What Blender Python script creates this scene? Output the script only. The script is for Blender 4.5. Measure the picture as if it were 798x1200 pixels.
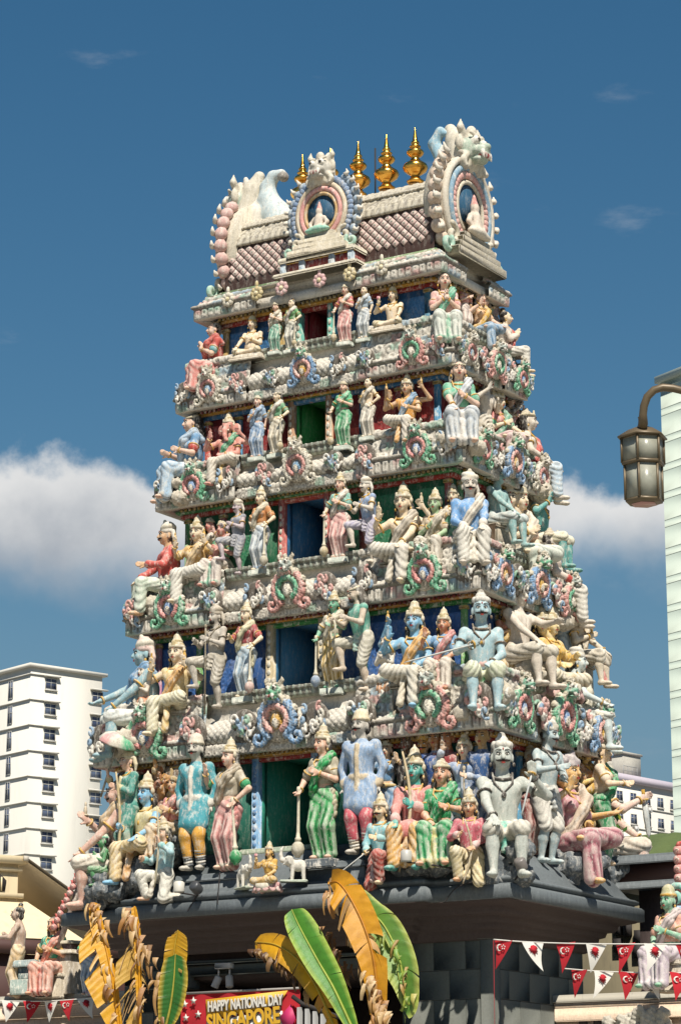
import bpy, math, random
import numpy as np
from mathutils import Vector, Matrix
# ------------------------------------------------------------------ camera, sky, sun, exposure
for o in list(bpy.data.objects): bpy.data.objects.remove(o)
scene = bpy.context.scene
col = scene.collection
FPX, HOR, CX, CY = 3130.0, 1400.0, 399.0, 600.0          # focal length and horizon in photograph pixels (798x1200)
PITCH = math.atan((HOR-CY)/FPX); YAW = math.radians(32.2)
CAM = np.array([19.473, -31.186, 1.6])
cd = bpy.data.cameras.new('camera'); cam = bpy.data.objects.new('camera', cd); col.objects.link(cam)
cam.location = CAM; cam.rotation_euler = (math.pi/2+PITCH, 0, YAW)
cd.sensor_fit = 'VERTICAL'; cd.sensor_height = 36.0; cd.lens = FPX/1200*36; cd.clip_end = 5000; cd.clip_start = .5
scene.camera = cam
SUN_EL, SUN_AZ = math.radians(54), math.radians(43)       # azimuth measured from -Y (the front of the tower) towards +X
sun_dir = Vector((math.sin(SUN_AZ)*math.cos(SUN_EL), -math.cos(SUN_AZ)*math.cos(SUN_EL), math.sin(SUN_EL)))
ld = bpy.data.lights.new('sun', 'SUN'); ld.energy = 5.0; ld.angle = math.radians(.53); ld.color = (1, .94, .85)
lo = bpy.data.objects.new('sun', ld); col.objects.link(lo); lo.rotation_euler = sun_dir.to_track_quat('Z', 'Y').to_euler(); lo.location = (30, -40, 60)
w = bpy.data.worlds.new('World'); scene.world = w; w.use_nodes = True
nt = w.node_tree; nt.nodes.clear()
def wn(t, **k):
    n = nt.nodes.new(t)
    for a, b in k.items(): setattr(n, a, b)
    return n
sky = wn('ShaderNodeTexSky', sky_type='NISHITA', sun_disc=False)
sky.sun_elevation = SUN_EL; sky.sun_rotation = math.pi-SUN_AZ
sky.air_density = 1.3; sky.dust_density = .25; sky.ozone_density = 3.0; sky.altitude = 0
hsv = wn('ShaderNodeHueSaturation'); hsv.inputs['Hue'].default_value = .493; hsv.inputs['Saturation'].default_value = 1.32; hsv.inputs['Value'].default_value = .93
tc = wn('ShaderNodeTexCoord'); sep = wn('ShaderNodeSeparateXYZ'); nt.links.new(tc.outputs['Generated'], sep.inputs[0])
def math_(op, a, b=None, clamp=False):
    n = wn('ShaderNodeMath', operation=op, use_clamp=clamp)
    for i, v in enumerate((a, b)):
        if v is None: continue
        if hasattr(v, 'node'): nt.links.new(v, n.inputs[i])
        else: n.inputs[i].default_value = v
    return n.outputs[0]
def wnoise(scale, detail, rough, off, stretch=1):
    mp = wn('ShaderNodeMapping'); mp.inputs['Location'].default_value = off; mp.inputs['Scale'].default_value = (1, 1, stretch)
    nt.links.new(tc.outputs['Generated'], mp.inputs[0])
    n = wn('ShaderNodeTexNoise'); n.inputs['Scale'].default_value = scale; n.inputs['Detail'].default_value = detail; n.inputs['Roughness'].default_value = rough
    nt.links.new(mp.outputs[0], n.inputs['Vector']); return n.outputs['Fac']
def smooth(v, a, b):
    n = wn('ShaderNodeMapRange', interpolation_type='SMOOTHSTEP'); nt.links.new(v, n.inputs[0])
    n.inputs[1].default_value = a; n.inputs[2].default_value = b; return n.outputs[0]
elev = math_('MULTIPLY', math_('ARCSINE', sep.outputs['Z']), 57.29578)
big = wnoise(9, 3, .5, (3.1, 1.7, .4)); fine = wnoise(30, 7, .57, (.3, .9, .2)); soft = wnoise(16, 5, .55, (2.2, .1, 5.))
billow = math_('ADD', math_('MULTIPLY', math_('SUBTRACT', big, .5), 3.4), math_('MULTIPLY', math_('SUBTRACT', fine, .5), 2.9))
rel = math_('SUBTRACT', math_('ADD', billow, 15.35), elev)      # degrees below the tops of the cloud bank
topm = smooth(rel, -.06, .65)
low = smooth(math_('ADD', elev, math_('MULTIPLY', math_('SUBTRACT', soft, .5), 3.2)), 12.1, 14.0)
cl = math_('MULTIPLY', topm, low)
wisp = math_('MULTIPLY', smooth(wnoise(11, 7, .6, (7.3, 2.6, 1.1), 3.2), .63, .86), .28)
veil = math_('MULTIPLY', smooth(math_('SUBTRACT', 15.5, elev), 0, 14), .14)
fac = math_('MAXIMUM', math_('MULTIPLY', cl, .93), wisp)
shade = smooth(math_('ADD', rel, math_('MULTIPLY', math_('SUBTRACT', soft, .5), 2.4)), .0, 3.2)
cr = wn('ShaderNodeMix', data_type='RGBA'); nt.links.new(shade, cr.inputs[0])
cr.inputs[6].default_value = (11.5, 11.4, 11.2, 1); cr.inputs[7].default_value = (5.6, 6.0, 6.6, 1)
mx = wn('ShaderNodeMix', data_type='RGBA'); nt.links.new(fac, mx.inputs[0])
nt.links.new(sky.outputs[0], hsv.inputs['Color']); hz = wn('ShaderNodeMix', data_type='RGBA'); nt.links.new(smooth(elev, 16.0, -2.0), hz.inputs[0]); nt.links.new(hsv.outputs[0], hz.inputs[6]); hz.inputs[7].default_value = (2.0, 3.15, 4.5, 1); nt.links.new(hz.outputs[2], mx.inputs[6]); nt.links.new(cr.outputs[2], mx.inputs[7])
bg = wn('ShaderNodeBackground'); bg.inputs['Strength'].default_value = .055
nt.links.new(mx.outputs[2], bg.inputs['Color'])
wo = wn('ShaderNodeOutputWorld'); nt.links.new(bg.outputs[0], wo.inputs[0])
scene.view_settings.view_transform = 'Standard'; scene.view_settings.look = 'None'
scene.view_settings.exposure = 0.36; scene.view_settings.gamma = 1.0; scene.view_settings.use_curve_mapping = False
scene.render.engine = 'CYCLES'
# ------------------------------------------------------------------ picture-to-place helpers
_fh = np.array([-math.sin(YAW), math.cos(YAW), 0]); _R = np.array([math.cos(YAW), math.sin(YAW), 0]); _Z = np.array([0, 0, 1.])
_fw = _fh*math.cos(PITCH)+_Z*math.sin(PITCH); _U = -_fh*math.sin(PITCH)+_Z*math.cos(PITCH)
def ray(u, v): return _fw*FPX+_R*(u-CX)-_U*(v-CY)
def ony(u, v, y): d = ray(u, v); return CAM+d*(y-CAM[1])/d[1]
def onx(u, v, x): d = ray(u, v); return CAM+d*(x-CAM[0])/d[0]
def onz(u, v, z): d = ray(u, v); return CAM+d*(z-CAM[2])/d[2]
def dep(u, v, t): return CAM+ray(u, v)/FPX*t
def depth(P): return float((np.asarray(P, float)-CAM).dot(_fw))
def px_to_m(P, n): return n*depth(P)/FPX
rnd = random.Random(7)
def lin(h):
    h = h.lstrip('#'); o = []
    for i in (0, 2, 4):
        c = int(h[i:i+2], 16)/255
        o.append(c/12.92 if c <= .04045 else ((c+.055)/1.055)**2.4)
    return tuple(o)
# ------------------------------------------------------------------ materials
MATS = {}
def nmat(name):
    m = bpy.data.materials.new(name); m.use_nodes = True; t = m.node_tree; t.nodes.clear()
    out = t.nodes.new('ShaderNodeOutputMaterial'); b = t.nodes.new('ShaderNodeBsdfPrincipled'); t.links.new(b.outputs[0], out.inputs[0])
    MATS[name] = m
    return m, t, b
def N(t, k, **kw):
    n = t.nodes.new(k)
    for a, b in kw.items(): setattr(n, a, b)
    return n
def noise(t, scale, detail=4, rough=.55, coord='Object', stretch=None, loc=(0, 0, 0)):
    if coord == 'World':
        g = N(t, 'ShaderNodeNewGeometry'); src = g.outputs['Position']
    else:
        c = N(t, 'ShaderNodeTexCoord'); src = c.outputs[coord]
    mp = N(t, 'ShaderNodeMapping'); mp.inputs['Location'].default_value = loc
    if stretch: mp.inputs['Scale'].default_value = stretch
    t.links.new(src, mp.inputs[0])
    n = N(t, 'ShaderNodeTexNoise'); n.inputs['Scale'].default_value = scale; n.inputs['Detail'].default_value = detail; n.inputs['Roughness'].default_value = rough
    t.links.new(mp.outputs[0], n.inputs['Vector'])
    return n.outputs['Fac']
def ramp(t, v, a, b, va=0., vb=1.):
    n = N(t, 'ShaderNodeMapRange', interpolation_type='SMOOTHSTEP'); t.links.new(v, n.inputs[0])
    for i, x in enumerate((a, b, va, vb)): n.inputs[1+i].default_value = x
    return n.outputs[0]
def mixc(t, f, a, b, mode='MIX'):
    n = N(t, 'ShaderNodeMix', data_type='RGBA', blend_type=mode)
    for i, v in ((0, f), (6, a), (7, b)):
        if hasattr(v, 'node'): t.links.new(v, n.inputs[i])
        else: n.inputs[i].default_value = v if i == 0 else (tuple(v)+(1,))[:4]
    return n.outputs[2]
def mm(t, op, a, b):
    n = N(t, 'ShaderNodeMath', operation=op)
    for i, v in ((0, a), (1, b)):
        if hasattr(v, 'node'): t.links.new(v, n.inputs[i])
        else: n.inputs[i].default_value = v
    return n.outputs[0]
def bump(t, b, v, strength, dist):
    n = N(t, 'ShaderNodeBump'); n.inputs['Strength'].default_value = strength; n.inputs['Distance'].default_value = dist
    t.links.new(v, n.inputs['Height']); t.links.new(n.outputs[0], b.inputs['Normal'])
def painted(name, chalk=.45, grime=.5, rough=.55, base=None, bleach=.35, chalkcol='d8d2c4', grimecol='4a463f', bumpy=.35, mottle=.0):
    """old painted plaster: colour attribute, chalky patches where the paint has worn, rain grime, sun-bleached upper sides"""
    m, t, b = nmat(name)
    if base is None:
        at = N(t, 'ShaderNodeAttribute', attribute_name='Col'); c = at.outputs['Color']
    else:
        rgb = N(t, 'ShaderNodeRGB'); rgb.outputs[0].default_value = lin(base)+(1,); c = rgb.outputs[0]
    n1 = noise(t, 20, 8, .72, 'World', (1, 1, .38)); n2 = noise(t, 38, 5, .65, 'World', loc=(3, 1, 2)); n3 = noise(t, 8, 7, .65, 'World', (3.2, 3.2, .55), (9, 2, 4))
    tone = mixc(t, mm(t, 'MULTIPLY', ramp(t, n2, .3, .75), .22), c, lin('8c7f70'), 'MULTIPLY')
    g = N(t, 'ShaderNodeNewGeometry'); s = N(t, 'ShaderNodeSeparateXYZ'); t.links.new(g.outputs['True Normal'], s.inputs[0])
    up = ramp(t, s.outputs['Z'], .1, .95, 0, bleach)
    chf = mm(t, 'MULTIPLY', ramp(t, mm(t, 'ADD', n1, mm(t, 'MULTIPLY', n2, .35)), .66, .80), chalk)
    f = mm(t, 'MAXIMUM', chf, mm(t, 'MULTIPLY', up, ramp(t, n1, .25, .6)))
    c2 = mixc(t, f, tone, lin(chalkcol))
    gf = mm(t, 'MULTIPLY', ramp(t, mm(t, 'ADD', mm(t, 'MULTIPLY', n3, .7), mm(t, 'MULTIPLY', n2, .3)), .5, .72), grime)
    c3 = mixc(t, gf, c2, lin(grimecol))
    spk = mm(t, 'MULTIPLY', ramp(t, noise(t, 70, 4, .65, 'World'), .58, .68), grime*.9)
    c4 = mixc(t, spk, c3, lin('3b3732'))
    if mottle: c4 = mixc(t, mm(t, 'MULTIPLY', ramp(t, noise(t, 24, 7, .74, 'World', (1, 1, .6), (5, 8, 2)), .54, .66), mottle), c4, lin('57504a'))
    t.links.new(c4, b.inputs['Base Color']); b.inputs['Roughness'].default_value = rough
    b.inputs['Specular IOR Level'].default_value = .18
    bump(t, b, mm(t, 'ADD', n2, mm(t, 'MULTIPLY', noise(t, 120, 3, .6, 'World'), .5)), bumpy, .012)
    return m
def plain(name, hexc, rough=.6, metal=0., var=.15, scale=3., grime=.0, bumpd=.0, stretch=None):
    m, t, b = nmat(name)
    n1 = noise(t, scale, 5, .6, 'World', stretch)
    c = mixc(t, ramp(t, n1, .3, .7, 0, var), lin(hexc), tuple(x*.45 for x in lin(hexc)))
    if grime: c = mixc(t, ramp(t, noise(t, scale*1.7, 6, .65, 'World', (2.5, 2.5, .4), (4, 4, 1)), .5, .72, 0, grime), c, lin('3f3c37'))
    t.links.new(c, b.inputs['Base Color']); b.inputs['Roughness'].default_value = rough; b.inputs['Metallic'].default_value = metal
    if bumpd: bump(t, b, noise(t, scale*9, 4, .6, 'World'), .4, bumpd)
    return m
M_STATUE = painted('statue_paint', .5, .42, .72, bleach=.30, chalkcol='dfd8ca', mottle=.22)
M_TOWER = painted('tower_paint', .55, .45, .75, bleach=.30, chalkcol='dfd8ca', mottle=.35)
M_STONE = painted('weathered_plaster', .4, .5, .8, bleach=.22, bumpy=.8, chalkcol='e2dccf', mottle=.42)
M_PANEL = painted('panel_paint', .15, .3, .5, bleach=.1)
M_GREY = painted('grey_paint', .16, .34, .5, base='62686a', bleach=.12, chalkcol='9aa0a0', grimecol='33363a', bumpy=.25)
M_BLOCK = painted('grey_block_paint', .05, .14, .6, base='64665f', bleach=.0, chalkcol='868b8a', grimecol='3a3d3f', bumpy=.25)
M_DARK = plain('dark_interior', '2a2523', .8)
def goldmat():
    m, t, b = nmat('gilded_copper')
    c = mixc(t, ramp(t, noise(t, 9, 4, .6, 'World'), .4, .7), (.83, .45, .09), (.62, .29, .045))
    t.links.new(c, b.inputs['Base Color']); b.inputs['Metallic'].default_value = 1.
    t.links.new(ramp(t, noise(t, 14, 4, .6, 'World', loc=(2, 2, 2)), .3, .75, .16, .36), b.inputs['Roughness'])
goldmat(); M_GOLD = MATS['gilded_copper']
# ------------------------------------------------------------------ mesh helpers
def mesh_np(name, V, loops, starts, smooth=True, cols=None):
    me = bpy.data.meshes.new(name); V = np.asarray(V, np.float32)
    me.vertices.add(len(V)); me.vertices.foreach_set('co', V.ravel())
    me.loops.add(len(loops)); me.loops.foreach_set('vertex_index', np.asarray(loops, np.int32))
    me.polygons.add(len(starts)); me.polygons.foreach_set('loop_start', np.asarray(starts, np.int32))
    if smooth: me.polygons.foreach_set('use_smooth', np.ones(len(starts), bool))
    if cols is not None:
        a = me.color_attributes.new('Col', 'FLOAT_COLOR', 'POINT')
        a.data.foreach_set('color', np.concatenate([np.asarray(cols, np.float32), np.ones((len(V), 1), np.float32)], 1).ravel())
    me.update(calc_edges=True); me.validate()
    return me
class MB:
    """collects shapes into one mesh; every shape carries its paint colour"""
    def __init__(s, color=(.6, .58, .52)): s.V = []; s.F = []; s.C = []; s.n = 0; s.c = color
    def color(s, h): s.c = lin(h) if isinstance(h, str) else h; return s
    def add(s, V, F):
        V = np.asarray(V, float); s.V.append(V); s.F += [tuple(int(i)+s.n for i in f) for f in F]; s.n += len(V); s.C.append(np.tile(s.c, (len(V), 1)))
    def box(s, lo, hi, rot=None, at=None, taper=None):
        x0, y0, z0 = lo; x1, y1, z1 = hi
        V = np.array([[x, y, z] for z in (z0, z1) for y in (y0, y1) for x in (x0, x1)], float)
        if taper is not None:
            c = np.array([(x0+x1)/2, (y0+y1)/2]); V[4:, :2] = c+(V[4:, :2]-c)*taper
        if rot is not None: V = V@np.asarray(rot).T
        if at is not None: V = V+np.asarray(at)
        s.add(V, [(0, 2, 3, 1), (4, 5, 7, 6), (0, 1, 5, 4), (2, 6, 7, 3), (0, 4, 6, 2), (1, 3, 7, 5)])
    def cbox(s, c, d, **k): c = np.asarray(c, float); d = np.asarray(d, float)/2; s.box(c-d, c+d, **k)
    def bev(s, lo, hi, b=.01):
        lo = np.asarray(lo, float); hi = np.asarray(hi, float); V = []; idx = {}
        for i in range(8):
            sg = [(i >> k) & 1 for k in range(3)]
            for ax in range(3):
                p = [0, 0, 0]
                for k in range(3):
                    e = hi[k] if sg[k] else lo[k]; q = e+(-b if sg[k] else b)
                    p[k] = e if k == ax else q
                idx[(i, ax)] = len(V); V.append(p)
        F = []
        for ax in range(3):
            o = [k for k in range(3) if k != ax]
            for sgn in (0, 1):
                c = [(sgn << ax) | (a << o[0]) | (bb << o[1]) for a, bb in ((0, 0), (1, 0), (1, 1), (0, 1))]
                f = [idx[(i, ax)] for i in c]; F.append(tuple(f if (sgn == (1 if ax != 1 else 0)) else f[::-1]))
        for ax in range(3):
            o = [k for k in range(3) if k != ax]
            for a in (0, 1):
                for bb in (0, 1):
                    i0 = (a << o[0]) | (bb << o[1]); i1 = i0 | (1 << ax)
                    F.append((idx[(i0, o[0])], idx[(i1, o[0])], idx[(i1, o[1])], idx[(i0, o[1])]))
        for i in range(8): F.append((idx[(i, 0)], idx[(i, 1)], idx[(i, 2)]))
        s.add(V, F)
    def tube(s, pts, rad, n=8, caps=True):
        P = np.asarray(pts, float); m = len(P); rad = np.broadcast_to(np.asarray(rad, float), (m,)) if np.ndim(rad) < 2 else np.asarray(rad)
        T = np.gradient(P, axis=0); T /= np.linalg.norm(T, axis=1)[:, None]+1e-9
        a = np.array([0, 0, 1.]) if abs(T[0][2]) < .9 else np.array([1., 0, 0])
        u = np.cross(T[0], a); u /= np.linalg.norm(u); V = []
        ang = np.arange(n)*2*math.pi/n
        for i in range(m):
            u = u-T[i]*u.dot(T[i]); u /= np.linalg.norm(u)+1e-9; v = np.cross(T[i], u)
            r1, r2 = (rad[i], rad[i]) if np.ndim(rad) < 2 else rad[i]
            V.append(P[i]+np.outer(np.cos(ang)*r1, u)+np.outer(np.sin(ang)*r2, v))
        F = [(i*n+j, i*n+(j+1) % n, (i+1)*n+(j+1) % n, (i+1)*n+j) for i in range(m-1) for j in range(n)]
        if caps: F += [tuple(range(n))[::-1], tuple(range((m-1)*n, m*n))]
        s.add(np.concatenate(V), F)
    def lathe(s, prof, at=(0, 0, 0), n=20, rot=None):
        V = []; ang = np.arange(n)*2*math.pi/n
        for r, z in prof: V += [[r*math.cos(a), r*math.sin(a), z] for a in ang]
        m = len(prof); V = np.array(V)
        if rot is not None: V = V@np.asarray(rot).T
        F = [(i*n+j, i*n+(j+1) % n, (i+1)*n+(j+1) % n, (i+1)*n+j) for i in range(m-1) for j in range(n)]
        F += [tuple(range(n))[::-1], tuple(range((m-1)*n, m*n))]
        s.add(V+np.asarray(at), F)
    def ell(s, c, r, rot=None, n=10, m=6):
        V = [[0, 0, -1]]
        for i in range(1, m):
            t = -math.pi/2+math.pi*i/m
            V += [[math.cos(t)*math.cos(2*math.pi*j/n), math.cos(t)*math.sin(2*math.pi*j/n), math.sin(t)] for j in range(n)]
        V.append([0, 0, 1]); V = np.array(V)*np.asarray(r)
        if rot is not None: V = V@np.asarray(rot).T
        F = [(0, 1+(j+1) % n, 1+j) for j in range(n)]
        F += [(1+i*n+j, 1+i*n+(j+1) % n, 1+(i+1)*n+(j+1) % n, 1+(i+1)*n+j) for i in range(m-2) for j in range(n)]
        e = len(V)-1; b = 1+(m-2)*n; F += [(b+j, b+(j+1) % n, e) for j in range(n)]
        s.add(V+np.asarray(c), F)
    def torus(s, c, axis, R, r, n=16, m=6, flat=1.):
        a = np.asarray(axis, float); a /= np.linalg.norm(a); h = np.array([0, 0, 1.]) if abs(a[2]) < .9 else np.array([1., 0, 0])
        u = np.cross(a, h); u /= np.linalg.norm(u); v = np.cross(a, u); V = []
        R = (R, R) if np.isscalar(R) else R
        for i in range(n):
            t = 2*math.pi*i/n; d = math.cos(t)*u*R[0]+math.sin(t)*v*R[1]; dn = d/np.linalg.norm(d)
            for j in range(m):
                q = 2*math.pi*j/m; V.append(np.asarray(c)+d+dn*r*math.cos(q)+a*r*flat*math.sin(q))
        s.add(V, [(i*m+j, ((i+1) % n)*m+j, ((i+1) % n)*m+(j+1) % m, i*m+(j+1) % m) for i in range(n) for j in range(m)])
    def prism(s, poly, y0, y1, rot=None, at=None):
        """outline in x-z, extruded along y"""
        n = len(poly); V = np.array([[x, y0, z] for x, z in poly]+[[x, y1, z] for x, z in poly], float)
        if rot is not None: V = V@np.asarray(rot).T
        if at is not None: V = V+np.asarray(at)
        s.add(V, [tuple(range(n)), tuple(range(2*n-1, n-1, -1))]+[(i, i+n, (i+1) % n+n, (i+1) % n) for i in range(n)])
    def grid(s, P, flip=False):
        """P: array (nu, nv, 3)"""
        nu, nv = P.shape[:2]
        f = [(i*nv+j, (i+1)*nv+j, (i+1)*nv+j+1, i*nv+j+1) for i in range(nu-1) for j in range(nv-1)]
        if flip: f = [q[::-1] for q in f]
        s.add(P.reshape(-1, 3), f)
    def mesh(s, name='m', smooth=False):
        V = np.concatenate(s.V); C_ = np.concatenate(s.C)
        loops = [i for f in s.F for i in f]; ln = np.array([len(f) for f in s.F]); st = np.concatenate([[0], np.cumsum(ln)[:-1]])
        return mesh_np(name, V, loops, st, smooth, C_)
def link(name, me, mat, parent=None, loc=None, rz=None, scale=None):
    o = bpy.data.objects.new(name, me); col.objects.link(o)
    if me is not None and mat is not None and not me.materials: me.materials.append(mat)
    if parent is not None: o.parent = parent
    if loc is not None: o.location = loc
    if rz is not None: o.rotation_euler[2] = rz
    if scale is not None: o.scale = (scale,)*3 if np.isscalar(scale) else scale
    return o
def tag(o, label=None, cat=None, group=None, kind=None):
    for k, v in (('label', label), ('category', cat), ('group', group), ('kind', kind)):
        if v: o[k] = v
    return o
def empty(name, loc=(0, 0, 0), rz=0.):
    o = bpy.data.objects.new(name, None); col.objects.link(o); o.location = loc; o.rotation_euler[2] = rz; o.empty_display_size = .1
    return o
def sm_angle(me, deg=35):
    try: me.set_sharp_from_angle(angle=math.radians(deg))
    except Exception: pass
    return me
# ------------------------------------------------------------------ sculpting by distance fields
def rotm(yaw=0, pitch=0, roll=0):
    """yaw about z, pitch (nod forward +) about x, roll about y; degrees"""
    return np.array(Matrix.Rotation(math.radians(yaw), 3, 'Z')@Matrix.Rotation(math.radians(pitch), 3, 'X')@Matrix.Rotation(math.radians(roll), 3, 'Y'))
class SDF:
    def __init__(s, k=.012): s.p = []; s.k = k; s.fold = None; s.paint = None
    def rc(s, a, b, r1, r2=None, k=None, c=None, sub=False):
        a = np.asarray(a, float); b = np.asarray(b, float); r2 = r1 if r2 is None else r2; r = max(r1, r2)
        s.p.append(('rc', (a, b, r1, r2), np.minimum(a, b)-r, np.maximum(a, b)+r, s.k if k is None else k, c, sub)); return s
    def el(s, ctr, rad, rot=None, k=None, c=None, sub=False):
        ctr = np.asarray(ctr, float); rad = np.asarray(rad, float)*np.ones(3)
        e = rad if rot is None else np.abs(np.asarray(rot))@rad
        s.p.append(('el', (ctr, rad, rot), ctr-e, ctr+e, s.k if k is None else k, c, sub)); return s
    def to(s, ctr, axis, R, r, k=None, c=None):
        ctr = np.asarray(ctr, float); a = np.asarray(axis, float); a = a/np.linalg.norm(a)
        s.p.append(('to', (ctr, a, R, r), ctr-R-r, ctr+R+r, s.k if k is None else k, c, False)); return s
    def chain(s, pts, rads, k=None, c=None):
        for i in range(len(pts)-1): s.rc(pts[i], pts[i+1], rads[i] if not np.isscalar(rads) else rads, rads[i+1] if not np.isscalar(rads) else rads, k, c)
        return s
    @staticmethod
    def dist(t, q, X, Y, Z_):
        if t == 'rc':
            a, b, r1, r2 = q; d = b-a; L = d.dot(d)+1e-12
            px, py, pz = X-a[0], Y-a[1], Z_-a[2]
            tt = np.clip((px*d[0]+py*d[1]+pz*d[2])/L, 0, 1)
            return np.sqrt((px-tt*d[0])**2+(py-tt*d[1])**2+(pz-tt*d[2])**2)-(r1+(r2-r1)*tt)
        if t == 'el':
            c, r, R_ = q; px, py, pz = X-c[0], Y-c[1], Z_-c[2]
            if R_ is not None:
                px, py, pz = (R_[0, 0]*px+R_[1, 0]*py+R_[2, 0]*pz, R_[0, 1]*px+R_[1, 1]*py+R_[2, 1]*pz, R_[0, 2]*px+R_[1, 2]*py+R_[2, 2]*pz)
            k0 = np.sqrt((px/r[0])**2+(py/r[1])**2+(pz/r[2])**2); k1 = np.sqrt((px/r[0]**2)**2+(py/r[1]**2)**2+(pz/r[2]**2)**2)+1e-9
            return k0*(k0-1)/k1
        c, a, R_, r = q; px, py, pz = X-c[0], Y-c[1], Z_-c[2]
        hgt = px*a[0]+py*a[1]+pz*a[2]; rad = np.sqrt(np.maximum(px*px+py*py+pz*pz-hgt*hgt, 0))
        return np.sqrt((rad-R_)**2+hgt**2)-r
    def build(s, h, scale=1., name='m', default=(.6, .6, .6)):
        lo = np.min([q[2] for q in s.p if not q[6]], 0)-3*h; hi = np.max([q[3] for q in s.p if not q[6]], 0)+3*h
        n = np.ceil((hi-lo)/h).astype(int)+1
        ax = [(lo[i]+h*np.arange(n[i])).astype(np.float32) for i in range(3)]
        f = np.full(n, 9., np.float32)
        for t, q, l, u, k, c, sub in s.p:
            k = max(k, 1e-4); i0 = np.maximum(((l-k-2*h-lo)/h).astype(int), 0); i1 = np.minimum(((u+k+2*h-lo)/h).astype(int)+2, n)
            if (i1 <= i0).any(): continue
            sl = tuple(slice(i0[j], i1[j]) for j in range(3))
            X, Y, Z_ = ax[0][sl[0]][:, None, None], ax[1][sl[1]][None, :, None], ax[2][sl[2]][None, None, :]
            d = SDF.dist(t, q, X, Y, Z_).astype(np.float32); g = f[sl]
            if sub:
                d = -d; m = np.clip(.5-.5*(g-d)/k, 0, 1); f[sl] = g*(1-m)+d*m+k*m*(1-m)
            else:
                m = np.clip(.5+.5*(g-d)/k, 0, 1); f[sl] = g*(1-m)+d*m-k*m*(1-m)
        if s.fold is not None:
            X, Y, Z_ = ax[0][:, None, None], ax[1][None, :, None], ax[2][None, None, :]
            f = np.where(f < .5, f+s.fold(X, Y, Z_).astype(np.float32), f)
        V, Q = nets(f, lo, h)
        cc = np.tile(default, (len(V), 1))
        cp = [(q, i) for i, q in enumerate(s.p) if not q[6]]
        if any(q[5] is not None for q, _ in cp):
            best = np.full(len(V), 1e9)
            for q, _ in cp:
                d = SDF.dist(q[0], q[1], V[:, 0], V[:, 1], V[:, 2]); mk = d < best; best = np.where(mk, d, best); cc[mk] = default if q[5] is None else q[5]
        if s.paint is not None: cc = s.paint(V, cc)
        return mesh_np(name, V*scale, Q.ravel(), np.arange(len(Q))*4, True, cc)
THIN = []
def thin_all():
    """thin the dense sculpted meshes in one pass, keeping their relief"""
    for o, r in THIN: md = o.modifiers.new('thin', 'DECIMATE'); md.ratio = r
    bpy.context.view_layer.update(); dg = bpy.context.evaluated_depsgraph_get()
    for o, r in THIN:
        me = bpy.data.meshes.new_from_object(o.evaluated_get(dg), preserve_all_data_layers=True, depsgraph=dg); old = o.data; me.polygons.foreach_set('use_smooth', np.ones(len(me.polygons), bool)); o.modifiers.clear(); o.data = me; bpy.data.meshes.remove(old)
def nets(f, lo, h):
    ins = f < 0; nx, ny, nz = f.shape
    c = ins.astype(np.int8); cnt = sum(c[i:nx-1+i, j:ny-1+j, k:nz-1+k] for i in (0, 1) for j in (0, 1) for k in (0, 1))
    act = (cnt > 0) & (cnt < 8); I, J, K = np.nonzero(act); n = len(I)
    idx = np.full(act.shape, -1, np.int32); idx[I, J, K] = np.arange(n)
    off = np.array([(i, j, k) for i in (0, 1) for j in (0, 1) for k in (0, 1)])
    vals = np.stack([f[I+o[0], J+o[1], K+o[2]] for o in off], 1)
    S = np.zeros((n, 3)); W = np.zeros(n)
    for a in range(8):
        for b in range(a+1, 8):
            if np.abs(off[a]-off[b]).sum() != 1: continue
            va, vb = vals[:, a], vals[:, b]; m = (va < 0) != (vb < 0)
            t = np.where(m, va/(va-vb+1e-20), 0); S += m[:, None]*(off[a]+t[:, None]*(off[b]-off[a])); W += m
    V = (np.stack([I, J, K], 1)+S/W[:, None])*h+lo
    Q = []
    for axn in range(3):
        sl0 = [slice(None)]*3; sl1 = [slice(None)]*3; sl0[axn] = slice(0, -1); sl1[axn] = slice(1, None)
        a, b = ins[tuple(sl0)], ins[tuple(sl1)]; o1, o2 = [(1, 2), (2, 0), (0, 1)][axn]
        for flip in (0, 1):
            e = np.nonzero((a & ~b) if flip == 0 else (~a & b)); e = np.stack(e, 1)
            e = e[(e[:, o1] > 0) & (e[:, o2] > 0) & (e[:, o1] < f.shape[o1]-1) & (e[:, o2] < f.shape[o2]-1)]
            d1 = np.zeros(3, int); d1[o1] = 1; d2 = np.zeros(3, int); d2[o2] = 1
            q = np.stack([idx[tuple((e-d1-d2).T)], idx[tuple((e-d2).T)], idx[tuple(e.T)], idx[tuple((e-d1).T)]], 1)
            Q.append(q if flip == 0 else q[:, ::-1])
    return V, np.concatenate(Q)
# ------------------------------------------------------------------ statues
V3 = lambda *a: np.array(a, float)
def unit(v): v = np.asarray(v, float); return v/(np.linalg.norm(v)+1e-9)
def ik(S, T, l1, l2, pole):
    d = T-S; L = np.linalg.norm(d)+1e-9; n = d/L; L = min(L, .995*(l1+l2)); L = max(L, abs(l1-l2)+.01); T = S+n*L
    a = (l1*l1-l2*l2+L*L)/(2*L); hh = math.sqrt(max(l1*l1-a*a, 0)); pv = np.asarray(pole, float); pv = unit(pv-n*pv.dot(n))
    return S+n*a+pv*hh, T
ARM = dict(down=(.122, -.01, -.305), hip=(.10, -.05, -.235), pray=(.014, -.135, -.085), chest=(.03, -.13, -.11), front=(.075, -.20, -.13),
           raised=(.155, -.14, .005), high=(.19, -.07, .13), mace=(.165, -.10, -.235), out=(.24, -.13, -.10), fwd=(.06, -.29, -.09),
           lap=(.05, -.17, -.235), back=(.13, .05, -.28), belly=(.02, -.14, -.19))
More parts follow.
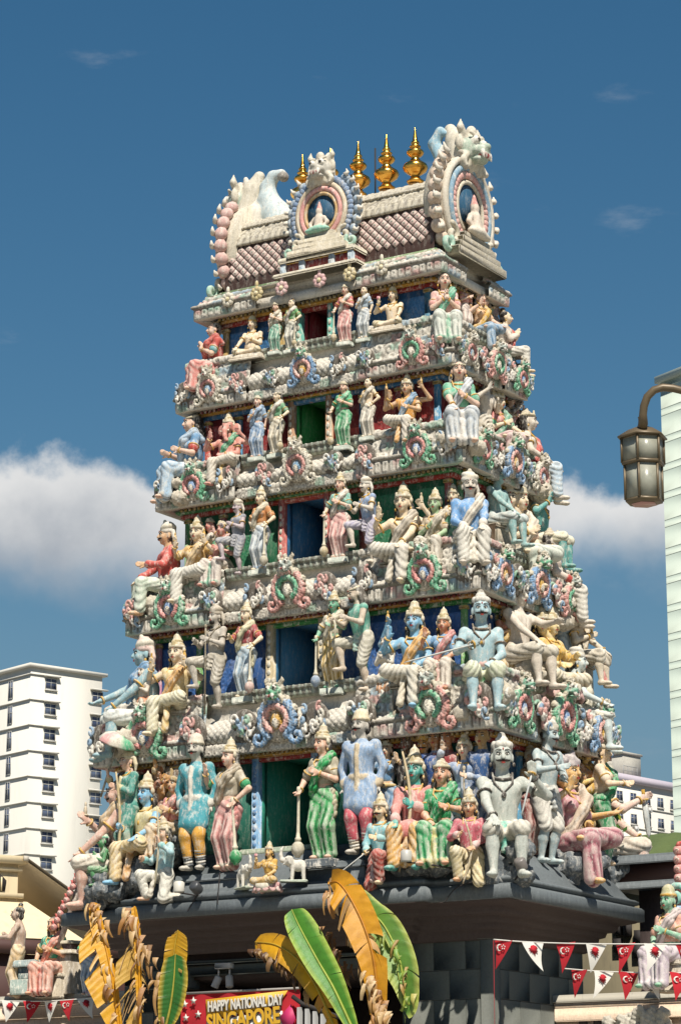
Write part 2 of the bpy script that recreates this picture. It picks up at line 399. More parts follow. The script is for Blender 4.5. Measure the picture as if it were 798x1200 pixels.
PZ = dict(stand=.5, sit=.27, fold=.27, cross=.065, kneel=.255, half=.255, up=.5, wide=.48, hang=.27)
SK = dict(pink='d9b49c', cream='dcc7a8', white='cfccc0', grey='a9b0ac', blue='7fa6b8', teal='5f9a93', green='4f9a72', yellow='d9b870', tan='c79f78', tealgrey='8fb0ac', pale='cbbfae', orange='d88d5c', rose='cf8f80', slate='8a9aa0', monkey='5a8f62')
GOLD = lin('c9a04e'); OFFW = lin('cdc6b4'); BLK = lin('27221f'); LIP = lin('a8463f')
HAIRC = dict(black='2b2724', brown='4b3a30', grey='6d675f')
def add_head(B, hc, Rm, s, female, c=None, kind='human'):
    T = lambda x, y, z: hc+Rm@(np.array([x, y, z])*s)
    if kind == 'elephant':
        B.el(T(0, .0, .01), V3(.062, .06, .06)*s, Rm, c=c); B.el(T(-.03, -.02, .035), V3(.034, .034, .034)*s, Rm, c=c); B.el(T(.03, -.02, .035), V3(.034, .034, .034)*s, Rm, c=c)
        for q in (-1, 1): B.el(T(q*.095, .012, -.012), V3(.052, .012, .058)*s, Rm@rotm(q*18), c=c)
        B.chain([T(0, -.045, -.005), T(.0, -.085, -.05), T(.01, -.095, -.11), T(.03, -.10, -.155), T(.055, -.115, -.17)], np.array([.034, .027, .022, .018, .013])*s, k=.02, c=c)
        return
    B.el(T(0, .012, .018), V3(.054, .064, .060)*s, Rm, c=c)
    B.el(T(0, -.020, -.022), V3(.044, .044, .052)*s, Rm, k=.02, c=c)
    B.el(T(0, -.040, -.062), V3(.018, .017, .014)*s, Rm, c=c)
    for q in (-1, 1):
        B.el(T(q*.026, -.043, -.020), V3(.019, .016, .020)*s, Rm, c=c)
        B.el(T(q*.056, .006, -.012), V3(.009, .014, .026)*s, Rm, k=.006, c=c)
        B.el(T(q*.0225, -.068, .003), V3(.014, .010, .009)*s, Rm, k=.008, sub=True)
    B.el(T(0, -.050, .020), V3(.036, .016, .010)*s, Rm, c=c)
    B.rc(T(0, -.061, .010), T(0, -.075, -.018), .0065*s, .0115*s, k=.008, c=c)
    B.el(T(0, -.060, -.041), V3(.018, .009, .008)*s, Rm, k=.008, c=c)
def face_paint(m, hc, Rm, s, moustache, tilak=True, beard=False):
    T = lambda x, y, z: hc+Rm@(np.array([x, y, z])*s)
    for q in (-1, 1):
        m.color('ded9cc'); m.ell(T(q*.0225, -.0560, .003), V3(.0125, .0072, .0058)*s, Rm@rotm(q*14), 8, 4)
        m.color(BLK); m.ell(T(q*.021, -.0610, .003), V3(.0052, .0045, .0050)*s, Rm, 6, 4)
        m.tube([T(q*.036, -.0525, .0085), T(q*.0225, -.0625, .0115), T(q*.010, -.0620, .0060)], .0022*s, 4)
        m.tube([T(q*.043, -.048, .0190), T(q*.034, -.059, .0262), T(q*.022, -.0655, .0280), T(q*.009, -.0675, .0240)], [.0014*s, .0026*s, .0030*s, .0022*s], 5)
    m.color(LIP); m.ell(T(0, -.0665, -.0385), V3(.0155, .0052, .0036)*s, Rm, 8, 4); m.ell(T(0, -.0655, -.0455), V3(.0125, .0055, .0042)*s, Rm, 8, 4)
    if tilak: m.color('a5332d'); m.ell(T(0, -.0665, .031), V3(.004, .003, .0075)*s, Rm, 6, 4)
    if moustache:
        m.color(BLK)
        for q in (-1, 1): m.tube([T(0, -.0715, -.0305), T(q*.017, -.0685, -.034), T(q*.032, -.056, -.033), T(q*.041, -.046, -.0245)], [.0045*s, .0078*s, .0055*s, .002*s], 6)
    if beard:
        m.color(BLK); m.ell(T(0, -.044, -.060), V3(.034, .026, .026)*s, Rm, 8, 5)
def hat_sdf(kind, hc, Rm, s, c1, c2, hair):
    T = lambda x, y, z: hc+Rm@(np.array([x, y, z])*s); up = Rm@V3(0, 0, 1); B = SDF(.006)
    hc_ = lin(HAIRC[hair])
    def hairback(long=True):
        B.el(T(0, .030, .012), V3(.062, .058, .064)*s, Rm, c=hc_)
        if long:
            for q in (-1, 1): B.chain([T(q*.050, .03, -.02), T(q*.060, .03, -.07), T(q*.066, .02, -.115)], np.array([.026, .024, .012])*s, c=hc_)
            B.el(T(0, .045, -.05), V3(.05, .03, .05)*s, Rm, c=hc_)
    if kind == 'crown':
        hairback(); B.to(T(0, .006, .047), up, .056*s, .013*s, c=c1); B.to(T(0, .006, .066), up, .047*s, .012*s, c=c2)
        B.rc(T(0, .008, .06), T(0, .010, .125), .050*s, .033*s, c=c1); B.to(T(0, .009, .095), up, .040*s, .009*s, c=c2)
        B.el(T(0, .010, .138), V3(.030, .030, .014)*s, Rm, c=c2); B.rc(T(0, .01, .14), T(0, .011, .175), .018*s, .006*s, c=c1)
        B.el(T(0, -.052, .073), V3(.020, .010, .026)*s, Rm, c=c2)
        for q in (-1, 1): B.el(T(q*.040, -.036, .066), V3(.013, .010, .018)*s, Rm, c=c1); B.el(T(q*.066, .004, .016), V3(.014, .018, .024)*s, Rm, c=c1)
        return B, .175
    if kind == 'tiara':
        hairback(); B.to(T(0, .004, .048), up, .055*s, .012*s, c=c1); B.el(T(0, -.046, .070), V3(.030, .010, .026)*s, Rm, c=c1)
        B.el(T(0, .020, .068), V3(.045, .045, .026)*s, Rm, c=c2); B.el(T(0, .018, .098), V3(.022, .022, .018)*s, Rm, c=c2)
        return B, .115
    if kind == 'turban':
        B.el(T(0, .030, -.01), V3(.056, .048, .050)*s, Rm, c=hc_)
        for i, (z, r, dx) in enumerate(((.040, .058, 0), (.060, .059, .006), (.080, .050, -.006))):
            B.to(T(dx, .008, z), Rm@unit((.18*(-1)**i, -.12, 1)), (r-.014)*s, .0225*s, c=c1 if i % 2 == 0 else c2)
        B.el(T(0, .01, .09), V3(.046, .046, .028)*s, Rm, c=c1); B.el(T(.0, -.02, .112), V3(.018, .016, .020)*s, Rm, c=c2)
        B.chain([T(.05, .04, .03), T(.066, .05, -.03), T(.06, .05, -.09)], np.array([.018, .018, .010])*s, c=c1)
        return B, .125
    if kind == 'cap':
        hairback(False); B.rc(T(0, .004, .045), T(0, .006, .078), .060*s, .052*s, c=c1); B.to(T(0, .004, .042), up, .055*s, .011*s, c=c2)
        B.el(T(0, .035, -.04), V3(.055, .03, .03)*s, Rm, c=hc_); B.el(T(0, .006, .105), V3(.030, .030, .026)*s, Rm, c=c2)
        return B, .13
    if kind == 'fez':
        hairback(False); B.rc(T(0, .006, .05), T(0, .008, .068), .060*s, .056*s, c=c1); B.to(T(0, .004, .040), up, .056*s, .011*s, c=c2); B.el(T(0, .04, -.03), V3(.058, .03, .04)*s, Rm, c=hc_)
        return B, .125
    if kind == 'bun':
        B.el(T(0, .022, .028), V3(.060, .060, .056)*s, Rm, c=hc_); B.el(T(0, .04, -.03), V3(.05, .034, .045)*s, Rm, c=hc_); B.el(T(0, .035, .098), V3(.030, .030, .026)*s, Rm, c=hc_)
        B.to(T(0, .03, .072), up, .026*s, .008*s, c=c1)
        return B, .12
    if kind == 'long':
        hairback(); B.el(T(0, .018, .030), V3(.060, .060, .054)*s, Rm, c=hc_); B.to(T(0, .0, .048), Rm@unit((0, -.25, 1)), .056*s, .008*s, c=c1)
        B.chain([T(0, .05, .02), T(0, .07, -.08), T(0, .06, -.16)], np.array([.05, .055, .03])*s, c=hc_)
        return B, .085
    if kind == 'knot':
        B.el(T(0, .022, .030), V3(.061, .060, .056)*s, Rm, c=hc_)
        for i in range(9): a = i*2*math.pi/9; B.el(T(.045*math.cos(a), .01+.045*math.sin(a), .062), V3(.018, .018, .022)*s, Rm, c=c1)
        B.el(T(0, .014, .090), V3(.036, .036, .026)*s, Rm, c=c1); B.el(T(0, .014, .118), V3(.022, .022, .018)*s, Rm, c=c2); B.el(T(0, .045, -.035), V3(.05, .03, .05)*s, Rm, c=hc_)
        return B, .13
    if kind == 'bald':
        B.el(T(0, .030, .022), V3(.057, .050, .056)*s, Rm, c=c1); return B, .08
    return None, .078
def ell_add(m, c, r): m.ell(c, r)
NFIG = [0]
def figure(name, label, at, H, face, legs='stand', arms=('down', 'down'), lean=(0, 0), head=(0, 0, 0), skin='pink', fem=False, low=None, up=(), hat=('crown', 'cfc7b2', 'c9a04e'),
           hair='black', moustache=False, beard=False, props=(), extra_arms=(), heads=(), jewel='c9a04e', seat=None, vox=1/120., hs=1.0, fat=1., group=None, cat='statue', ekind='human', shift=(0, 0), spread=1., tilak=True, mirror=False):
    legs = (legs, legs) if isinstance(legs, str) else legs
    if mirror: legs = legs[::-1]; arms = arms[::-1]; head = (-head[0], head[1], -head[2]); lean = (-lean[0], lean[1]); shift = (-shift[0], shift[1])
    root = empty(name, at, math.radians(face)); tag(root, label, cat, group); NFIG[0] += 1
    skc = lin(SK.get(skin, skin)); nz = min(PZ[l] for l in legs)
    P = V3(shift[0], shift[1], nz); lx, ly = lean
    chest = P+V3(lx, ly, .195); shc = P+V3(1.25*lx, 1.25*ly, .29); neck = P+V3(1.35*lx, 1.35*ly-.005, .325)
    hc = neck+V3(.25*lx, .35*ly-.012, .052+.05*hs); Rm = rotm(*head)
    hipw = .056 if not fem else .058; shw = .105 if not fem else .090
    shw *= .5+.5*fat
    B = SDF(.013); J = {}
    # legs
    for i, sd in enumerate((-1, 1)):
        l = legs[i]; hip = P+V3(sd*hipw, 0, -.01); sp = spread
        if l == 'stand': a, pole = V3(P[0]+sd*.05*sp, .0, .04), (sd*.1, -1, 0)
        elif l == 'wide': a, pole = V3(P[0]+sd*.12*sp, .0, .04), (sd*.4, -1, 0)
        elif l == 'sit': a, pole = V3(P[0]+sd*.075*sp, P[1]-.245, .04), (sd*.12, -1, .8)
        elif l == 'hang': a, pole = V3(P[0]+sd*.06*sp, P[1]-.21, .04), (sd*.3, -1, .7)
        elif l == 'fold': a, pole = V3(P[0]-sd*.085, P[1]-.20, nz+.012), (sd*1., -.25, .12)
        elif l == 'cross': a, pole = V3(P[0]-sd*.06, P[1]-.17-.03*sd, .04), (sd*1., -.3, .05)
        elif l == 'kneel': a, pole = V3(P[0]+sd*.06, P[1]+.17, .045), (sd*.15, -1, -.6)
        elif l == 'half': a, pole = V3(P[0]+sd*.08*sp, P[1]-.16, .04), (sd*.2, -1, .7)
        elif l == 'up': a, pole = V3(P[0]+sd*.10*sp, P[1]-.17, .24), (sd*.35, -1, .4)
        kn, a = ik(hip, a, .235, .232, pole)
        if l in ('fold', 'cross'): toe = a+unit(a-kn)*.06+V3(0, -.02, -.005)
        elif l == 'kneel': toe = a+V3(0, .02, -.03)
        else: toe = a+unit(V3(sd*.25, -1, 0))*.075+V3(0, 0, -.022)
        J[i] = (hip, kn, a, toe)
        B.rc(hip, kn, .060*fat, .037, c=skc); B.rc(kn, kn*.6+a*.4+V3(0, .010, 0), .035, .036, c=skc); B.rc(kn*.6+a*.4+V3(0, .010, 0), a, .036, .020, c=skc)
        if l not in ('kneel',): B.rc(a+V3(0, .012, -.012), toe, .024, .018, c=skc); B.el(toe, V3(.030, .030, .013), c=skc)
        else: B.rc(a, toe, .022, .018, c=skc)
    # trunk
    B.el(P+V3(0, .0, .02), V3(.088*fat, .064*fat, .07), c=skc); wst = P*.5+chest*.5
    B.rc(P+V3(0, 0, .03), chest, (.064 if fem else .072)*fat, (.076 if fem else .088)*fat, k=.03, c=skc)
    if fat > 1.15: B.el(wst+V3(0, -.04, -.02), V3(.095, .085, .085)*fat*.85, c=skc)
    B.el(chest+V3(0, .0, .03), V3((.086 if fem else .106)*(.6+.4*fat), .066, .085), k=.03, c=skc)
    for sd in (-1, 1):
        if fem: B.el(chest+V3(sd*.046, -.062, .025), V3(.042, .038, .040), c=skc)
        else: B.el(chest+V3(sd*.048, -.046, .045), V3(.050, .030, .040), c=skc)
        B.el(shc+V3(sd*shw, 0, -.01), V3(.037, .036, .038), k=.025, c=skc)
    B.rc(shc+V3(0, .01, -.01), neck+V3(0, 0, .03), .05, .036, k=.025, c=skc)
    if not fem and fat < 1.15:
        B.el(chest+V3(0, -.095, .02), V3(.006, .02, .05), k=.012, sub=True); B.el(wst+V3(0, -.094, -.015), V3(.007, .012, .008), k=.008, sub=True)
    # arms and hands
    HP = {}
    def arm(i, sd, spec, key, r=1., off=(0, 0, 0)):
        pole = None
        if isinstance(spec, tuple) and len(spec) == 2 and not np.isscalar(spec[0]): spec, pole = spec
        S = shc+V3(sd*shw, 0, -.01)+np.asarray(off)
        if spec == 'knee': T = J[i][1]+V3(-sd*.01, -.01, .045)
        elif isinstance(spec, str): q = ARM[spec]; T = shc+V3(sd*q[0], q[1], q[2])
        else: T = shc+V3(sd*spec[0], spec[1], spec[2])
        if pole is None: pole = (sd*.9, .45, -.8) if spec not in ('hip',) else (sd*1.3, .6, .1)
        E_, T = ik(S, T, .165, .15, pole)
        B.rc(S, E_, .033*r, .026*r, c=skc); B.rc(E_, T, .027*r, .0175*r, c=skc)
        f = unit(T-E_); nrm = unit(np.cross(f, V3(sd*.4, -1, .2)))
        if spec in ('pray',): f = unit(V3(-sd*.05, -.35, 1)); 
        if spec in ('raised', 'high'): f = unit(f*.4+V3(0, -.2, 1))
        side = unit(np.cross(f, V3(0, -1, .3)) if spec not in ('pray',) else V3(0, -1, .3)); pc = T+f*.026
        B.el(pc, V3(.026, .013, .030)*r, np.stack([side, np.cross(f, side), f], 1), k=.01, c=skc)
        curl = unit(np.cross(side, f)); curl = curl if curl[1] < 0 or spec in ('pray', 'raised') else -curl
        for q, ln in zip((-1.5, -.5, .5, 1.5), (.030, .036, .034, .026)):
            b = pc+f*.022+side*q*.0125; mid = b+f*ln*.6; B.rc(b, mid, .0078*r, .007*r, k=.003, c=skc); B.rc(mid, mid+unit(f+curl*(.15 if spec in ('pray', 'raised', 'knee') else .9))*ln*.6, .007*r, .0055*r, k=.003, c=skc)
        tb = T+f*.012+side*.022*(-sd); B.rc(tb, tb+unit(f*.8+side*-sd*.7+curl*.4)*.036, .010*r, .0065*r, k=.004, c=skc)
        HP[key] = (E_, T, f, S)
    for i, sd in enumerate((-1, 1)): arm(i, sd, arms[i], i)
    for n_, (i, spec) in enumerate(extra_arms): arm(i, -1 if i == 0 else 1, spec, 10+n_, .92, (0, .02, .0))
    add_head(B, hc, Rm, hs, fem, skc, ekind)
    hd = [(hc, Rm)]
    for off, yaw in heads:
        h2 = hc+np.asarray(off); R2 = rotm(yaw, head[1]); add_head(B, h2, R2, hs*.95, fem, skc); B.rc(neck, h2-V3(0, 0, .05), .035, .03, c=skc); hd.append((h2, R2))
    h = vox
    PARTS = [('body', B, h, skc)]
    # garments
    def legcloth(G, upto=1., infl=.016, c=None, fill=False):
        for i in (0, 1):
            hip, kn, a, toe = J[i]
            G.rc(hip+V3(0, 0, .0), kn, .061*fat+infl*.7, .038+infl, c=c)
            if upto > .5:
                e = kn+(a-kn)*min(1, (upto-.5)*2); G.rc(kn, e, .038+infl, .032+infl*1.1 if upto < 1 else .028+infl*1.3, c=c)
    if low:
        kind, c1, c2 = low[0], lin(low[1]), lin(low[2] if len(low) > 2 else low[1])
        G = SDF(.022); fold = low[3] if len(low) > 3 else None
        G.el(P+V3(0, .0, .035), V3(.094*fat+.010, .068*fat+.010, .072), c=c1)
        if kind == 'skirt':
            legcloth(G, 1., .020, c1); kl, kr = J[0][1], J[1][1]; al, ar = J[0][2], J[1][2]
            if legs[0] not in ('fold', 'cross') and legs[1] not in ('fold', 'cross'):
                G.rc(P, (kl+kr)/2+V3(0, .03, -.02), .075, .034, c=c1); G.rc((kl+kr)/2+V3(0, .02, -.02), (al+ar)/2+V3(0, .01, -.01), .034, .040, c=c2)
                for i in (0, 1): G.el(J[i][2]+V3(0, -.01, .0), V3(.05, .052, .022), c=c2)
                G.rc(al+V3(0, 0, .0), ar+V3(0, 0, .0), .030, c=c2); G.rc(kl+V3(0, .03, -.01), kr+V3(0, .03, -.01), .038, c=c1)
            fold = fold or 'v'
        elif kind == 'dhoti':
            legcloth(G, low[4] if len(low) > 4 else .95, .013, c1); fold = fold or 'd'; ctr = (J[0][1]+J[1][1])/2
            m0 = P+V3(0, -.085, .02); G.rc(m0, m0*.4+ctr*.6+V3(0, -.01, -.03), .024, .020, c=c2); G.rc(m0*.4+ctr*.6+V3(0, -.01, -.03), V3(ctr[0], min(ctr[1], m0[1])-.015, max(.05, nz-.24)), .022, .030, c=c2)
        elif kind == 'loin':
            legcloth(G, low[4] if len(low) > 4 else .42, .012, c1); m0 = P+V3(0, -.08, .03); G.rc(m0, m0+V3(0, -.02, -.13), .028, .022, c=c2); fold = fold or 'd'
        elif kind == 'trousers':
            legcloth(G, .82, .008, c1); fold = fold or 'n'
        base = P.copy()
        def ff(X, Y, Z_, kd=fold):
            if kd == 'v':
                lowr = np.clip((nz-.01-Z_)*7, 0, 1)
                return (.0120*(.62-np.abs(np.sin(X*58+1.3*np.sin(Z_*8+X*7)))))*lowr+.0070*(.62-np.abs(np.sin(X*24+Z_*40+1.5*np.sin(Y*24))))*(1-lowr)
            if kd == 'd': return .0095*(.62-np.abs(np.sin(Z_*56+np.abs(X-base[0])*66-Y*22+1.4*np.sin(X*17+Z_*13))))*(.7+.3*np.sin(X*21+Z_*19+Y*9))
            return .0022*np.sin(Z_*45+X*40)
        G.fold = ff
        def worn(V, cc, kd=fold):      # paint rubbed off along the fold ridges, colour darkened in the fold grooves
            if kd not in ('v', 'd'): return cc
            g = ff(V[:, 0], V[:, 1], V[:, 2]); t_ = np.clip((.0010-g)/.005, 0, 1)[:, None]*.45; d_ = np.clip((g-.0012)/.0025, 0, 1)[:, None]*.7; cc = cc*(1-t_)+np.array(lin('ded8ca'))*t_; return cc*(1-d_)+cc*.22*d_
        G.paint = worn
        nm = dict(skirt='skirt', dhoti='dhoti', loin='loincloth', trousers='trousers')[kind]
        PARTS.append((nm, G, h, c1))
        if kind == 'trousers' and len(low) > 2:
            S_ = MB()
            for i in (0, 1):
                hip, kn, a, toe = J[i]
                for q in range(6): S_.color(low[2] if q % 2 else 'd5d0c4'); e = kn*.5+a*.5+(a-kn)*.5*q/5.5; S_.torus(e, unit(a-kn), .034-.001*q, .010, 12, 6, 1.1)
            V_ = S_.mesh('stockings', True); scale_mesh(V_, H); link('stockings', V_, M_STATUE, root)
    for g in up:
        kind, c1, c2 = g[0], lin(g[1]), lin(g[2] if len(g) > 2 else g[1]); G = SDF(.02)
        if kind in ('blouse', 'tunic', 'shirt', 'vest'):
            G.rc(wst+V3(0, 0, -.03 if kind != 'blouse' else .045), chest, .082*fat, (.084 if fem else .096)*fat, c=c1); G.el(chest+V3(0, 0, .03), V3((.094 if fem else .115)*(.6+.4*fat), .075, .092), c=c1)
            for sd in (-1, 1):
                if fem: G.el(chest+V3(sd*.046, -.064, .025), V3(.047, .042, .045), c=c1)
                else: G.el(chest+V3(sd*.048, -.048, .045), V3(.058, .040, .048), c=c1)
                G.el(shc+V3(sd*shw, 0, -.01), V3(.043, .042, .044), c=c1)
                if kind != 'vest':
                    E_, T, f, S = HP[0 if sd < 0 else 1]; G.rc(S, E_ if kind != 'blouse' else S*.35+E_*.65, .037, .032, c=c1)
                    if kind in ('tunic', 'shirt'): G.rc(E_, E_*.18+T*.82, .030, .025, c=c1)
                    e0, e1 = (S*.35+E_*.65, S*.3+E_*.7) if kind == 'blouse' else (E_*.22+T*.78, E_*.15+T*.85); G.rc(e0, e1, .043 if kind == 'blouse' else .034, c=c2)
            G.rc(shc+V3(0, 0, -.01), shc+V3(0, 0, .012), .055, .048, c=c1)
            if kind in ('tunic',):
                for i in (0, 1): kn = J[i][1]; hip = J[i][0]; G.rc(hip+V3(0, 0, .02), hip*.38+kn*.62, .074, .066, c=c1)
                G.rc(P, (J[0][1]+J[1][1])*.3+P*.4, .085, .085, c=c1); G.to(P*.75+chest*.25, unit(chest-P), .072, .021, c=c2)
                pts = [chest+V3(0, -.085, .08), chest+V3(0, -.096, .0), wst+V3(0, -.088, -.05), P+V3(0, -.086, -.06)]; G.chain(pts, .016, k=.006, c=c2)
                if legs[0] == 'stand' and legs[1] == 'stand': G.rc(P+V3(0, -.02, -.05), P+V3(0, -.01, -.16), .078, .084, c=c1)
            G.fold = lambda X, Y, Z_: .0026*(.62-np.abs(np.sin(Z_*30+X*34+Y*38+1.5*np.sin(X*25+Z_*12))))
            nm = dict(blouse='blouse', tunic='tunic', shirt='shirt', vest='vest')[kind]
        elif kind == 'sash':      # cloth over one shoulder and across the trunk
            sd = 1 if not mirror else -1
            pts = [shc+V3(sd*.085, .055, -.03), shc+V3(sd*.080, -.015, .042), chest+V3(sd*.055, -.098 if fem else -.078, .06), chest+V3(0, -.112 if fem else -.098, -.01), wst+V3(-sd*.055, -.084, -.02), P+V3(-sd*.098, -.02, .035), P+V3(-sd*.085, .06, .02)]
            G.chain(pts, [.028, .034, .036, .033, .033, .034, .03], c=c1)
            pts2 = [P+V3(sd*.09, -.03, .05), P+V3(sd*.11, -.04, -.06), P+V3(sd*.115, -.04, -.16)]; G.chain(pts2, [.022, .024, .020], c=c2)
            G.fold = lambda X, Y, Z_: .0085*(.62-np.abs(np.sin((Z_*sd*.75-X)*80))); nm = 'sash'
        elif kind == 'shawl':
            for sd in (-1, 1): G.chain([shc+V3(sd*.05, .05, .03), shc+V3(sd*.085, -.03, .035), chest+V3(sd*.080, -.085, -.01), wst+V3(sd*.105, -.05, -.06)], [.03, .03, .026, .02], c=c1)
            G.fold = lambda X, Y, Z_: .004*np.sin(Z_*60+X*160); nm = 'shawl'
        elif kind == 'belt':
            G.to(P+V3(0, 0, .055), V3(0, 0, 1), .088*fat, .020, c=c1); G.el(P+V3(0, -.10*fat, .05), V3(.03, .014, .024), c=c2); nm = 'belt'
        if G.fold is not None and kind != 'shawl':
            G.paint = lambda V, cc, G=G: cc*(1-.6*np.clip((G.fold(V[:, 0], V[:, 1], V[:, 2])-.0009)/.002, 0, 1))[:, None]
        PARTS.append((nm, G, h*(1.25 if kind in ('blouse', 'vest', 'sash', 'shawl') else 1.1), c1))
    # head dress
    toph = .078*hs
    if hat and hat[0] and ekind == 'human':
        for n_, (h2, R2) in enumerate(hd):
            Bh, tt = hat_sdf(hat[0], h2, R2, hs if n_ == 0 else hs*.95, lin(hat[1]), lin(hat[2] if len(hat) > 2 else hat[1]), hair); toph = tt*hs
            if Bh: THIN.append((link(dict(crown='crown', tiara='tiara', turban='turban', cap='cap', fez='cap', bun='hair', long='hair', knot='hair', bald='hair')[hat[0]], Bh.build(h, H, 'hat'), M_STATUE, root), .5))
    elif ekind == 'elephant':
        Bh, tt = hat_sdf('crown', hc+V3(0, .0, .015), Rm, hs, lin(hat[1]), lin(hat[2]), hair); link('crown', Bh.build(h, H, 'hat'), M_STATUE, root)
        m = MB(); m.color('e4dcc8')
        for q in (-1, 1): m.tube([hc+V3(q*.03, -.05, -.03), hc+V3(q*.045, -.085, -.055), hc+V3(q*.05, -.105, -.05)], [.009, .007, .003], 6)
        m.color(BLK)
        for q in (-1, 1): m.ell(hc+V3(q*.042, -.045, .012), V3(.010, .008, .006))
        me = m.mesh('tusks', True); scale_mesh(me, H); link('tusks', me, M_STATUE, root)
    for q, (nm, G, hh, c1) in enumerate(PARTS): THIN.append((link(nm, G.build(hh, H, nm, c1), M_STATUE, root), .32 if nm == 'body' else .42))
    if ekind == 'human':
        for h2, R2 in hd:
            m = MB(); face_paint(m, h2, R2, hs, moustache, tilak, beard); me = m.mesh('face_paint', True); scale_mesh(me, H); tag(link('painted_face', me, MATS['face_paint'], root), kind='stuff')
    if jewel:
        def jw(nm, fn):
            m = MB(); m.color(jewel); fn(m); me = m.mesh(nm, True); scale_mesh(me, H); link(nm, me, M_STATUE, root)
        cb = chest+V3(0, -.082 if not fem else -.108, .02)
        def nk(m):
            m.torus(neck+V3(0, -.012, -.012), unit((0, -.5, 1)), (.052, .046), .0085, 16, 6)
            m.tube([shc+V3(-.055, -.01, .045), shc+V3(-.05, -.075, -.02), cb+V3(0, -.006, -.0), shc+V3(.05, -.075, -.02), shc+V3(.055, -.01, .045)], .0065, 6); m.ell(cb+V3(0, -.010, -.012), V3(.014, .008, .018))
        jw('necklace', nk)
        for i in (0, 1):
            E_, T, f, S = HP[i]; jw('bracelet', lambda m: m.torus(E_*.08+T*.92, unit(T-E_), .0235, .0065, 12, 5))
            if not any(g[0] in ('tunic', 'shirt') for g in up): jw('armlet', lambda m: m.torus(S*.45+E_*.55, unit(E_-S), .0385 if not any(g[0] in ('blouse',) for g in up) else .044, .007, 12, 5))
        for h2, R2 in hd:
            for q in (-1, 1): jw('earring', lambda m: m.ell(h2+R2@V3(q*.064*hs, .0, -.048*hs), V3(.009, .009, .013)))
    # things carved in the hands
    for p_ in props:
        k = p_[0]; m = MB(); key = p_[1]; E_, T, f, S = HP[key]; g = T+f*.028
        if k == 'mace':      # club standing on its round head
            c1 = p_[2]; bz = p_[3] if len(p_) > 3 else .02; m.color('cfc6ae'); b = V3(g[0]+(p_[4] if len(p_) > 4 else 0), g[1]-.01, bz); d = unit(g-b); Ln = np.linalg.norm(g-b)+.03; R_ = np.stack([unit(np.cross(d, V3(0, 1, 0))), np.cross(d, unit(np.cross(d, V3(0, 1, 0)))), d], 1)
            m.lathe([(.0, .12), (.024, .13), (.026, .15), (.017, .16), (.013, .2), (.011, Ln-.03), (.018, Ln-.01), (.014, Ln+.015), (.0, Ln+.02)], b, 12, R_)
            m.color(c1); m.lathe([(0, 0), (.022, .0), (.024, .012), (.045, .03), (.055, .065), (.045, .10), (.025, .122), (0, .124)], b, 16, R_); nm = 'mace'
        elif k == 'staff':
            m.color(p_[2]); t_ = p_[3] if len(p_) > 3 else .25; b_ = p_[4] if len(p_) > 4 else .0
            m.tube([V3(g[0], g[1], b_), g, V3(g[0]+.0, g[1], g[2]+t_)], .0095, 8); m.ell(V3(g[0], g[1], g[2]+t_), V3(.016, .016, .024)); nm = 'staff'
        elif k == 'bow':
            m.color(p_[2]); t_ = p_[3] if len(p_) > 3 else .28; pts = [V3(g[0]+.05*math.cos(a*1.5)*1.2-.06, g[1]-.0, g[2]+t_*a) for a in np.linspace(-1.25, 1, 14)]; m.tube(pts, [.004+.008*math.cos(a*1.2) for a in np.linspace(-1, 1, 14)], 6); nm = 'bow'
        elif k == 'sword':
            d = unit(p_[2]); m.color('b9bcb8'); sd = unit(np.cross(d, V3(0, -1, .2))); L = p_[3] if len(p_) > 3 else .32
            m.tube([g, g+d*L*.5, g+d*L*.9, g+d*L], [(.016, .006), (.019, .006), (.014, .005), (.002, .002)], 6); m.color('b8913f'); m.tube([g-d*.05, g], .011, 8); m.torus(g+d*.012, d, .022, .007, 10, 5); nm = 'sword'
        elif k == 'flower':
            m.color('d48a94')
            for i in range(7): a = i*2*math.pi/7; m.ell(g+V3(.016*math.cos(a), .016*math.sin(a), .05), V3(.012, .012, .026), rotm(0, 0, 0), 6, 4)
            m.color('7da06c'); m.tube([g-V3(0, 0, .03), g+V3(0, 0, .03)], .007, 6); nm = 'lotus_bud'
        elif k == 'emblem':
            m.color(p_[2]); m.ell(g+V3(0, 0, .045), V3(.016, .012, .034)); m.ell(g+V3(0, 0, .085), V3(.008, .008, .016)); m.torus(g+V3(0, 0, .02), (0, 0, 1), .014, .006, 10, 5); nm = 'emblem'
        elif k == 'garland':
            m.color(p_[2]); pts = [g+V3(.045*math.sin(a), -.01, -.09+.09*math.cos(a)) for a in np.linspace(0, 2*math.pi, 15)]; m.tube(pts, .012, 6); nm = 'garland'
        elif k == 'umbrella':
            m.color('8d8676'); d = unit(p_[2]); L = p_[3]; c0 = g+d*L; m.tube([g-d*.22, c0], .010, 8)
            n = 16; pr = [(.0, .10), (.07, .092), (.14, .062), (.19, .0), (.185, -.012), (.13, .045), (.0, .085)]
            R_ = np.stack([unit(np.cross(d, V3(0, 1, .1))), np.cross(d, unit(np.cross(d, V3(0, 1, .1)))), d], 1); V_ = []; cc = []
            for r_, z_ in pr:
                for q in range(n):
                    a = 2*math.pi*q/n; sc = 1-.10*(q % 2)*(r_/.19)**2; V_.append(c0+R_@V3(r_*sc*math.cos(a), r_*sc*math.sin(a), z_)); cc.append(lin(('5fae83', 'd8cfbd', 'd59a96', 'cfc6b4')[(q//2) % 4]))
            m.add(V_, [(i*n+j, i*n+(j+1) % n, (i+1)*n+(j+1) % n, (i+1)*n+j) for i in range(len(pr)-1) for j in range(n)]); m.C[-1] = np.array(cc); nm = 'parasol'
        me = m.mesh(nm, True); scale_mesh(me, H); link(nm, me, M_STATUE, root)
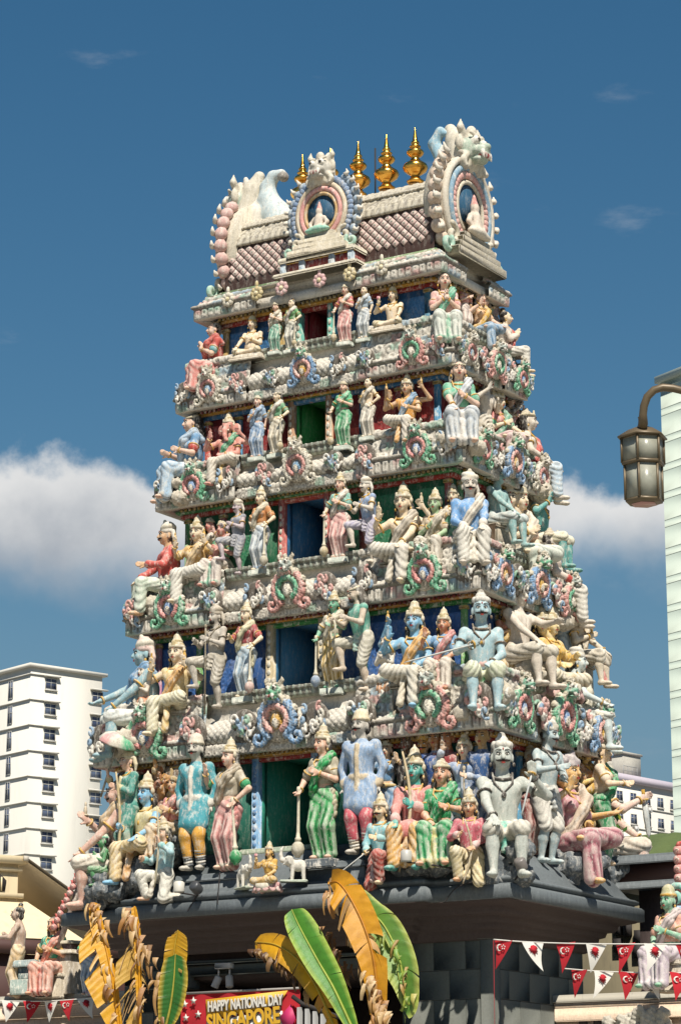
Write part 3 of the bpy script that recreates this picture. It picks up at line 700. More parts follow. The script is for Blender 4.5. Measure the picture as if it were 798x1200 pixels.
    if seat:      # the block the figure sits on, drawn in body units around the pelvis
        kind, c1 = seat[0], seat[1]; m = MB(); m.color(c1)
        if kind == 'block':
            m.bev(V3(P[0]-.15, P[1]-.10, -.02), V3(P[0]+.15, P[1]+.14, nz-.065), .012); m.bev(V3(P[0]-.165, P[1]-.115, nz-.085), V3(P[0]+.165, P[1]+.15, nz-.05), .008); nm = 'seat'
        elif kind == 'low':
            m.bev(V3(P[0]-.24, P[1]-.23, -.06), V3(P[0]+.24, P[1]+.10, .004), .012); m.bev(V3(P[0]-.26, P[1]-.25, -.085), V3(P[0]+.26, P[1]+.12, -.055), .010); nm = 'base_slab'
        elif kind == 'plinth':
            m.bev(V3(P[0]-.13, -.11, -.07), V3(P[0]+.13, .09, .004), .01); nm = 'base_slab'
        elif kind == 'rock':
            Bk = SDF(.03)
            for q in range(16): r2 = random.Random(q+NFIG[0]); Bk.el(V3(P[0]+r2.uniform(-.13, .13), P[1]+r2.uniform(-.16, .1), r2.uniform(.0, nz-.09)), V3(.07, .07, .055)*r2.uniform(.7, 1.25))
            Bk.fold = lambda X, Y, Z_: .010*np.sin(X*75+3*np.sin(Z_*40))*np.sin(Z_*70+Y*50)+.006*np.sin(Y*130+X*90)
            me = Bk.build(h*1.7, H, 'seat', lin(c1)); THIN.append((link('seat', me, M_STONE, root), .5)); m = None
        elif kind == 'lotus':
            for ring, (z, r_, n_, tilt) in enumerate(((.0, .20, 12, .9), (-.05, .215, 12, 1.2))):
                for q in range(n_):
                    a = 2*math.pi*(q+.5*ring)/n_; m.color('b98a8a' if ring == 0 else 'cfa9a2'); R_ = rotm(math.degrees(a)+90, -25); m.ell(V3(P[0]+r_*math.cos(a), P[1]-.06+r_*.75*math.sin(a), z-.02), V3(.055, .022, .055), R_, 8, 6)
            m.color('cfc6b2'); m.lathe([(0, -.1), (.17, -.1), (.19, -.06), (.2, .004), (0, .006)], (P[0], P[1]-.06, 0), 20); nm = 'lotus_seat'
        if m is not None:
            me = m.mesh(nm, kind == 'lotus'); scale_mesh(me, H); link(nm, me, M_TOWER, root)
    root['top'] = float(hc[2]+toph)
    return root
def scale_mesh(me, k):
    n = len(me.vertices); a = np.zeros(n*3, np.float32); me.vertices.foreach_get('co', a); me.vertices.foreach_set('co', a*k); me.update()
painted('face_paint', .05, .12, .4, bleach=0)
def pose_top(legs, lean, hat, hs=1.0):
    legs = (legs, legs) if isinstance(legs, str) else legs
    nz = min(PZ[l] for l in legs)
    tt = dict(crown=.175, tiara=.115, turban=.125, cap=.13, fez=.125, bun=.12, long=.085, knot=.13, bald=.08).get(hat[0] if hat else None, .078)
    return nz+.325+.052+.05*hs+tt*hs
# ------------------------------------------------------------------ the gateway tower
CZ = [13.96, 12.556, 11.095, 9.277, 7.389, 5.175]
CA = [2.09, 2.30, 2.53, 2.87, 3.19, 3.52]; CB = [.96, 1.08, 1.22, 1.42, 1.667, 1.98]
SILL = [14.30, 13.32, 11.75, 10.06, 8.25, 6.08]           # top of each ledge
WA = [None]+[CA[i]-.34 for i in range(5)]; WB = [None]+[CB[i]-.30 for i in range(5)]   # walls of storeys 1 (top) to 5
CW = [.85, .92, 1.0, 1.1, 1.2]; DX = -.15
tower = empty('gopuram', (0, 0, 0)); tag(tower, 'tall tapering temple gate tower of painted plaster storeys crowded with statues', 'temple tower')
STONE = lin('d6cfc0'); STONE2 = lin('b7ac98'); GROOVE = lin('57514a')
def ring(m, prof, a, b):
    """closed band round the tower: prof = list of (offset, z)"""
    V = [[sx*(a+o), sy*(b+o), z] for o, z in prof for sx, sy in ((-1, -1), (1, -1), (1, 1), (-1, 1))]; n = len(prof)
    m.add(V, [(i*4+j, i*4+(j+1) % 4, (i+1)*4+(j+1) % 4, (i+1)*4+j) for i in range(n-1) for j in range(4)])
def resample(prof, ds):
    P = np.array(prof, float); L = np.linalg.norm(np.diff(P, axis=0), axis=1); s = np.concatenate([[0], np.cumsum(L)]); n = max(int(s[-1]/ds), 2); q = np.linspace(0, s[-1], n+1)
    Q = np.stack([np.interp(q, s, P[:, 0]), np.interp(q, s, P[:, 1])], 1); T = np.gradient(Q, axis=0); T /= np.linalg.norm(T, axis=1)[:, None]+1e-9
    return Q, np.stack([T[:, 1], -T[:, 0]], 1), q         # points, outward normals (for upward running profiles), arc length
SIDES = {'front': (V3(1, 0, 0), V3(0, -1, 0)), 'right': (V3(0, 1, 0), V3(1, 0, 0)), 'left': (V3(0, -1, 0), V3(-1, 0, 0))}
def strip(side, dist, u0, u1, prof, pat, amp, base, groove=None, ds=.02, m0=False, m1=False, tint=None):
    t, n = SIDES[side]; Q, Nn, q = resample(prof, ds); nu = max(int((u1-u0)/ds), 2); f = np.linspace(0, 1, nu+1)[:, None]
    a = u0-(Q[None, :, 0] if m0 else 0); b = u1+(Q[None, :, 0] if m1 else 0); U = (a+(b-a)*f)+0*q[None, :]; S = np.broadcast_to(q, U.shape)
    Hh = pat(U, S); edge = np.clip(np.minimum(U-a, b-U)/.02, 0, 1)*np.clip(np.minimum(S, q[-1]-S)/.02, 0, 1); D = amp*Hh*edge
    o = dist+Q[None, :, 0]+D*Nn[None, :, 0]; z = Q[None, :, 1]+D*Nn[None, :, 1]
    P = U[..., None]*t+o[..., None]*n; P[..., 2] = z
    m = MB(); m.grid(P, flip=False)
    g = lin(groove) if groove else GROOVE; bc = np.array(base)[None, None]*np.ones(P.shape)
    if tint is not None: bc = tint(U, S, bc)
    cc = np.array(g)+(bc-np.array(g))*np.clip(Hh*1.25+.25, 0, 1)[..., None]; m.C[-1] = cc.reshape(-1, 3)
    return m.mesh('relief', True)
def p_lozenge(c):
    def f(U, S):
        p = np.mod((U+S)/c, 1); q = np.mod((U-S)/c, 1); d = np.minimum(np.minimum(p, 1-p), np.minimum(q, 1-q)); boss = np.exp(-((p-.5)**2+(q-.5)**2)*40)
        return np.clip(d*7, 0, 1)*.8+boss*.45
    return f
def p_meander(c, hgt):
    def f(U, S):
        p = np.mod(U/c, 1); q = S/hgt; box = np.clip(np.minimum(np.minimum(p, 1-p)*c, np.minimum(q, 1-q)*hgt)/.012-1, 0, 1)
        inner = np.clip((np.minimum(np.minimum(p, 1-p)*c, np.minimum(q, 1-q)*hgt)-.036)/.01, 0, 1); core = np.clip((np.minimum(np.minimum(p, 1-p)*c, np.minimum(q, 1-q)*hgt)-.052)/.01, 0, 1)
        return np.clip(box-inner*.8+core*.7, 0, 1)*np.where(np.mod(np.floor(U/c), 5) == 2, .6, 1)
    return f
def p_scroll(c, seed=0):
    def f(U, S):
        i = np.floor(U/c); j = np.floor(S/c); h = np.zeros(np.broadcast(U, S).shape)
        for di in (-1, 0, 1):
            for dj in (-1, 0, 1):
                ii, jj = i+di, j+dj; r1 = np.mod(np.sin(ii*12.98+jj*78.2+seed)*43758.5, 1); r2 = np.mod(np.sin(ii*39.3+jj*11.1+seed)*24634.6, 1)
                x = U-(ii+.5+.35*(r1-.5))*c; y = S-(jj+.5+.35*(r2-.5))*c; r = np.hypot(x, y)/c; th = np.arctan2(y, x)*np.where(r2 > .5, 1, -1)
                h = np.maximum(h, (np.cos(th+r*15+r1*6)*.5+.5)*np.clip(1.25-r*1.55, 0, 1))
        return np.clip(h*1.35, 0, 1)
    return f
def p_petal(c, hgt):
    def f(U, S):
        p = np.mod(U/c, 1)-.5; q = S/hgt; w = .47*np.sqrt(np.clip(1-q*q*.9, 0, 1)); return np.clip((w-np.abs(p))*8, 0, 1)*(.65+.35*np.cos(p*14))
    return f
def p_both(f, g, s0):
    return lambda U, S: np.where(S < s0, f(U, np.minimum(S, s0)), g(U, np.maximum(S-s0, 0)))
def speckle_tint(cols, c=.16):
    def f(U, S, bc):
        i = np.floor(U/c); r = np.mod(np.sin(i*91.7+np.floor(S/.12)*37.7)*4375.3, 1)
        for k, h in enumerate(cols):
            mk = (r > .55+k*.15) & (r < .55+(k+1)*.15); bc = np.where(mk[..., None], np.array(lin(h)), bc)
        return bc
    return f
def sub(name, me, mat, par):
    o = link(name, me, mat, par)
    if name in ('carved_strip', 'panel_relief', 'sea_monster'): THIN.append((o, .6))
    return o
LEDGE = []
TINTS = ['9fb7a4', 'c9a39a', '9db0b8']
for j in range(5):
    a, b, z0, z1, cw = CA[j], CB[j], CZ[j], SILL[j], CW[j]; H = z1-z0; m = MB(STONE); R0 = -.07
    ring(m, [(-.50, z0+.06), (-.30, z0+.045), (-.09, z0+.02), (R0-.02, z0), (R0, z0+.005), (R0, z0+.13), (R0-.06, z0+.17), (R0-.16, z0+H*.62), (R0-.2, z1-.085), (R0-.12, z1-.08), (R0-.12, z1), (-.80, z1+.002), (-.82, z1-.02)], a, b)
    led = sub('ledge', m.mesh('ledge'), M_STONE, tower); LEDGE.append(led)
    fh = .15+.03*(j > 1)                               # carved fascia
    rel = speckle_tint(TINTS)
    for side, dist, segs in (('front', b, ((-a, -cw+DX, True, False), (cw+DX, a, False, True))), ('right', a, ((-b, -b*.30, True, False), (b*.38, b, False, True))), ('left', a, ((-b, b, True, True),))):
        for u0, u1, m0, m1 in segs:
            pr = [(-.16, z0+.012), (0, z0), (0.0, z0+fh), (.035, z0+fh+.015), (.035, z0+fh+.045), (-.02, z0+fh+.06), (-.07, z0+fh+.12), (-.10, z0+H*.62), (-.13, z1-.10), (-.09, z1-.09), (-.09, z1-.03), (-.14, z1+.004), (-.36, z1+.006)]
            st = .16+fh+.07
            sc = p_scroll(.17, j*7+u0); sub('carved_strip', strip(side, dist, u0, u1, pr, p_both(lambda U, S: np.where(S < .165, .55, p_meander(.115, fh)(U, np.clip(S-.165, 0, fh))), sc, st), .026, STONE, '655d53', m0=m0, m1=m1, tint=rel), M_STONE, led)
    # cushion roll of scales over the doorway and on the flank
    if j > 0:
        zc = z0+.15; rh = max(.25, H*.38)
        for side, dist, u0, u1 in (('front', b, -cw+DX+.004, cw+DX-.004), ('right', a, -b*.30+.004, b*.38-.004)):
            pr = [(-.09, zc-.01)]+[(-.10+.115*math.sin(t_)-.04*(1-math.cos(t_)), zc+rh*(t_/math.pi)) for t_ in np.linspace(.12, math.pi*.98, 14)]+[(-.22, zc+rh+.02)]
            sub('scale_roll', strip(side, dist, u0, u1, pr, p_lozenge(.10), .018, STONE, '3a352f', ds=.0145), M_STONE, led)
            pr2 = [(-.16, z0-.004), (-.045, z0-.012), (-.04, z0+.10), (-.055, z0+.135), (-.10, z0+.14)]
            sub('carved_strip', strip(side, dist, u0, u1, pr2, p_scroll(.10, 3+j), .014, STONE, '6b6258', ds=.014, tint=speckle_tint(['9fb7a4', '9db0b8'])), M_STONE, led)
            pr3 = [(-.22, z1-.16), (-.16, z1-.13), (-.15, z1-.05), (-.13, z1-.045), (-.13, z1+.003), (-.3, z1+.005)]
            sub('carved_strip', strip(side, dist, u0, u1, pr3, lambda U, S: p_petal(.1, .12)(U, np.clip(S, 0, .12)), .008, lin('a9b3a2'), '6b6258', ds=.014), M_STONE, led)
# storeys: walls, panels, pilasters, friezes and the doorways
DW = [None, .22, .27, .33, .38, .43]
DOORC = [None, '8a323b', '3a9450', '3f78a5', '4d86ad', '348d78']
POSTC = [None, '5fa394', 'b08a6c', 'b0635c', 'b9a987', '7fa5c4']
PANEL = [None, ('2f5d86', '7d2f2c', '2f5d86'), ('7d2b2b', '33618a', '2c5a49'), ('2d6b4c', '7a2f39', '2e5c82'), ('33578c', '2c4f80', '6d2a30'), ('2d6a5a', '2b4d63', '24443f')]
PIL = [None, ('a58b54', '4a7d93'), ('a8483f', '4d85a5'), ('5b8f58', 'a05a4f'), ('b58296', '6f9d62'), ('8d3a37', '4f86a0')]
for k in range(1, 6):
    wa, wb, z0, z1 = WA[k], WB[k], SILL[k], CZ[k-1]+.03; dw = DW[k]; dt = z1-.10; th = .12; x0, x1 = DX-dw, DX+dw
    p = PANEL[k]; m = MB(); m.color(p[0])
    m.box((-wa, -wb, z0-.3), (x0-.002, -wb+th, z1)); m.box((x1+.002, -wb, z0-.3), (wa, -wb+th, z1)); m.color(p[1]); m.box((x0-.001, -wb+.003, dt), (x1+.001, -wb+th, z1))
    m.color(p[1]); m.box((wa-th, -wb+th+.001, z0-.3), (wa-.001, wb-th-.001, z1)); m.box((-wa+.001, -wb+th+.001, z0-.3), (-wa+th, wb-th-.001, z1)); m.box((-wa, wb-th, z0-.3), (wa, wb, z1))
    wall = sub('storey_wall', m.mesh('wall'), M_PANEL, tower)
    # passage behind the door
    dc = DOORC[k]; m = MB(); m.color(dc); y1 = wb-th-.01
    m.box((x0-.08, -wb+th+.002, z0-.02), (x0-.001, y1, z1-.01)); m.box((x1+.001, -wb+th+.002, z0-.02), (x1+.08, y1, z1-.01)); m.box((x0-.08, y1+.001, z0-.02), (x1+.08, y1+.006, z1-.01)); m.box((x0, -wb+.01, z1-.04), (x1, y1, z1-.015)); m.color('77706a'); m.box((x0, -wb-.02, z0-.05), (x1, y1, z0+.006))
    m.color(dc); m.box((x0-.0005, -wb+.02, z0), (x0+.02, -wb+th, dt)); m.box((x1-.02, -wb+.02, z0), (x1+.0005, -wb+th, dt))
    sub('door_passage', m.mesh('passage'), M_PANEL, wall)
    for s_ in (-1, 1):
        m = MB(); m.color(POSTC[k]); xc = DX+s_*(dw+.045); w_ = .045 if k < 4 else .055
        m.bev((xc-w_, -wb-.075, z0), (xc+w_, -wb+.03, dt+.02), .01)
        for q in range(int((dt-z0)/.11)): m.color('c9c4b4' if k != 5 else '5f8ab5'); m.ell((xc, -wb-.077, z0+.07+q*.11), (w_*.6, .012, .042), None, 8, 4)
        sub('door_post', m.mesh('post'), M_TOWER, wall)
    m = MB(); m.color('c08a4a' if k in (1, 3, 5) else '5c8a5e'); m.bev((x0-.13, -wb-.085, dt+.001), (x1+.13, -wb+.02, dt+.055), .008)
    m.color('9c3c3a'); m.prism([(x0+.02, dt), (x0+.1, dt-.02), (DX-.08, dt-.035), (DX, dt-.05), (DX+.08, dt-.035), (x1-.1, dt-.02), (x1-.02, dt)], -wb-.03, -wb-.01)
    sub('door_lintel', m.mesh('lintel'), M_TOWER, wall)
    m = MB(); m.color('8f9a86'); m.bev((x0-.2, -wb-.20, z0-.07), (x1+.2, -wb+.0, z0+.004), .01); sub('door_sill', m.mesh('sill'), M_TOWER, wall)
    # pilasters
    xs = [x for x in (-wa+.05, -wa*.70, -wa*.42, wa*.36, wa*.66, wa-.05)]
    for i, xc in enumerate(xs):
        m = MB(); m.color(PIL[k][i % 2]); m.bev((xc-.045, -wb-.05, z0), (xc+.045, -wb+.02, z1-.15), .008); m.color('b79a5a'); m.bev((xc-.06, -wb-.065, z1-.22), (xc+.06, -wb+.02, z1-.17), .008); m.bev((xc-.06, -wb-.065, z0+.0), (xc+.06, -wb+.02, z0+.06), .008)
        sub('pilaster', m.mesh('pil'), M_TOWER, wall)
    for i, yc in enumerate((-wb*.8, -wb*.3, wb*.3, wb*.8)):
        m = MB(); m.color(PIL[k][i % 2]); m.bev((wa-.02, yc-.045, z0), (wa+.05, yc+.045, z1-.15), .008); m.color('b79a5a'); m.bev((wa-.02, yc-.06, z1-.22), (wa+.065, yc+.06, z1-.17), .008)
        sub('pilaster', m.mesh('pil'), M_TOWER, wall)
    # painted relief on the panels
    for (xa, xb) in ((-wa*.70+.06, -wa*.42-.06), (wa*.36+.06, wa*.66-.06), (-wa+.11, -wa*.70-.06), (wa*.66+.06, wa-.11)):
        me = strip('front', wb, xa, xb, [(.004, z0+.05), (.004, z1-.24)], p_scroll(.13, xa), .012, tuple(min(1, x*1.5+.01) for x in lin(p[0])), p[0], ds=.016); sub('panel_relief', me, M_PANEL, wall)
    # friezes under the eaves: red, ochre, green mouldings and a row of dentils
    c3 = [('2f2a2a', 'b5893a', '8d2f2c'), ('3a3f33', 'b5893a', '3c6f9a'), ('3b2f2b', '3f7d4b', 'a33f37'), ('3b2f2b', 'b07a34', '33783f'), ('6f2a2e', 'b5893a', '8d2f2c')][k-1]
    for i, (o, za, zb) in enumerate(((.17, -.035, .012), (.115, -.085, -.036), (.06, -.145, -.086))):
        m = MB(); m.color(c3[i]); ring(m, [(-.02, z1+za), (o-.012, z1+za), (o, z1+za+.012), (o, z1+zb-.006), (o-.01, z1+zb), (-.02, z1+zb)], wa, wb); sub('frieze_band', m.mesh('frieze'), M_TOWER, wall)
    m = MB(); m.color('8a7440' if k % 2 else '6b2d2d')
    n = int(2*wa/.075)
    for i in range(n): x = -wa+(i+.5)*2*wa/n; m.cbox((x, -wb-.178, z1-.058), (.04, .03, .04))
    n2 = int(2*wb/.075)
    for i in range(n2): y = -wb+(i+.5)*2*wb/n2; m.cbox((wa+.178, y, z1-.058), (.03, .04, .04))
    tag(sub('dentils', m.mesh('dentils'), M_TOWER, wall), kind='stuff')
# horseshoe ornaments with lion masks
def yali_into(B, o, s, skin, mane, R_=None):
    R_ = np.eye(3) if R_ is None else R_; T = lambda x, y, z: o+R_@(V3(x, y, z)*s); c = lin(skin); c2 = lin(mane); wh = lin('e3ddcf')
    B.el(T(0, 0, 0), V3(.20, .17, .19)*s, R_, c=c); B.el(T(0, -.16, -.05), V3(.14, .11, .085)*s, R_, c=c); B.el(T(0, -.25, .0), V3(.06, .05, .045)*s, R_, c=c)
    B.el(T(0, -.15, -.16), V3(.12, .09, .05)*s, R_, c=c); B.el(T(0, -.22, -.115), V3(.10, .05, .03)*s, R_, c=lin('a33f3f'))
    for q in (-1, 1):
        B.el(T(q*.095, -.15, .075), V3(.055, .05, .055)*s, R_, c=wh); B.el(T(q*.098, -.195, .075), V3(.026, .02, .026)*s, R_, c=BLK)
        B.rc(T(q*.055, -.14, .15), T(q*.16, -.11, .17), .03*s, .022*s, c=c2); B.rc(T(q*.09, -.24, -.09), T(q*.10, -.26, -.19), .026*s, .008*s, c=wh)
        B.rc(T(q*.04, -.25, -.10), T(q*.04, -.26, -.15), .018*s, .010*s, c=wh)
        B.chain([T(q*.13, .0, .14), T(q*.22, .0, .24), T(q*.21, .0, .34)], np.array([.06, .045, .015])*s, c=c2); B.el(T(q*.22, .02, .05), V3(.05, .05, .10)*s, R_, c=c2)
        B.chain([T(q*.17, -.04, -.12), T(q*.24, -.05, -.2), T(q*.22, -.08, -.28)], np.array([.05, .04, .025])*s, c=c2)
    B.el(T(0, -.03, .22), V3(.08, .07, .10)*s, R_, c=c2)
SCHEME = [('6fae8a', 'd08f88', '7f9cc0', '6f9f86'), ('d29a90', '6fae8a', 'd8cfbd', '9aa39a'), ('7fa0c0', 'd9a59a', 'c9a04e', '5f9f7c'), ('cfc7b4', 'c98f86', '7fa0b8', 'b3ad9c')]
KUDU = []
for A_, B_, C_, D_ in SCHEME:
    B = SDF(.02); ctr = V3(0, 0, .36)
    arc = lambda r, y, a0=-58, a1=238, n=15: [ctr+V3(r*math.cos(math.radians(t_)), y, r*math.sin(math.radians(t_))) for t_ in np.linspace(a0, a1, n)]
    B.el(ctr+V3(0, .04, 0), V3(.34, .06, .34), c=lin('b9ae9a')); B.chain(arc(.285, -.02), .055, c=lin(A_)); B.chain(arc(.185, -.05), .042, c=lin(B_)); B.el(ctr+V3(0, -.03, -.02), V3(.10, .05, .12), c=lin(C_)); B.el(ctr+V3(0, -.07, -.06), V3(.05, .03, .08), c=lin('d8cfbd'))
    for q in (-1, 1):
        sp = [V3(q*(.33+r_*math.cos(t_)), -.02, .10+r_*math.sin(t_)) for t_, r_ in zip(np.linspace(2.2, 8.2, 12), np.linspace(.14, .03, 12))]; B.chain(sp, .04, k=.008, c=lin(A_)); B.el(sp[-1], V3(.035, .04, .035), c=lin(B_))
        for t_ in (25, 60): p0 = ctr+V3(q*.33*math.cos(math.radians(t_)), 0, .33*math.sin(math.radians(t_))); B.el(p0, V3(.06, .045, .06), c=lin('c9bfa9'))
    yali_into(B, V3(0, -.04, .76), .62, D_, 'bdb39d')
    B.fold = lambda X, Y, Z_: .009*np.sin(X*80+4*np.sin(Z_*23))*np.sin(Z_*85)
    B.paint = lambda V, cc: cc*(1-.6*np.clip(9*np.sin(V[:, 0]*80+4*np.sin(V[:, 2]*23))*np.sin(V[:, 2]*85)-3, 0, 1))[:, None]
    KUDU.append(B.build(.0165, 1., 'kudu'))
def kudu(par, side, u, dist, z, size, sch, lean=0):
    t, n = SIDES[side]; o = sub('horseshoe_ornament', KUDU[sch], M_TOWER, par); o.location = Vector(t*u+n*dist+V3(0, 0, z)); o.rotation_euler = (math.radians(lean), 0, {'front': 0, 'right': math.pi/2, 'left': -math.pi/2}[side]); o.scale = (size,)*3
KS = [None, .60, .66, .76, .88]
for j in range(1, 5):
    a, b, z0, cw, s = CA[j], CB[j], CZ[j], CW[j], KS[j]; led = LEDGE[j]
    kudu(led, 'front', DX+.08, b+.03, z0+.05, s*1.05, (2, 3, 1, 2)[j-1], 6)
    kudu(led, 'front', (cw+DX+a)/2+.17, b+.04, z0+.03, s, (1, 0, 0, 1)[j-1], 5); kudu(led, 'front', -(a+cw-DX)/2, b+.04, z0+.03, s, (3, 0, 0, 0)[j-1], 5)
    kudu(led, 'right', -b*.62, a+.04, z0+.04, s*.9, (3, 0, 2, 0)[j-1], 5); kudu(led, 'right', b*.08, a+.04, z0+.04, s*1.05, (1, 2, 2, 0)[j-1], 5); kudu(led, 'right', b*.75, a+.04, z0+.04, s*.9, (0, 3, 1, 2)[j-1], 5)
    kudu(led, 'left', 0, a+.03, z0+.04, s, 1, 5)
# leafy carving crowding the flank and the corners
FOL = []
for sd_ in range(3):
    r2 = random.Random(sd_+20); B = SDF(.016)
    for q in range(15):
        c_ = V3(r2.uniform(-.27, .27), r2.uniform(-.10, .0), r2.uniform(.10, .52)); r0 = r2.uniform(.07, .13); d_ = r2.choice((-1, 1)); ph = r2.uniform(0, 6)
        sp = [c_+V3(d_*r_*math.cos(t_+ph), -.04*k_/9, r_*math.sin(t_+ph)) for k_, (t_, r_) in enumerate(zip(np.linspace(0, 5.2, 10), np.linspace(r0, .02, 10)))]; B.chain(sp, np.linspace(.030, .036, 10), k=.008, c=lin(r2.choice(['dcd6ca', 'd3ccbd', 'dcd6ca', '8fb59c', 'cf9f96', '8fa8bd', 'd3ccbd'])))
    B.el((0, .05, .3), (.42, .07, .34), c=lin('6d655b')); FOL.append(B.build(.0165, 1., 'foliage'))
for j in range(1, 5):
    a, b, z0, s = CA[j], CB[j], CZ[j], KS[j]
    for q, (side, u, d_) in enumerate((('right', -b*.86, a), ('right', -b*.30, a), ('right', b*.42, a), ('right', b*.95, a-.03), ('front', a-.20, b), ('front', -a+.16, b), ('front', CW[j]+DX+.16, b-.01), ('front', -CW[j]+DX-.14, b-.01), ('front', DX+.62, b-.06), ('front', DX-.52, b-.06), ('left', -b*.5, a), ('left', b*.5, a))):
        t_, n_ = SIDES[side]; o = sub('foliage_carving', FOL[(q+j) % 3], M_STONE, LEDGE[j]); o.location = Vector(t_*u+n_*(d_+.02)+V3(0, 0, z0+.10)); o.rotation_euler = (math.radians(8), 0, {'front': 0, 'right': math.pi/2, 'left': -math.pi/2}[side]); o.scale = (s*(.62 if side == 'front' else .72), s*.8, s*.86)
# small rosettes on the top cornice
for i, (x, c_) in enumerate(((-.95, 'bfae82'), (-.52, 'c9a3a0'), (.12, 'c9a3a0'), (.62, 'bfae82'), (1.15, 'cfc6b2'), (-1.45, 'cfc6b2'))):
    m = MB(); m.color(c_)
    for q in range(8): t_ = q*math.pi/4; m.ell((.07*math.cos(t_), 0, .07*math.sin(t_)), (.045, .03, .045), None, 8, 4)
    m.color('d8c9a0'); m.ell((0, -.02, 0), (.035, .03, .035)); m.color(c_); m.ell((0, 0, .14), (.03, .025, .06), None, 8, 4)
    o = sub('rosette', m.mesh('rosette', True), M_TOWER, LEDGE[0]); o.location = (x, -CB[0]-.05, CZ[0]+.19)
# ------------------------------------------------------------------ barrel roof with gables and finials
RX0, RX1, RB, RZ0, RZT = -1.75, 1.80, .66, 14.33, 15.60
def rprof(t):      # t 0..1 from front eave over the ridge to the back eave
    ang = math.pi*t; y = -math.cos(ang)*(RB+.06*math.sin(ang*1.)); zz = RZ0+.05+(RZT-RZ0-.05)*math.sin(ang)**.72
    return y, zz
roof = MB(lin('4a3833')); n = 40; P = np.zeros((2, n+1, 3))
for i in range(n+1):
    y, z = rprof(i/n); P[0, i] = (RX0, y, z); P[1, i] = (RX1, y, z)
roof.grid(P); roofo = sub('barrel_roof', roof.mesh('roof', True), M_PANEL, tower)
m = MB(); m.color('5f7d4c'); ring(m, [(0, RZ0-.04), (.05, RZ0-.03), (.06, RZ0+.03), (.03, RZ0+.07), (-.03, RZ0+.09)], (RX1-RX0)/2+.02, RB+.02); o = sub('eave_moulding', m.mesh('eave'), M_TOWER, roofo); o.location = ((RX0+RX1)/2, 0, 0)
m = MB(); m.color('b8ae9a'); ring(m, [(0, SILL[0]-.02), (.14, SILL[0]-.01), (.16, SILL[0]+.03), (.1, SILL[0]+.05), (0, SILL[0]+.06)], (RX1-RX0)/2, RB); o = sub('eave_moulding', m.mesh('eave'), M_STONE, roofo); o.location = ((RX0+RX1)/2, 0, 0)
# lozenge scales, each a tile
TS = .070; tl = MB(); cpink = 'cdb2a8'
tl.color(cpink); d = TS*.85; tl.add([(0, 0, -d), (d, 0, 0), (0, 0, d), (-d, 0, 0), (0, -.014, -d*.8), (d*.8, -.014, 0), (0, -.014, d*.8), (-d*.8, -.014, 0)], [(0, 1, 5, 4), (1, 2, 6, 5), (2, 3, 7, 6), (3, 0, 4, 7), (4, 5, 6, 7)]); tl.color('8fa08f'); tl.ell((0, -.015, 0), (.014, .010, .014), None, 6, 4)
tile = tl.mesh('scale'); tile.materials.append(M_TOWER)
arc = [(rprof(t_)) for t_ in np.linspace(.02, .165, 60)]; L = np.concatenate([[0], np.cumsum(np.hypot(*np.diff(np.array(arc), axis=0).T))])
row = 0; s_ = TS*.85
while s_ < L[-1]-.05:
    y = np.interp(s_, L, [q[0] for q in arc]); z = np.interp(s_, L, [q[1] for q in arc]); y2 = np.interp(s_+.02, L, [q[0] for q in arc]); z2 = np.interp(s_+.02, L, [q[1] for q in arc]); tilt = math.atan2(y2-y, z2-z)
    x = RX0+.12+(TS if row % 2 else 0)
    while x < RX1-.1:
        o = bpy.data.objects.new('roof_scale', tile); col.objects.link(o); o.parent = roofo; o.location = (x, y-.004, z); o.rotation_euler = (-tilt, 0, 0); x += 2*TS
    row += 1; s_ += TS
# carved ridge
def rband(t0, t1, o, n=16): return [(-(rprof(q)[0])+o*math.cos(math.pi*q), rprof(q)[1]+o*math.sin(math.pi*q)) for q in np.linspace(t0, t1, n)]
def fslab(prof, pat, amp, gr='6a6258', base='c6bda8'): sub('ridge_band', strip('front', 0, RX0+.05, RX1-.05, prof, pat, amp, lin(base), gr), M_STONE, roofo)
b1 = rband(.150, .19, .06, 6); fslab([(b1[0][0]-.07, b1[0][1])]+b1+[(b1[-1][0]-.05, b1[-1][1]+.01)], lambda U, S: p_petal(.11, .3)(U, np.clip(S, 0, .3)), .012)
fslab(rband(.18, .28, .03), p_scroll(.16, 2), .024)
b2 = rband(.26, .31, .075, 6); fslab([(b2[0][0]-.06, b2[0][1]-.01)]+b2+[(b2[-1][0]-.06, b2[-1][1]+.01)], p_scroll(.12, 5), .014)
fslab(rband(.30, .52, .05), p_scroll(.15, 8), .024)
P = np.zeros((2, 12, 3))
for i, q in enumerate(np.linspace(.5, .88, 12)): y, z = rprof(q); P[0, i] = (RX0+.05, y-.04*math.cos(math.pi*q), z+.04*math.sin(math.pi*q)); P[1, i] = P[0, i]; P[1, i, 0] = RX1-.05
m = MB(STONE); m.grid(P); sub('ridge_band', m.mesh('rb'), M_STONE, roofo)
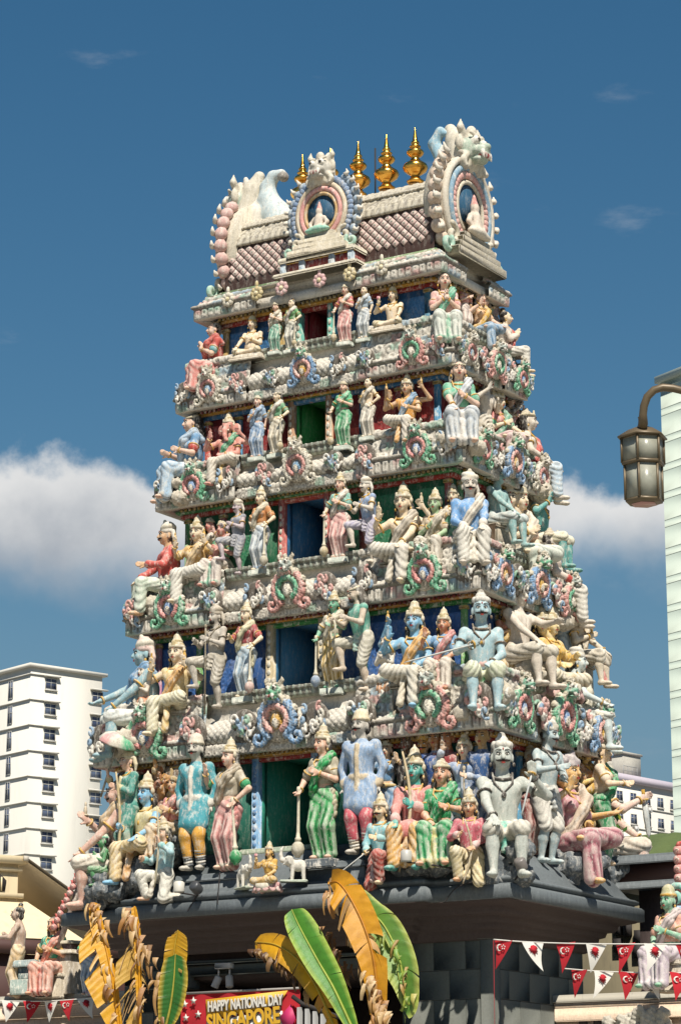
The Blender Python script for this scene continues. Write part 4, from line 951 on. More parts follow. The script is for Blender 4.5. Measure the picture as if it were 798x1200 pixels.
# gilded finials
fm = MB((.8, .5, .1)); prof = [(0, 0), (.10, 0), (.115, .03), (.09, .05), (.075, .07), (.06, .10), (.055, .12), (.09, .15), (.145, .20), (.165, .25), (.15, .30), (.10, .345), (.06, .365), (.065, .385), (.055, .40), (.05, .42), (.08, .445), (.105, .475), (.115, .505), (.10, .535), (.06, .555), (.052, .57), (.07, .585), (.075, .605), (.05, .625), (.042, .64), (.055, .655), (.05, .68), (.034, .70), (.03, .74), (.018, .82), (.008, .91), (0, .935)]
fm.lathe(prof, (0, 0, 0), 28); fme = fm.mesh('finial', True); fme.materials.append(M_GOLD)
for x in (-.83, -.345, .14, .625, 1.11): o = bpy.data.objects.new('finial', fme); col.objects.link(o); o.parent = roofo; o.location = (x, 0, 15.74); o.scale = (1.12, 1.12, .94)
m = MB(lin('3a3a3c')); m.tube([(.28, .25, 15.5), (.28, .25, 16.55)], .012, 6); sub('lightning_rod', m.mesh('rod'), M_DARK, roofo)
# gable arches
def gable(name, loc, rz, s, ring_cols, deity=True, flames=True, head=('b3ad9c', 'c4bba8'), thick=.16):
    g = link(name, None, None, tower); g.location = loc; g.rotation_euler[2] = rz; g.scale = (s,)*3
    ctr = V3(0, 0, .78); parts = []
    A = lambda r, y, a0=-62, a1=242, n=40, ex=1.12: [ctr+V3(r*math.cos(math.radians(t_)), y, r*ex*math.sin(math.radians(t_))) for t_ in np.linspace(a0, a1, n)]
    m = MB(); m.color('c9c0ac'); out = [(p_[0], p_[2]) for p_ in A(.64, 0)]; m.prism(out, -.02, thick+.10)
    back = m.mesh('gable_slab'); bo = link('gable_slab', back, M_STONE, g)
    for (r, y, rad, c_, bead) in ring_cols:
        m = MB(); m.color(c_); pts = A(r, y)
        if bead:
            for i, p_ in enumerate(A(r, y, n=bead)): m.ell(p_, (rad*1.15, rad*.8, rad*1.15), None, 8, 5)
            tag(link('bead_ring', m.mesh('beads', True), M_TOWER, g), kind='stuff')
        else: m.tube(pts, rad, 10); link('arch_ring', m.mesh('arch', True), M_TOWER, g)
    m = MB(); m.color('2f5670'); m.prism([(.30*math.cos(t_), .80+.36*math.sin(t_)) for t_ in np.linspace(-.6, math.pi+.6, 18)], -.045, -.03); link('niche', m.mesh('niche'), M_PANEL, g)
    # stepped seat with a small seated image
    m = MB(); m.color('bdb39d')
    for i, (w_, z_, d_) in enumerate(((.62, .10, .20), (.52, .20, .17), (.42, .30, .15), (.34, .38, .13))): m.bev((-w_, -.05-d_, z_-.12), (w_, -.02, z_), .015)
    link('stepped_seat', m.mesh('steps'), M_STONE, g)
    B = SDF(.03); c_ = lin('d0c6b4' if deity == 1 else '8fbfa8'); B.el((0, -.16, .44), (.20, .10, .07), c=c_); B.rc((0, -.13, .48), (0, -.12, .66), .10, .085, c=lin('cfc0ae')); B.el((0, -.13, .78), (.062, .06, .07), c=lin('cfc0ae')); B.rc((0, -.12, .84), (0, -.12, .97), .05, .018, c=lin('c98f86')); 
    for q in (-1, 1): B.chain([V3(q*.10, -.12, .66), V3(q*.18, -.14, .56), V3(q*.12, -.2, .47)], [.04, .033, .025], c=lin('cfc0ae')); B.el((q*.16, -.19, .42), (.10, .06, .045), c=c_)
    link('seated_image', B.build(.02, 1., 'img'), M_STATUE, g)
    # foliate scrolls at the feet
    for q in (-1, 1):
        B = SDF(.02)
        for k_, (x_, z_, r0) in enumerate(((.50, .30, .15), (.66, .14, .13), (.40, .10, .10))):
            sp = [V3(q*(x_+r_*math.cos(t_)), -.08-.02*k_, z_+r_*math.sin(t_)) for t_, r_ in zip(np.linspace(1.5+k_, 8+k_, 14), np.linspace(r0, .02, 14))]; B.chain(sp, .038, k=.008, c=lin(('c4bba6', '9fc0ac', 'd3a59c')[k_]))
        link('foot_scroll', B.build(.02, 1., 'scroll'), M_TOWER, g)
    # flame tongues round the rim
    if flames:
        for i, t_ in enumerate(np.linspace(-42, 222, 21)):
            if 62 < t_ < 118: continue
            a = math.radians(t_); p0 = ctr+V3(.70*math.cos(a), 0, .70*1.12*math.sin(a)); B = MB(); B.color(flames if isinstance(flames, str) else 'c9a79a'); R_ = rotm(0, 0, 90-t_)
            B.ell(p0+V3(0, thick*.4, 0), (.105, thick*.62, .085), R_, 10, 6); B.color('d8cfbf'); B.tube([p0+V3(.05*math.cos(a), -.03, .05*math.sin(a)), p0+V3(.12*math.cos(a), .0, .12*math.sin(a)), p0+V3(.13*math.cos(a)-.05*math.sin(a), .0, .13*math.sin(a)+.06)], [.045, .03, .008], 7)
            link('flame_tongue', B.mesh('flame', True), M_TOWER, g)
    B = SDF(.02); yali_into(B, V3(0, -.06, 1.60), 1.05, head[0], head[1])
    for q in (-1, 1):
        sp = [V3(q*(.20+r_*math.cos(t_)), -.08, 1.38+r_*math.sin(t_)) for t_, r_ in zip(np.linspace(1., 8, 14), np.linspace(.13, .02, 14))]; B.chain(sp, .035, k=.008, c=lin('b9b0a0'))
    B.chain([V3(0, .05, 1.45), V3(0, .12, 1.75), V3(.0, .22, 1.95)], [.2, .16, .08], c=lin(head[1]))
    for q in range(5): B.el((-.2+.1*q, -.10, 1.44-.03*abs(q-2)), (.05, .03, .09), c=lin('cfc6b2'))
    link('lion_mask', B.build(.021, 1., 'mask'), M_TOWER, g)
    return g
RC1 = ((.60, -.03, .05, 'c8bfae', 0), (.50, -.05, .045, '7f9dae', 0), (.42, -.05, .05, 'd2a298', 34), (.33, -.05, .03, 'c9bda6', 0))
RC2 = ((.60, -.03, .06, '7b8fa8', 40), (.50, -.05, .05, 'c9b79c', 0), (.41, -.06, .05, 'd59c94', 0), (.33, -.06, .035, 'c9a878', 0))
gable('end_gable', (1.93, 0.02, 14.30), math.pi/2, 1.10, RC1, 1, 'cdb7a2', ('a9b6a4', 'cbc3b0'))
gable('end_gable', (-1.84, 0.0, 14.30), -math.pi/2, 1.08, RC1, 1, 'c9a59c', ('a9b6a4', 'cbc3b0'))
gable('front_gable', (.08, -.86, 14.58), 0, .80, RC2, 2, '8fa0ae', ('b8b3a6', 'cbc3b0'))
# pedestal of the front gable
m = MB(); m.color('c6bda8'); m.bev((-.60, -1.02, 14.52), (.70, -.5, 14.60), .02); m.bev((-.66, -1.06, 14.30), (.76, -.5, 14.36), .02); m.color('8d3f3d'); m.box((-.56, -.96, 14.36), (.66, -.5, 14.52))
for x in (-.52, -.2, .3, .62): m.color('a9b6bd'); m.bev((x-.05, -.99, 14.361), (x+.05, -.94, 14.519), .008)
m.color('b5893a'); m.bev((-.58, -.985, 14.50), (.68, -.94, 14.522), .005)
sub('gable_pedestal', m.mesh('ped'), M_STONE, roofo)
# upswept sea-monster head and curling tail on each roof end
for sx in (-1, 1):
    B = SDF(.03); wh = lin('cfc9bb'); bl = lin('8fb0bd')
    if sx < 0:
        B.chain([V3(0, 0, 14.95), V3(-.12, 0, 15.35), V3(-.05, 0, 15.72)], [.34, .30, .26], c=wh); B.chain([V3(.42, 0, 15.45), V3(.26, 0, 15.72), V3(.12, 0, 15.98), V3(.10, 0, 16.20), V3(.20, 0, 16.36), V3(.34, 0, 16.38)], [.30, .24, .17, .12, .09, .07], c=lin('b9c6c6'))
        B.el((.38, 0, 16.32), (.08, .09, .08), c=lin('8d8880')); B.chain([V3(-.02, 0, 15.78), V3(-.16, 0, 16.05), V3(-.30, 0, 16.42)], [.17, .12, .04], c=wh); B.chain([V3(-.14, 0, 15.85), V3(-.26, 0, 16.08), V3(-.34, 0, 16.34)], [.10, .07, .03], c=lin('d3a298')); B.chain([V3(-.16, 0, 15.70), V3(-.30, 0, 15.72), V3(-.42, 0, 15.92)], [.12, .08, .06], c=lin('b8b9ac')); B.el((-.20, 0, 15.78), (.12, .14, .09), c=lin('b23d4a'))
        B.chain([V3(-.35, -.1, 14.42), V3(-.42, -.1, 14.7), V3(-.30, -.1, 15.05)], [.2, .14, .08], c=bl); B.el((-.42, -.02, 14.55), (.17, .28, .22), c=wh)
        B.chain([V3(.1, -.1, 15.2), V3(.35, -.1, 15.45), V3(.65, -.1, 15.42)], [.2, .2, .14], c=wh); x_ = -1.55
        o = sub('sea_monster', B.build(.024, 1., 'makara'), M_TOWER, roofo); o.location = (x_, 0, 0)
    else:
        B.chain([V3(0, 0, 15.35), V3(.03, 0, 15.75), V3(-.02, 0, 16.1)], [.26, .22, .13], c=wh); B.chain([V3(-.1, -.05, 16.0), V3(-.22, -.05, 16.25), V3(-.12, -.05, 16.42), V3(.0, -.05, 16.36)], [.1, .09, .07, .04], c=bl); B.el((0, 0, 14.6), (.10, .45, .3), c=bl)
        o = sub('sea_monster', B.build(.024, 1., 'makara'), M_TOWER, roofo); o.location = (1.68, 0, 0)
# ------------------------------------------------------------------ grey roofed base under the lowest statues
PA, PB, PZ0 = CA[5], CB[5], CZ[5]; BAY = .2; BX0, BX1 = -2.45, 2.40
def bay_ring(m, prof, a, b):
    """like ring(), with the middle of the front standing forward"""
    n = len(prof); k = 8; V = []
    for o, z in prof: V += [[-a-o, -b-o, z], [BX0-o, -b-o, z], [BX0-o, -b-o-BAY, z], [BX1+o, -b-o-BAY, z], [BX1+o, -b-o, z], [a+o, -b-o, z], [a+o, b+o, z], [-a-o, b+o, z]]
    m.add(V, [(i*k+j, i*k+(j+1) % k, (i+1)*k+(j+1) % k, (i+1)*k+j) for i in range(n-1) for j in range(k)])
b_ = PB-BAY*.5
m = MB(); bay_ring(m, [(-.10, PZ0+.01), (-.02, PZ0), (0, PZ0+.01), (0, PZ0+.16), (-.03, PZ0+.19), (-.10, PZ0+.20), (-.10, PZ0+.215), (-.055, PZ0+.235), (-.05, PZ0+.27), (-.09, PZ0+.295), (-.13, PZ0+.30), (-.17, PZ0+.33), (-.30, PZ0+.52), (-.50, PZ0+.70), (-.62, PZ0+.74), (-.62, PZ0+.86), (-.70, PZ0+.90), (-1.0, PZ0+.905)], PA, b_)
eave = link('plinth_roof', m.mesh('eave'), M_GREY, tower)
m = MB(); m.box((-PA+.68, -b_+.5, PZ0+.5), (PA-.68, PB-.5, PZ0+.903)); link('plinth_roof', m.mesh('core'), M_GREY, tower)
# steps the door guardians stand on
for (x0, x1, z1) in ((-1.62, -.55, PZ0+.58), (.28, 1.38, PZ0+.62)):
    m = MB(); m.bev((x0, -b_-BAY+.20, PZ0+.3), (x1, -b_+.5, z1), .02); m.bev((x0-.04, -b_-BAY+.17, z1-.10), (x1+.04, -b_+.5, z1-.06), .012); link('step', m.mesh('step'), M_GREY, tower)
m = MB(); m.bev((-.98, -b_-BAY+.42, PZ0+.5), (.72, -b_+.6, PZ0+.82), .015); link('step', m.mesh('step'), M_GREY, tower)
# brown mouldings under the eave
M_SOFF = painted('brown_soffit_paint', .08, .3, .6, base='4d4341', bleach=0, chalkcol='7a706c', grimecol='2c2625', bumpy=.2)
m = MB(); bay_ring(m, [(-.30, PZ0+.03), (-.04, PZ0+.012), (-.10, PZ0-.02), (-.26, PZ0-.06), (-.28, PZ0-.12), (-.31, PZ0-.15), (-.38, PZ0-.16), (-.40, PZ0-.22), (-.46, PZ0-.24), (-.47, PZ0-.30), (-.56, PZ0-.32), (-.57, PZ0-.42), (-.61, PZ0-.44)], PA, b_)
link('eave_moulding', m.mesh('soffit'), M_SOFF, tower)
# walls of grey blocks on the right pier, its flank and the left pier, down to the ground
WBA, WBB = PA-.63, b_-.63
bw = empty('tmp'); bpy.data.objects.remove(bw)
m = MB(); m.box((1.55, -WBB+.03, 0), (WBA-.03, WBB, PZ0-.3)); m.box((-WBA+.03, -WBB+.03, 0), (-1.95, WBB, PZ0-.3)); m.box((-1.95, -WBB+.05, 4.42), (1.55, WBB, PZ0-.3)); m.box((-1.95, WBB-.1, 0), (1.55, WBB, 4.42))
basew = link('base_wall', m.mesh('base'), M_SOFF, tower)
rh = .372; top = PZ0-.43
r_ = random.Random(3)
def block(lo, hi):
    m = MB(); m.bev(lo, hi, .004); link('wall_block', m.mesh('block'), M_BLOCK, basew)
for row in range(14):
    z1 = top-row*rh; z0 = max(z1-rh+.005, 0)
    if z1 < .1: break
    x = 1.56; off = .34 if row % 2 else .0
    cuts = [1.56]+[q for q in (1.56+.47-off*.7, 1.56+.94-off*.7) if 1.75 < q < WBA-.3]+[WBA-.16]
    for i in range(len(cuts)-1): block((cuts[i]+.0025, -WBB-r_.uniform(0, .004), z0), (cuts[i+1]-.0025, -WBB+.04, z1))
    cuts = [-WBB+.16]+[q for q in [-WBB+.16+.55*k+.27*(row % 2) for k in range(6)] if -WBB+.3 < q < WBB-.25]+[WBB]
    for i in range(len(cuts)-1): block((WBA-.04, cuts[i]+.004, z0), (WBA+r_.uniform(0, .004), cuts[i+1]-.004, z1))
    cuts = [-WBA, -WBA+.5-off*.5, -1.94]
    for i in range(len(cuts)-1): block((cuts[i]+.004, -WBB-.002, z0), (cuts[i+1]-.0025, -WBB+.04, z1))
m = MB(); m.bev((WBA-.165, -WBB-.03, 0), (WBA+.03, -WBB+.16, top), .01); m.bev((WBA-.20, -WBB-.055, top), (WBA+.055, -WBB+.19, top+.03), .008); link('corner_pier', m.mesh('pier'), M_BLOCK, basew)
# beams over the dark entrance
for (x0, x1, y, z0, z1) in ((-1.95, 1.55, -WBB-.05, 4.46, 4.60), (-1.95, 1.55, -WBB-.12, 4.61, 4.66), (-2.6, -1.75, -WBB-.16, 4.30, 4.55)):
    m = MB(); m.bev((x0, y, z0), (x1, -WBB+.2, z1), .012); link('beam', m.mesh('beam'), M_BLOCK, basew)
# ground
m = MB(); m.box((-1500, -800, -.2), (800, 3000, 0)); tag(link('ground', m.mesh('ground'), plain('paved_street', '8a867c', .85, var=.3, scale=.6)), kind='structure')
# ------------------------------------------------------------------ the statues, placed from the ledges they stand on
W_, G_, R_, P_, Y_, O_, B_, T_, L_, S_ = 'd3cdbf', '3f9663', 'b2473f', 'd49a90', 'd8ae62', 'c9a04e', '6f97b8', '5fa39e', 'b3a7b8', 'b4bcbf'
def pv(P):
    d = np.asarray(P, float)-CAM; return CY-FPX*d.dot(_U)/d.dot(_fw)
STOREY = 5
def S(label, side, u, vb, vt, out, face=None, **kw):
    P = ony(u, vb, -out) if side == 'front' else onx(u, vb, out)
    face = {'front': 0, 'right': 90}[side] if face is None else face
    per = pv(P)-pv(P+np.array([0, 0, 1.])); legs = kw.get('legs', 'stand'); hat = kw.get('hat', ('crown',))
    H = (vb-vt)/per/pose_top(legs, (0, 0), hat, kw.get('hs', 1.0)); px = vb-vt
    kw.setdefault('vox', 1/140. if H > 1.45 else (1/118. if H > 1.1 else 1/98.))
    kw.setdefault('group', ('', 'statues on the top storey', 'statues on the storey below the top', 'statues on the middle storey', 'statues on the storey above the lowest', 'statues on the lowest storey')[STOREY])
    return figure(kw.pop('name', 'statue'), label, tuple(P), H, face, **kw)
CR = ('crown', 'cdc1a6', 'b5a379'); TI = ('tiara', 'c9bd9f', 'b9ad95'); TU = ('turban', 'd3cdbf', 'c4bba6'); BU = ('bun', O_); LO = ('long', 'c9bd9f'); CP = ('cap', 'c6b98f', O_)
BL = lambda c, t=None: ('blouse', c, t or c); SH = lambda c, t=None: ('sash', c, t or c); SKT = lambda c, t=None, f='v': ('skirt', c, t or c, f); DH = lambda c, t=None, L=.95: ('dhoti', c, t or c, 'd', L); LN = lambda c, t=None, L=.42: ('loin', c, t or c, 'd', L)
BLK_ = ('block', 'b9ae9a'); RK = ('rock', 'bcb29f'); LOWS = ('low', 'b9ae9a'); PL = ('plinth', 'aab0a4')
# --- top storey
STOREY = 1; wb, wa, cb, ca = WB[1], WA[1], CB[1], CA[1]
S('seated woman statue in red with folded hands at the left corner of the top storey', 'front', 252, 462, 374, cb-.26, -44, legs='sit', arms=('pray', 'pray'), fem=True, skin='pink', low=SKT('cf7f76', 'd9b3a8'), up=(BL('b9574e', '6fa3a3'), SH('c4645a')), hat=BU, seat=RK)
S('stout bare man statue sitting cross-legged left of the red doorway', 'front', 296, 420, 370, wb+.16, 8, legs='cross', arms=('knee', 'chest'), fat=1.2, skin='cream', low=LN('cbb98f'), hat=CP, seat=LOWS)
S('standing woman statue in a green skirt beside the cross-legged man left of the red doorway', 'front', 323, 413, 354, wb+.29, 5, arms=('down', 'chest'), fem=True, skin='pink', low=SKT('5f9f86', 'cfc7b4'), up=(BL(W_), SH('c9bfa9')), hat=TI, seat=PL)
S('standing woman statue with a club, next to the teal post of the red doorway', 'front', 342, 411, 349, wb+.29, -5, arms=('chest', 'mace'), fem=True, skin='cream', low=SKT('b9b6a6', '7fa58a'), up=(BL('6f9f6a'), SH(W_)), hat=BU, props=(('mace', 1, 'b9a987'),), seat=PL)
S('standing woman statue in a pink and white sari right of the red doorway', 'front', 405, 402, 333, wb+.29, 6, arms=('mace', 'chest'), fem=True, skin='pink', low=SKT('d08c86', W_), up=(BL('c4746c'), SH(W_)), hat=TI, props=(('mace', 0, 'b9a987'),), seat=PL)
S('standing woman statue in pale blue between the pink sari and the man with lotus bud', 'front', 427, 398, 334, wb+.29, 0, arms=('chest', 'down'), fem=True, skin='cream', low=SKT('b9c0c2', W_), up=(BL('a9b9c4'), SH('c2c6c6')), hat=BU, seat=PL)
S('statue of a bare man sitting cross-legged holding up a pink lotus bud', 'front', 461, 387, 336, wb+.16, 5, legs='cross', arms=('raised', 'knee'), fat=1.12, skin='cream', low=LN('cbb98f'), hat=CP, props=(('flower', 0),), seat=LOWS)
S('seated woman statue in green and white praying at the near corner of the top storey', 'front', 521, 410, 316, cb-.25, 38, legs='sit', arms=('pray', 'pray'), fem=True, skin='pink', low=SKT('c9cfc2', '6fae8f'), up=(BL('d1a79c', P_), SH('6fae8f')), hat=BU, seat=RK)
S('slim standing woman statue just round the corner from the praying woman on the top storey', 'right', 545, 392, 328, wa+.15, 80, arms=('chest', 'hip'), fem=True, skin='pink', low=SKT('cdb9ae'), up=(BL('c98f86'),), hat=BU, seat=PL)
S('seated woman statue in a blue skirt on the narrow side of the top storey', 'right', 562, 415, 340, wa+.20, 80, legs=('sit', 'fold'), arms=('raised', 'knee'), fem=True, skin='pink', low=SKT('7fa3c0', W_), up=(BL('d8b08a'), SH('c9a04e')), hat=TI, heads=((V3(.085, .03, -.01), 35),), seat=BLK_)
S('standing woman statue in a lilac dress on the narrow side of the top storey', 'right', 580, 402, 346, wa+.13, 82, arms=('down', 'chest'), fem=True, skin='pink', low=SKT('c4b6bb'), up=(BL('b9a7ae'),), hat=BU, seat=PL)
S('praying man statue with a red sash at the far right corner of the top storey', 'right', 592, 440, 361, ca-.24, 118, legs='sit', arms=('pray', 'pray'), skin='cream', low=DH('d3cdbf', 'b2473f'), up=(('shirt', 'cfc2b2'), SH(R_)), hat=BU, seat=RK)
# --- second storey
STOREY = 2; wb, wa, cb, ca = WB[2], WA[2], CB[2], CA[2]
S('seated woman statue in blue holding a bowl at the left corner, storey below the top', 'front', 226, 590, 485, cb-.26, -42, legs='sit', arms=('front', 'chest'), fem=True, skin='pink', low=SKT('9fb9cc', W_), up=(BL('6f97b8', R_), SH('a9bccb')), hat=('long', 'c9bd9f'), seat=RK)
S('elephant-headed pink statue seated left of the green doorway', 'front', 268, 575, 484, wb+.20, 5, legs=('sit', 'fold'), arms=('raised', 'belly'), fat=1.28, skin='rose', low=DH('d3c7b4', 'c9a04e'), up=(SH('5fa37c'),), hat=CR, ekind='elephant', extra_arms=((0, (.19, -.1, .06)), (1, (.2, -.1, .03))), seat=BLK_)
S('standing woman statue in a blue sari left of the green doorway', 'front', 302, 537, 463, wb+.33, 5, arms=('chest', 'down'), fem=True, skin='pink', low=SKT('7796b6', 'a9b9c9'), up=(BL('8fa5bb'), SH('93a9bf')), hat=TI, seat=PL)
S('standing woman statue in white with a club beside the post of the green doorway', 'front', 325, 533, 459, wb+.33, -6, arms=('chest', 'mace'), fem=True, skin='cream', low=SKT('cbbfa6', W_), up=(BL('6f9f7a'), SH(W_)), hat=LO, props=(('mace', 1, 'b9a987'),), seat=PL)
S('standing woman statue in a green sari right of the green doorway', 'front', 403, 524, 446, wb+.33, 6, arms=('mace', 'chest'), fem=True, skin='pink', low=SKT('3f9a66', '6fb58c'), up=(BL('4f9f74'), SH('6fb58c')), hat=TI, props=(('mace', 0, 'b9a987'),), seat=PL)
S('statue of a slender standing woman in white, second right of the green doorway', 'front', 432, 513, 441, wb+.33, -4, arms=('chest', 'hip'), fem=True, skin='cream', low=SKT('cfc6b4'), up=(SH('cbc3b3'),), hat=BU, seat=PL)
S('statue of a seated four-armed man in gold with raised hands before a red panel', 'front', 478, 527, 437, wb+.20, 8, legs=('fold', 'sit'), arms=('raised', 'front'), skin='tan', low=DH('d3c9b8', 'd8a25c'), up=(('vest', 'd39a4f', '7fa0b8'), SH('7f9fb8')), hat=CR, extra_arms=((0, (.22, -.08, .07)), (1, (.21, -.08, .10))), props=(('emblem', 10, O_), ('emblem', 11, O_)), seat=BLK_)
S('seated woman statue with green sleeves and silver skirt, near corner, storey below the top', 'front', 538, 530, 423, cb-.26, 36, legs='sit', arms=('knee', 'chest'), fem=True, skin='pink', low=SKT('b9c0c4', 'd3cdc4'), up=(BL('6fae8f'), SH('c0c5c8')), hat=LO, seat=RK)
S('thin bare standing man statue bending his arm up, round the corner, storey below top', 'right', 567, 545, 440, wa+.14, 85, arms=('raised', 'chest'), lean=(0, -.03), skin='pale', low=LN('c4b9a6'), hat=LO, hair='grey', jewel=None)
S('two-headed seated woman statue in rose and green, narrow side, storey below the top', 'right', 584, 548, 453, wa+.20, 78, legs=('sit', 'fold'), arms=('chest', 'knee'), fem=True, skin='cream', low=SKT('cfa9a6', W_), up=(BL('c9837c', '5f9f7c'), SH('6f9f86')), hat=CR, heads=((V3(-.085, .02, .0), -38),), seat=BLK_)
S('dark standing man statue holding weapons, narrow side, storey below the top', 'right', 606, 545, 460, wa+.14, 95, arms=('raised', 'front'), skin='7d746c', low=LN('8f867a'), hat=CP, moustache=True, jewel='8a8070')
S('seated man statue leaning on his arm at the far right corner, storey below the top', 'right', 618, 590, 478, ca-.26, 118, legs='sit', arms=((.12, -.16, -.22), 'knee'), skin='pale', low=DH('b9cbd6', '8fb0c4'), up=(SH(R_),), hat=TI, seat=RK)
# --- middle storey
STOREY = 3; wb, wa, cb, ca = WB[3], WA[3], CB[3], CA[3]
S('man statue in red jacket and white turban at the left corner of the middle storey', 'front', 197, 726, 610, cb-.26, -44, legs='sit', arms=('knee', 'front'), skin='tan', low=DH('c4d0bb', W_), up=(('shirt', 'c2574f', 'b2473f'),), hat=TU, moustache=True, jewel=None, seat=RK)
S('seated goddess statue with raised hands and white skirt, left niche of the middle storey', 'front', 231, 713, 603, wb+.20, 5, legs=('sit', 'fold'), arms=('raised', 'raised'), fem=True, skin='cream', low=SKT('d3cdbf', 'c9b48a', 'd'), up=(BL('c9a66a'), SH('d3b98f')), hat=CR, props=(('emblem', 0, O_), ('emblem', 1, O_)), seat=BLK_)
S('small seated woman statue in green and rose beside the goddess with raised hands', 'front', 261, 692, 609, wb+.15, 0, legs='sit', arms=('lap', 'chest'), fem=True, skin='rose', low=SKT('cfc0b4', '6fae8f'), up=(BL('6f9f7c'), SH('c98f86')), hat=TI, seat=BLK_)
S('grey-lilac man statue with one leg raised, left of the middle storey doorway', 'front', 279, 675, 584, wb+.32, -20, legs=('up', 'stand'), arms=('front', 'chest'), skin='b3a3a6', low=LN('8d8f98'), up=(('vest', '8d9099'),), hat=('turban', 'c9bfae', 'b9ae9a'), moustache=True)
S('standing woman statue with a mace and blue pleated skirt, left of the middle doorway', 'front', 306, 669, 568, wb+.33, -8, arms=('hip', 'mace'), fem=True, skin='cream', low=SKT('b9c3c9', '7f9dbb'), up=(BL('c98a55'), SH('cfc3a9')), hat=CR, props=(('mace', 1, 'b9b09a'),), seat=PL)
S('standing woman statue in a rose and white sari right of the middle doorway', 'front', 399, 655, 552, wb+.33, 6, arms=('mace', 'chest'), fem=True, skin='pink', low=SKT('d39a93', W_), up=(BL('7fae9f'), SH('d8cfc0')), hat=CR, props=(('mace', 0, 'b9a987'),), seat=PL)
S('statue of a lilac-clad man with one foot up, second right of the middle doorway', 'front', 434, 662, 558, wb+.34, -25, legs=('up', 'stand'), arms=('front', 'chest'), lean=(0, -.03), skin='pale', low=LN('a9a3b6'), up=(('vest', '8fa3c0'),), hat=('turban', 'd3cdbf', 'b9ae9a'), moustache=True)
S('large seated god statue in a white draped dhoti with raised hands on the middle storey', 'front', 474, 693, 564, wb+.20, 8, legs=('fold', 'sit'), arms=('raised', 'knee'), skin='cream', low=DH('cfc7b8', 'b9ae9a'), up=(SH('bdb2a0'),), hat=CR, extra_arms=((1, (.20, -.09, .06)),), props=(('emblem', 0, 'b9a987'), ('emblem', 10, 'b9a987')), seat=BLK_)
S('seated woman statue with a green face beside the god in the white dhoti', 'front', 511, 672, 571, wb+.18, 10, legs='sit', arms=('chest', 'lap'), fem=True, skin='9fb98f', low=SKT('c9bfae', W_), up=(BL('b7a58a'), SH('c4b9a4')), hat=CR, seat=BLK_)
S('moustached man statue in a blue jacket at the near corner of the middle storey', 'front', 551, 672, 551, cb-.26, 36, legs='sit', arms=('lap', 'knee'), skin='pale', low=DH('d3cdbf', 'c4bba9'), up=(('shirt', '6f9cc8', 'd8cfbf'), SH('cfc4b2')), hat=TU, moustache=True, jewel=None, seat=RK)
S('bare teal-grey seated man statue with white headcloth round the corner of the middle storey', 'right', 583, 645, 543, wa+.22, 82, legs='sit', arms=('knee', 'lap'), skin='tealgrey', low=LN('b9c4c0'), hat=TU, seat=BLK_, jewel=None)
S('two-headed cream seated goddess statue on the narrow side of the middle storey', 'right', 608, 700, 568, wa+.22, 76, legs=('sit', 'fold'), arms=('chest', 'lap'), fem=True, skin='cream', low=SKT('c9d0c0', '7faa8f'), up=(BL('d8b9a0'), SH('d3c6b2')), hat=TI, heads=((V3(-.085, .02, .0), -38),), seat=BLK_)
S('teal man statue in a large white turban with a club on the narrow side', 'right', 632, 672, 560, wa+.20, 100, legs='sit', arms=('raised', 'down'), skin='teal', low=LN('d3cdb0', 'c9a04e'), hat=TU, props=(('emblem', 0, 'b9a987'),), moustache=True, seat=BLK_)
S('seated man statue in red and white at the far right corner of the middle storey', 'right', 646, 735, 618, ca-.26, 118, legs='sit', arms=((.12, -.17, -.21), 'knee'), skin='pale', low=DH('d3cdbf', 'cfc7b8'), up=(('shirt', 'd3c3b4', 'b2473f'),), hat=TI, seat=RK)
# --- fourth storey
STOREY = 4; wb, wa, cb, ca = WB[4], WA[4], CB[4], CA[4]
S('blue-grey seated man statue stretching out his arm beside the white tower block', 'front', 170, 893, 744, cb-.28, -46, legs='sit', arms=((.10, -.30, -.17), 'knee'), skin='8fadb3', low=LN('cfd3cc'), up=(SH('6f97b8'),), hat=('turban', 'd3b9ae', 'cfc7b4'), seat=RK)
S('small orange statue of a praying child standing before the outstretched-arm statue', 'front', 168, 862, 779, cb-.12, -10, arms=('pray', 'pray'), skin='pale', low=SKT('d98a5a', 'd3a07a'), hat=('bald', 'b9a58f'), hs=1.3, jewel=None)
S('statue of a seated crowned god in gold and cream, left niche above the lowest storey', 'front', 207, 868, 740, wb+.28, 5, legs=('sit', 'fold'), arms=('raised', 'raised'), skin='cream', low=DH('d9d0ae', 'c9a866'), up=(('vest', 'd3bd8c', 'b2473f'), SH('cfa36a')), hat=CR, props=(('emblem', 0, O_), ('emblem', 1, O_)), seat=BLK_)
S('weathered grey statue of an ascetic with staff and raised leg left of the storey-four doorway', 'front', 253, 832, 708, wb+.38, -16, legs=('up', 'stand'), arms=('front', 'chest'), skin='b3aa9c', low=LN('a9a08f'), hat=('turban', 'b9ae9c', 'a89d8a'), beard=True, props=(('staff', 1, '8f8470', .12, -.06),), jewel='8f8470')
S('standing woman statue in blue check skirt with round mace, above the lowest storey', 'front', 289, 818, 703, wb+.33, -8, arms=('front', 'mace'), fem=True, skin='cream', low=SKT('9fb6c4', W_), up=(BL('a34f52', R_), SH('d3cba8')), hat=CR, props=(('mace', 1, 'c4a79c'),), seat=PL)
S('green-faced woman statue with yellow skirt and staff right of the storey-four doorway', 'front', 392, 808, 690, wb+.33, 4, arms=('mace', 'front'), fem=True, skin='6fa98a', low=SKT('d8b566', W_), up=(BL('c9c0aa'), SH('cfc6ae')), hat=CR, props=(('mace', 0, '8d9bab'), ('staff', 1, 'a58f66', .10)), seat=PL)
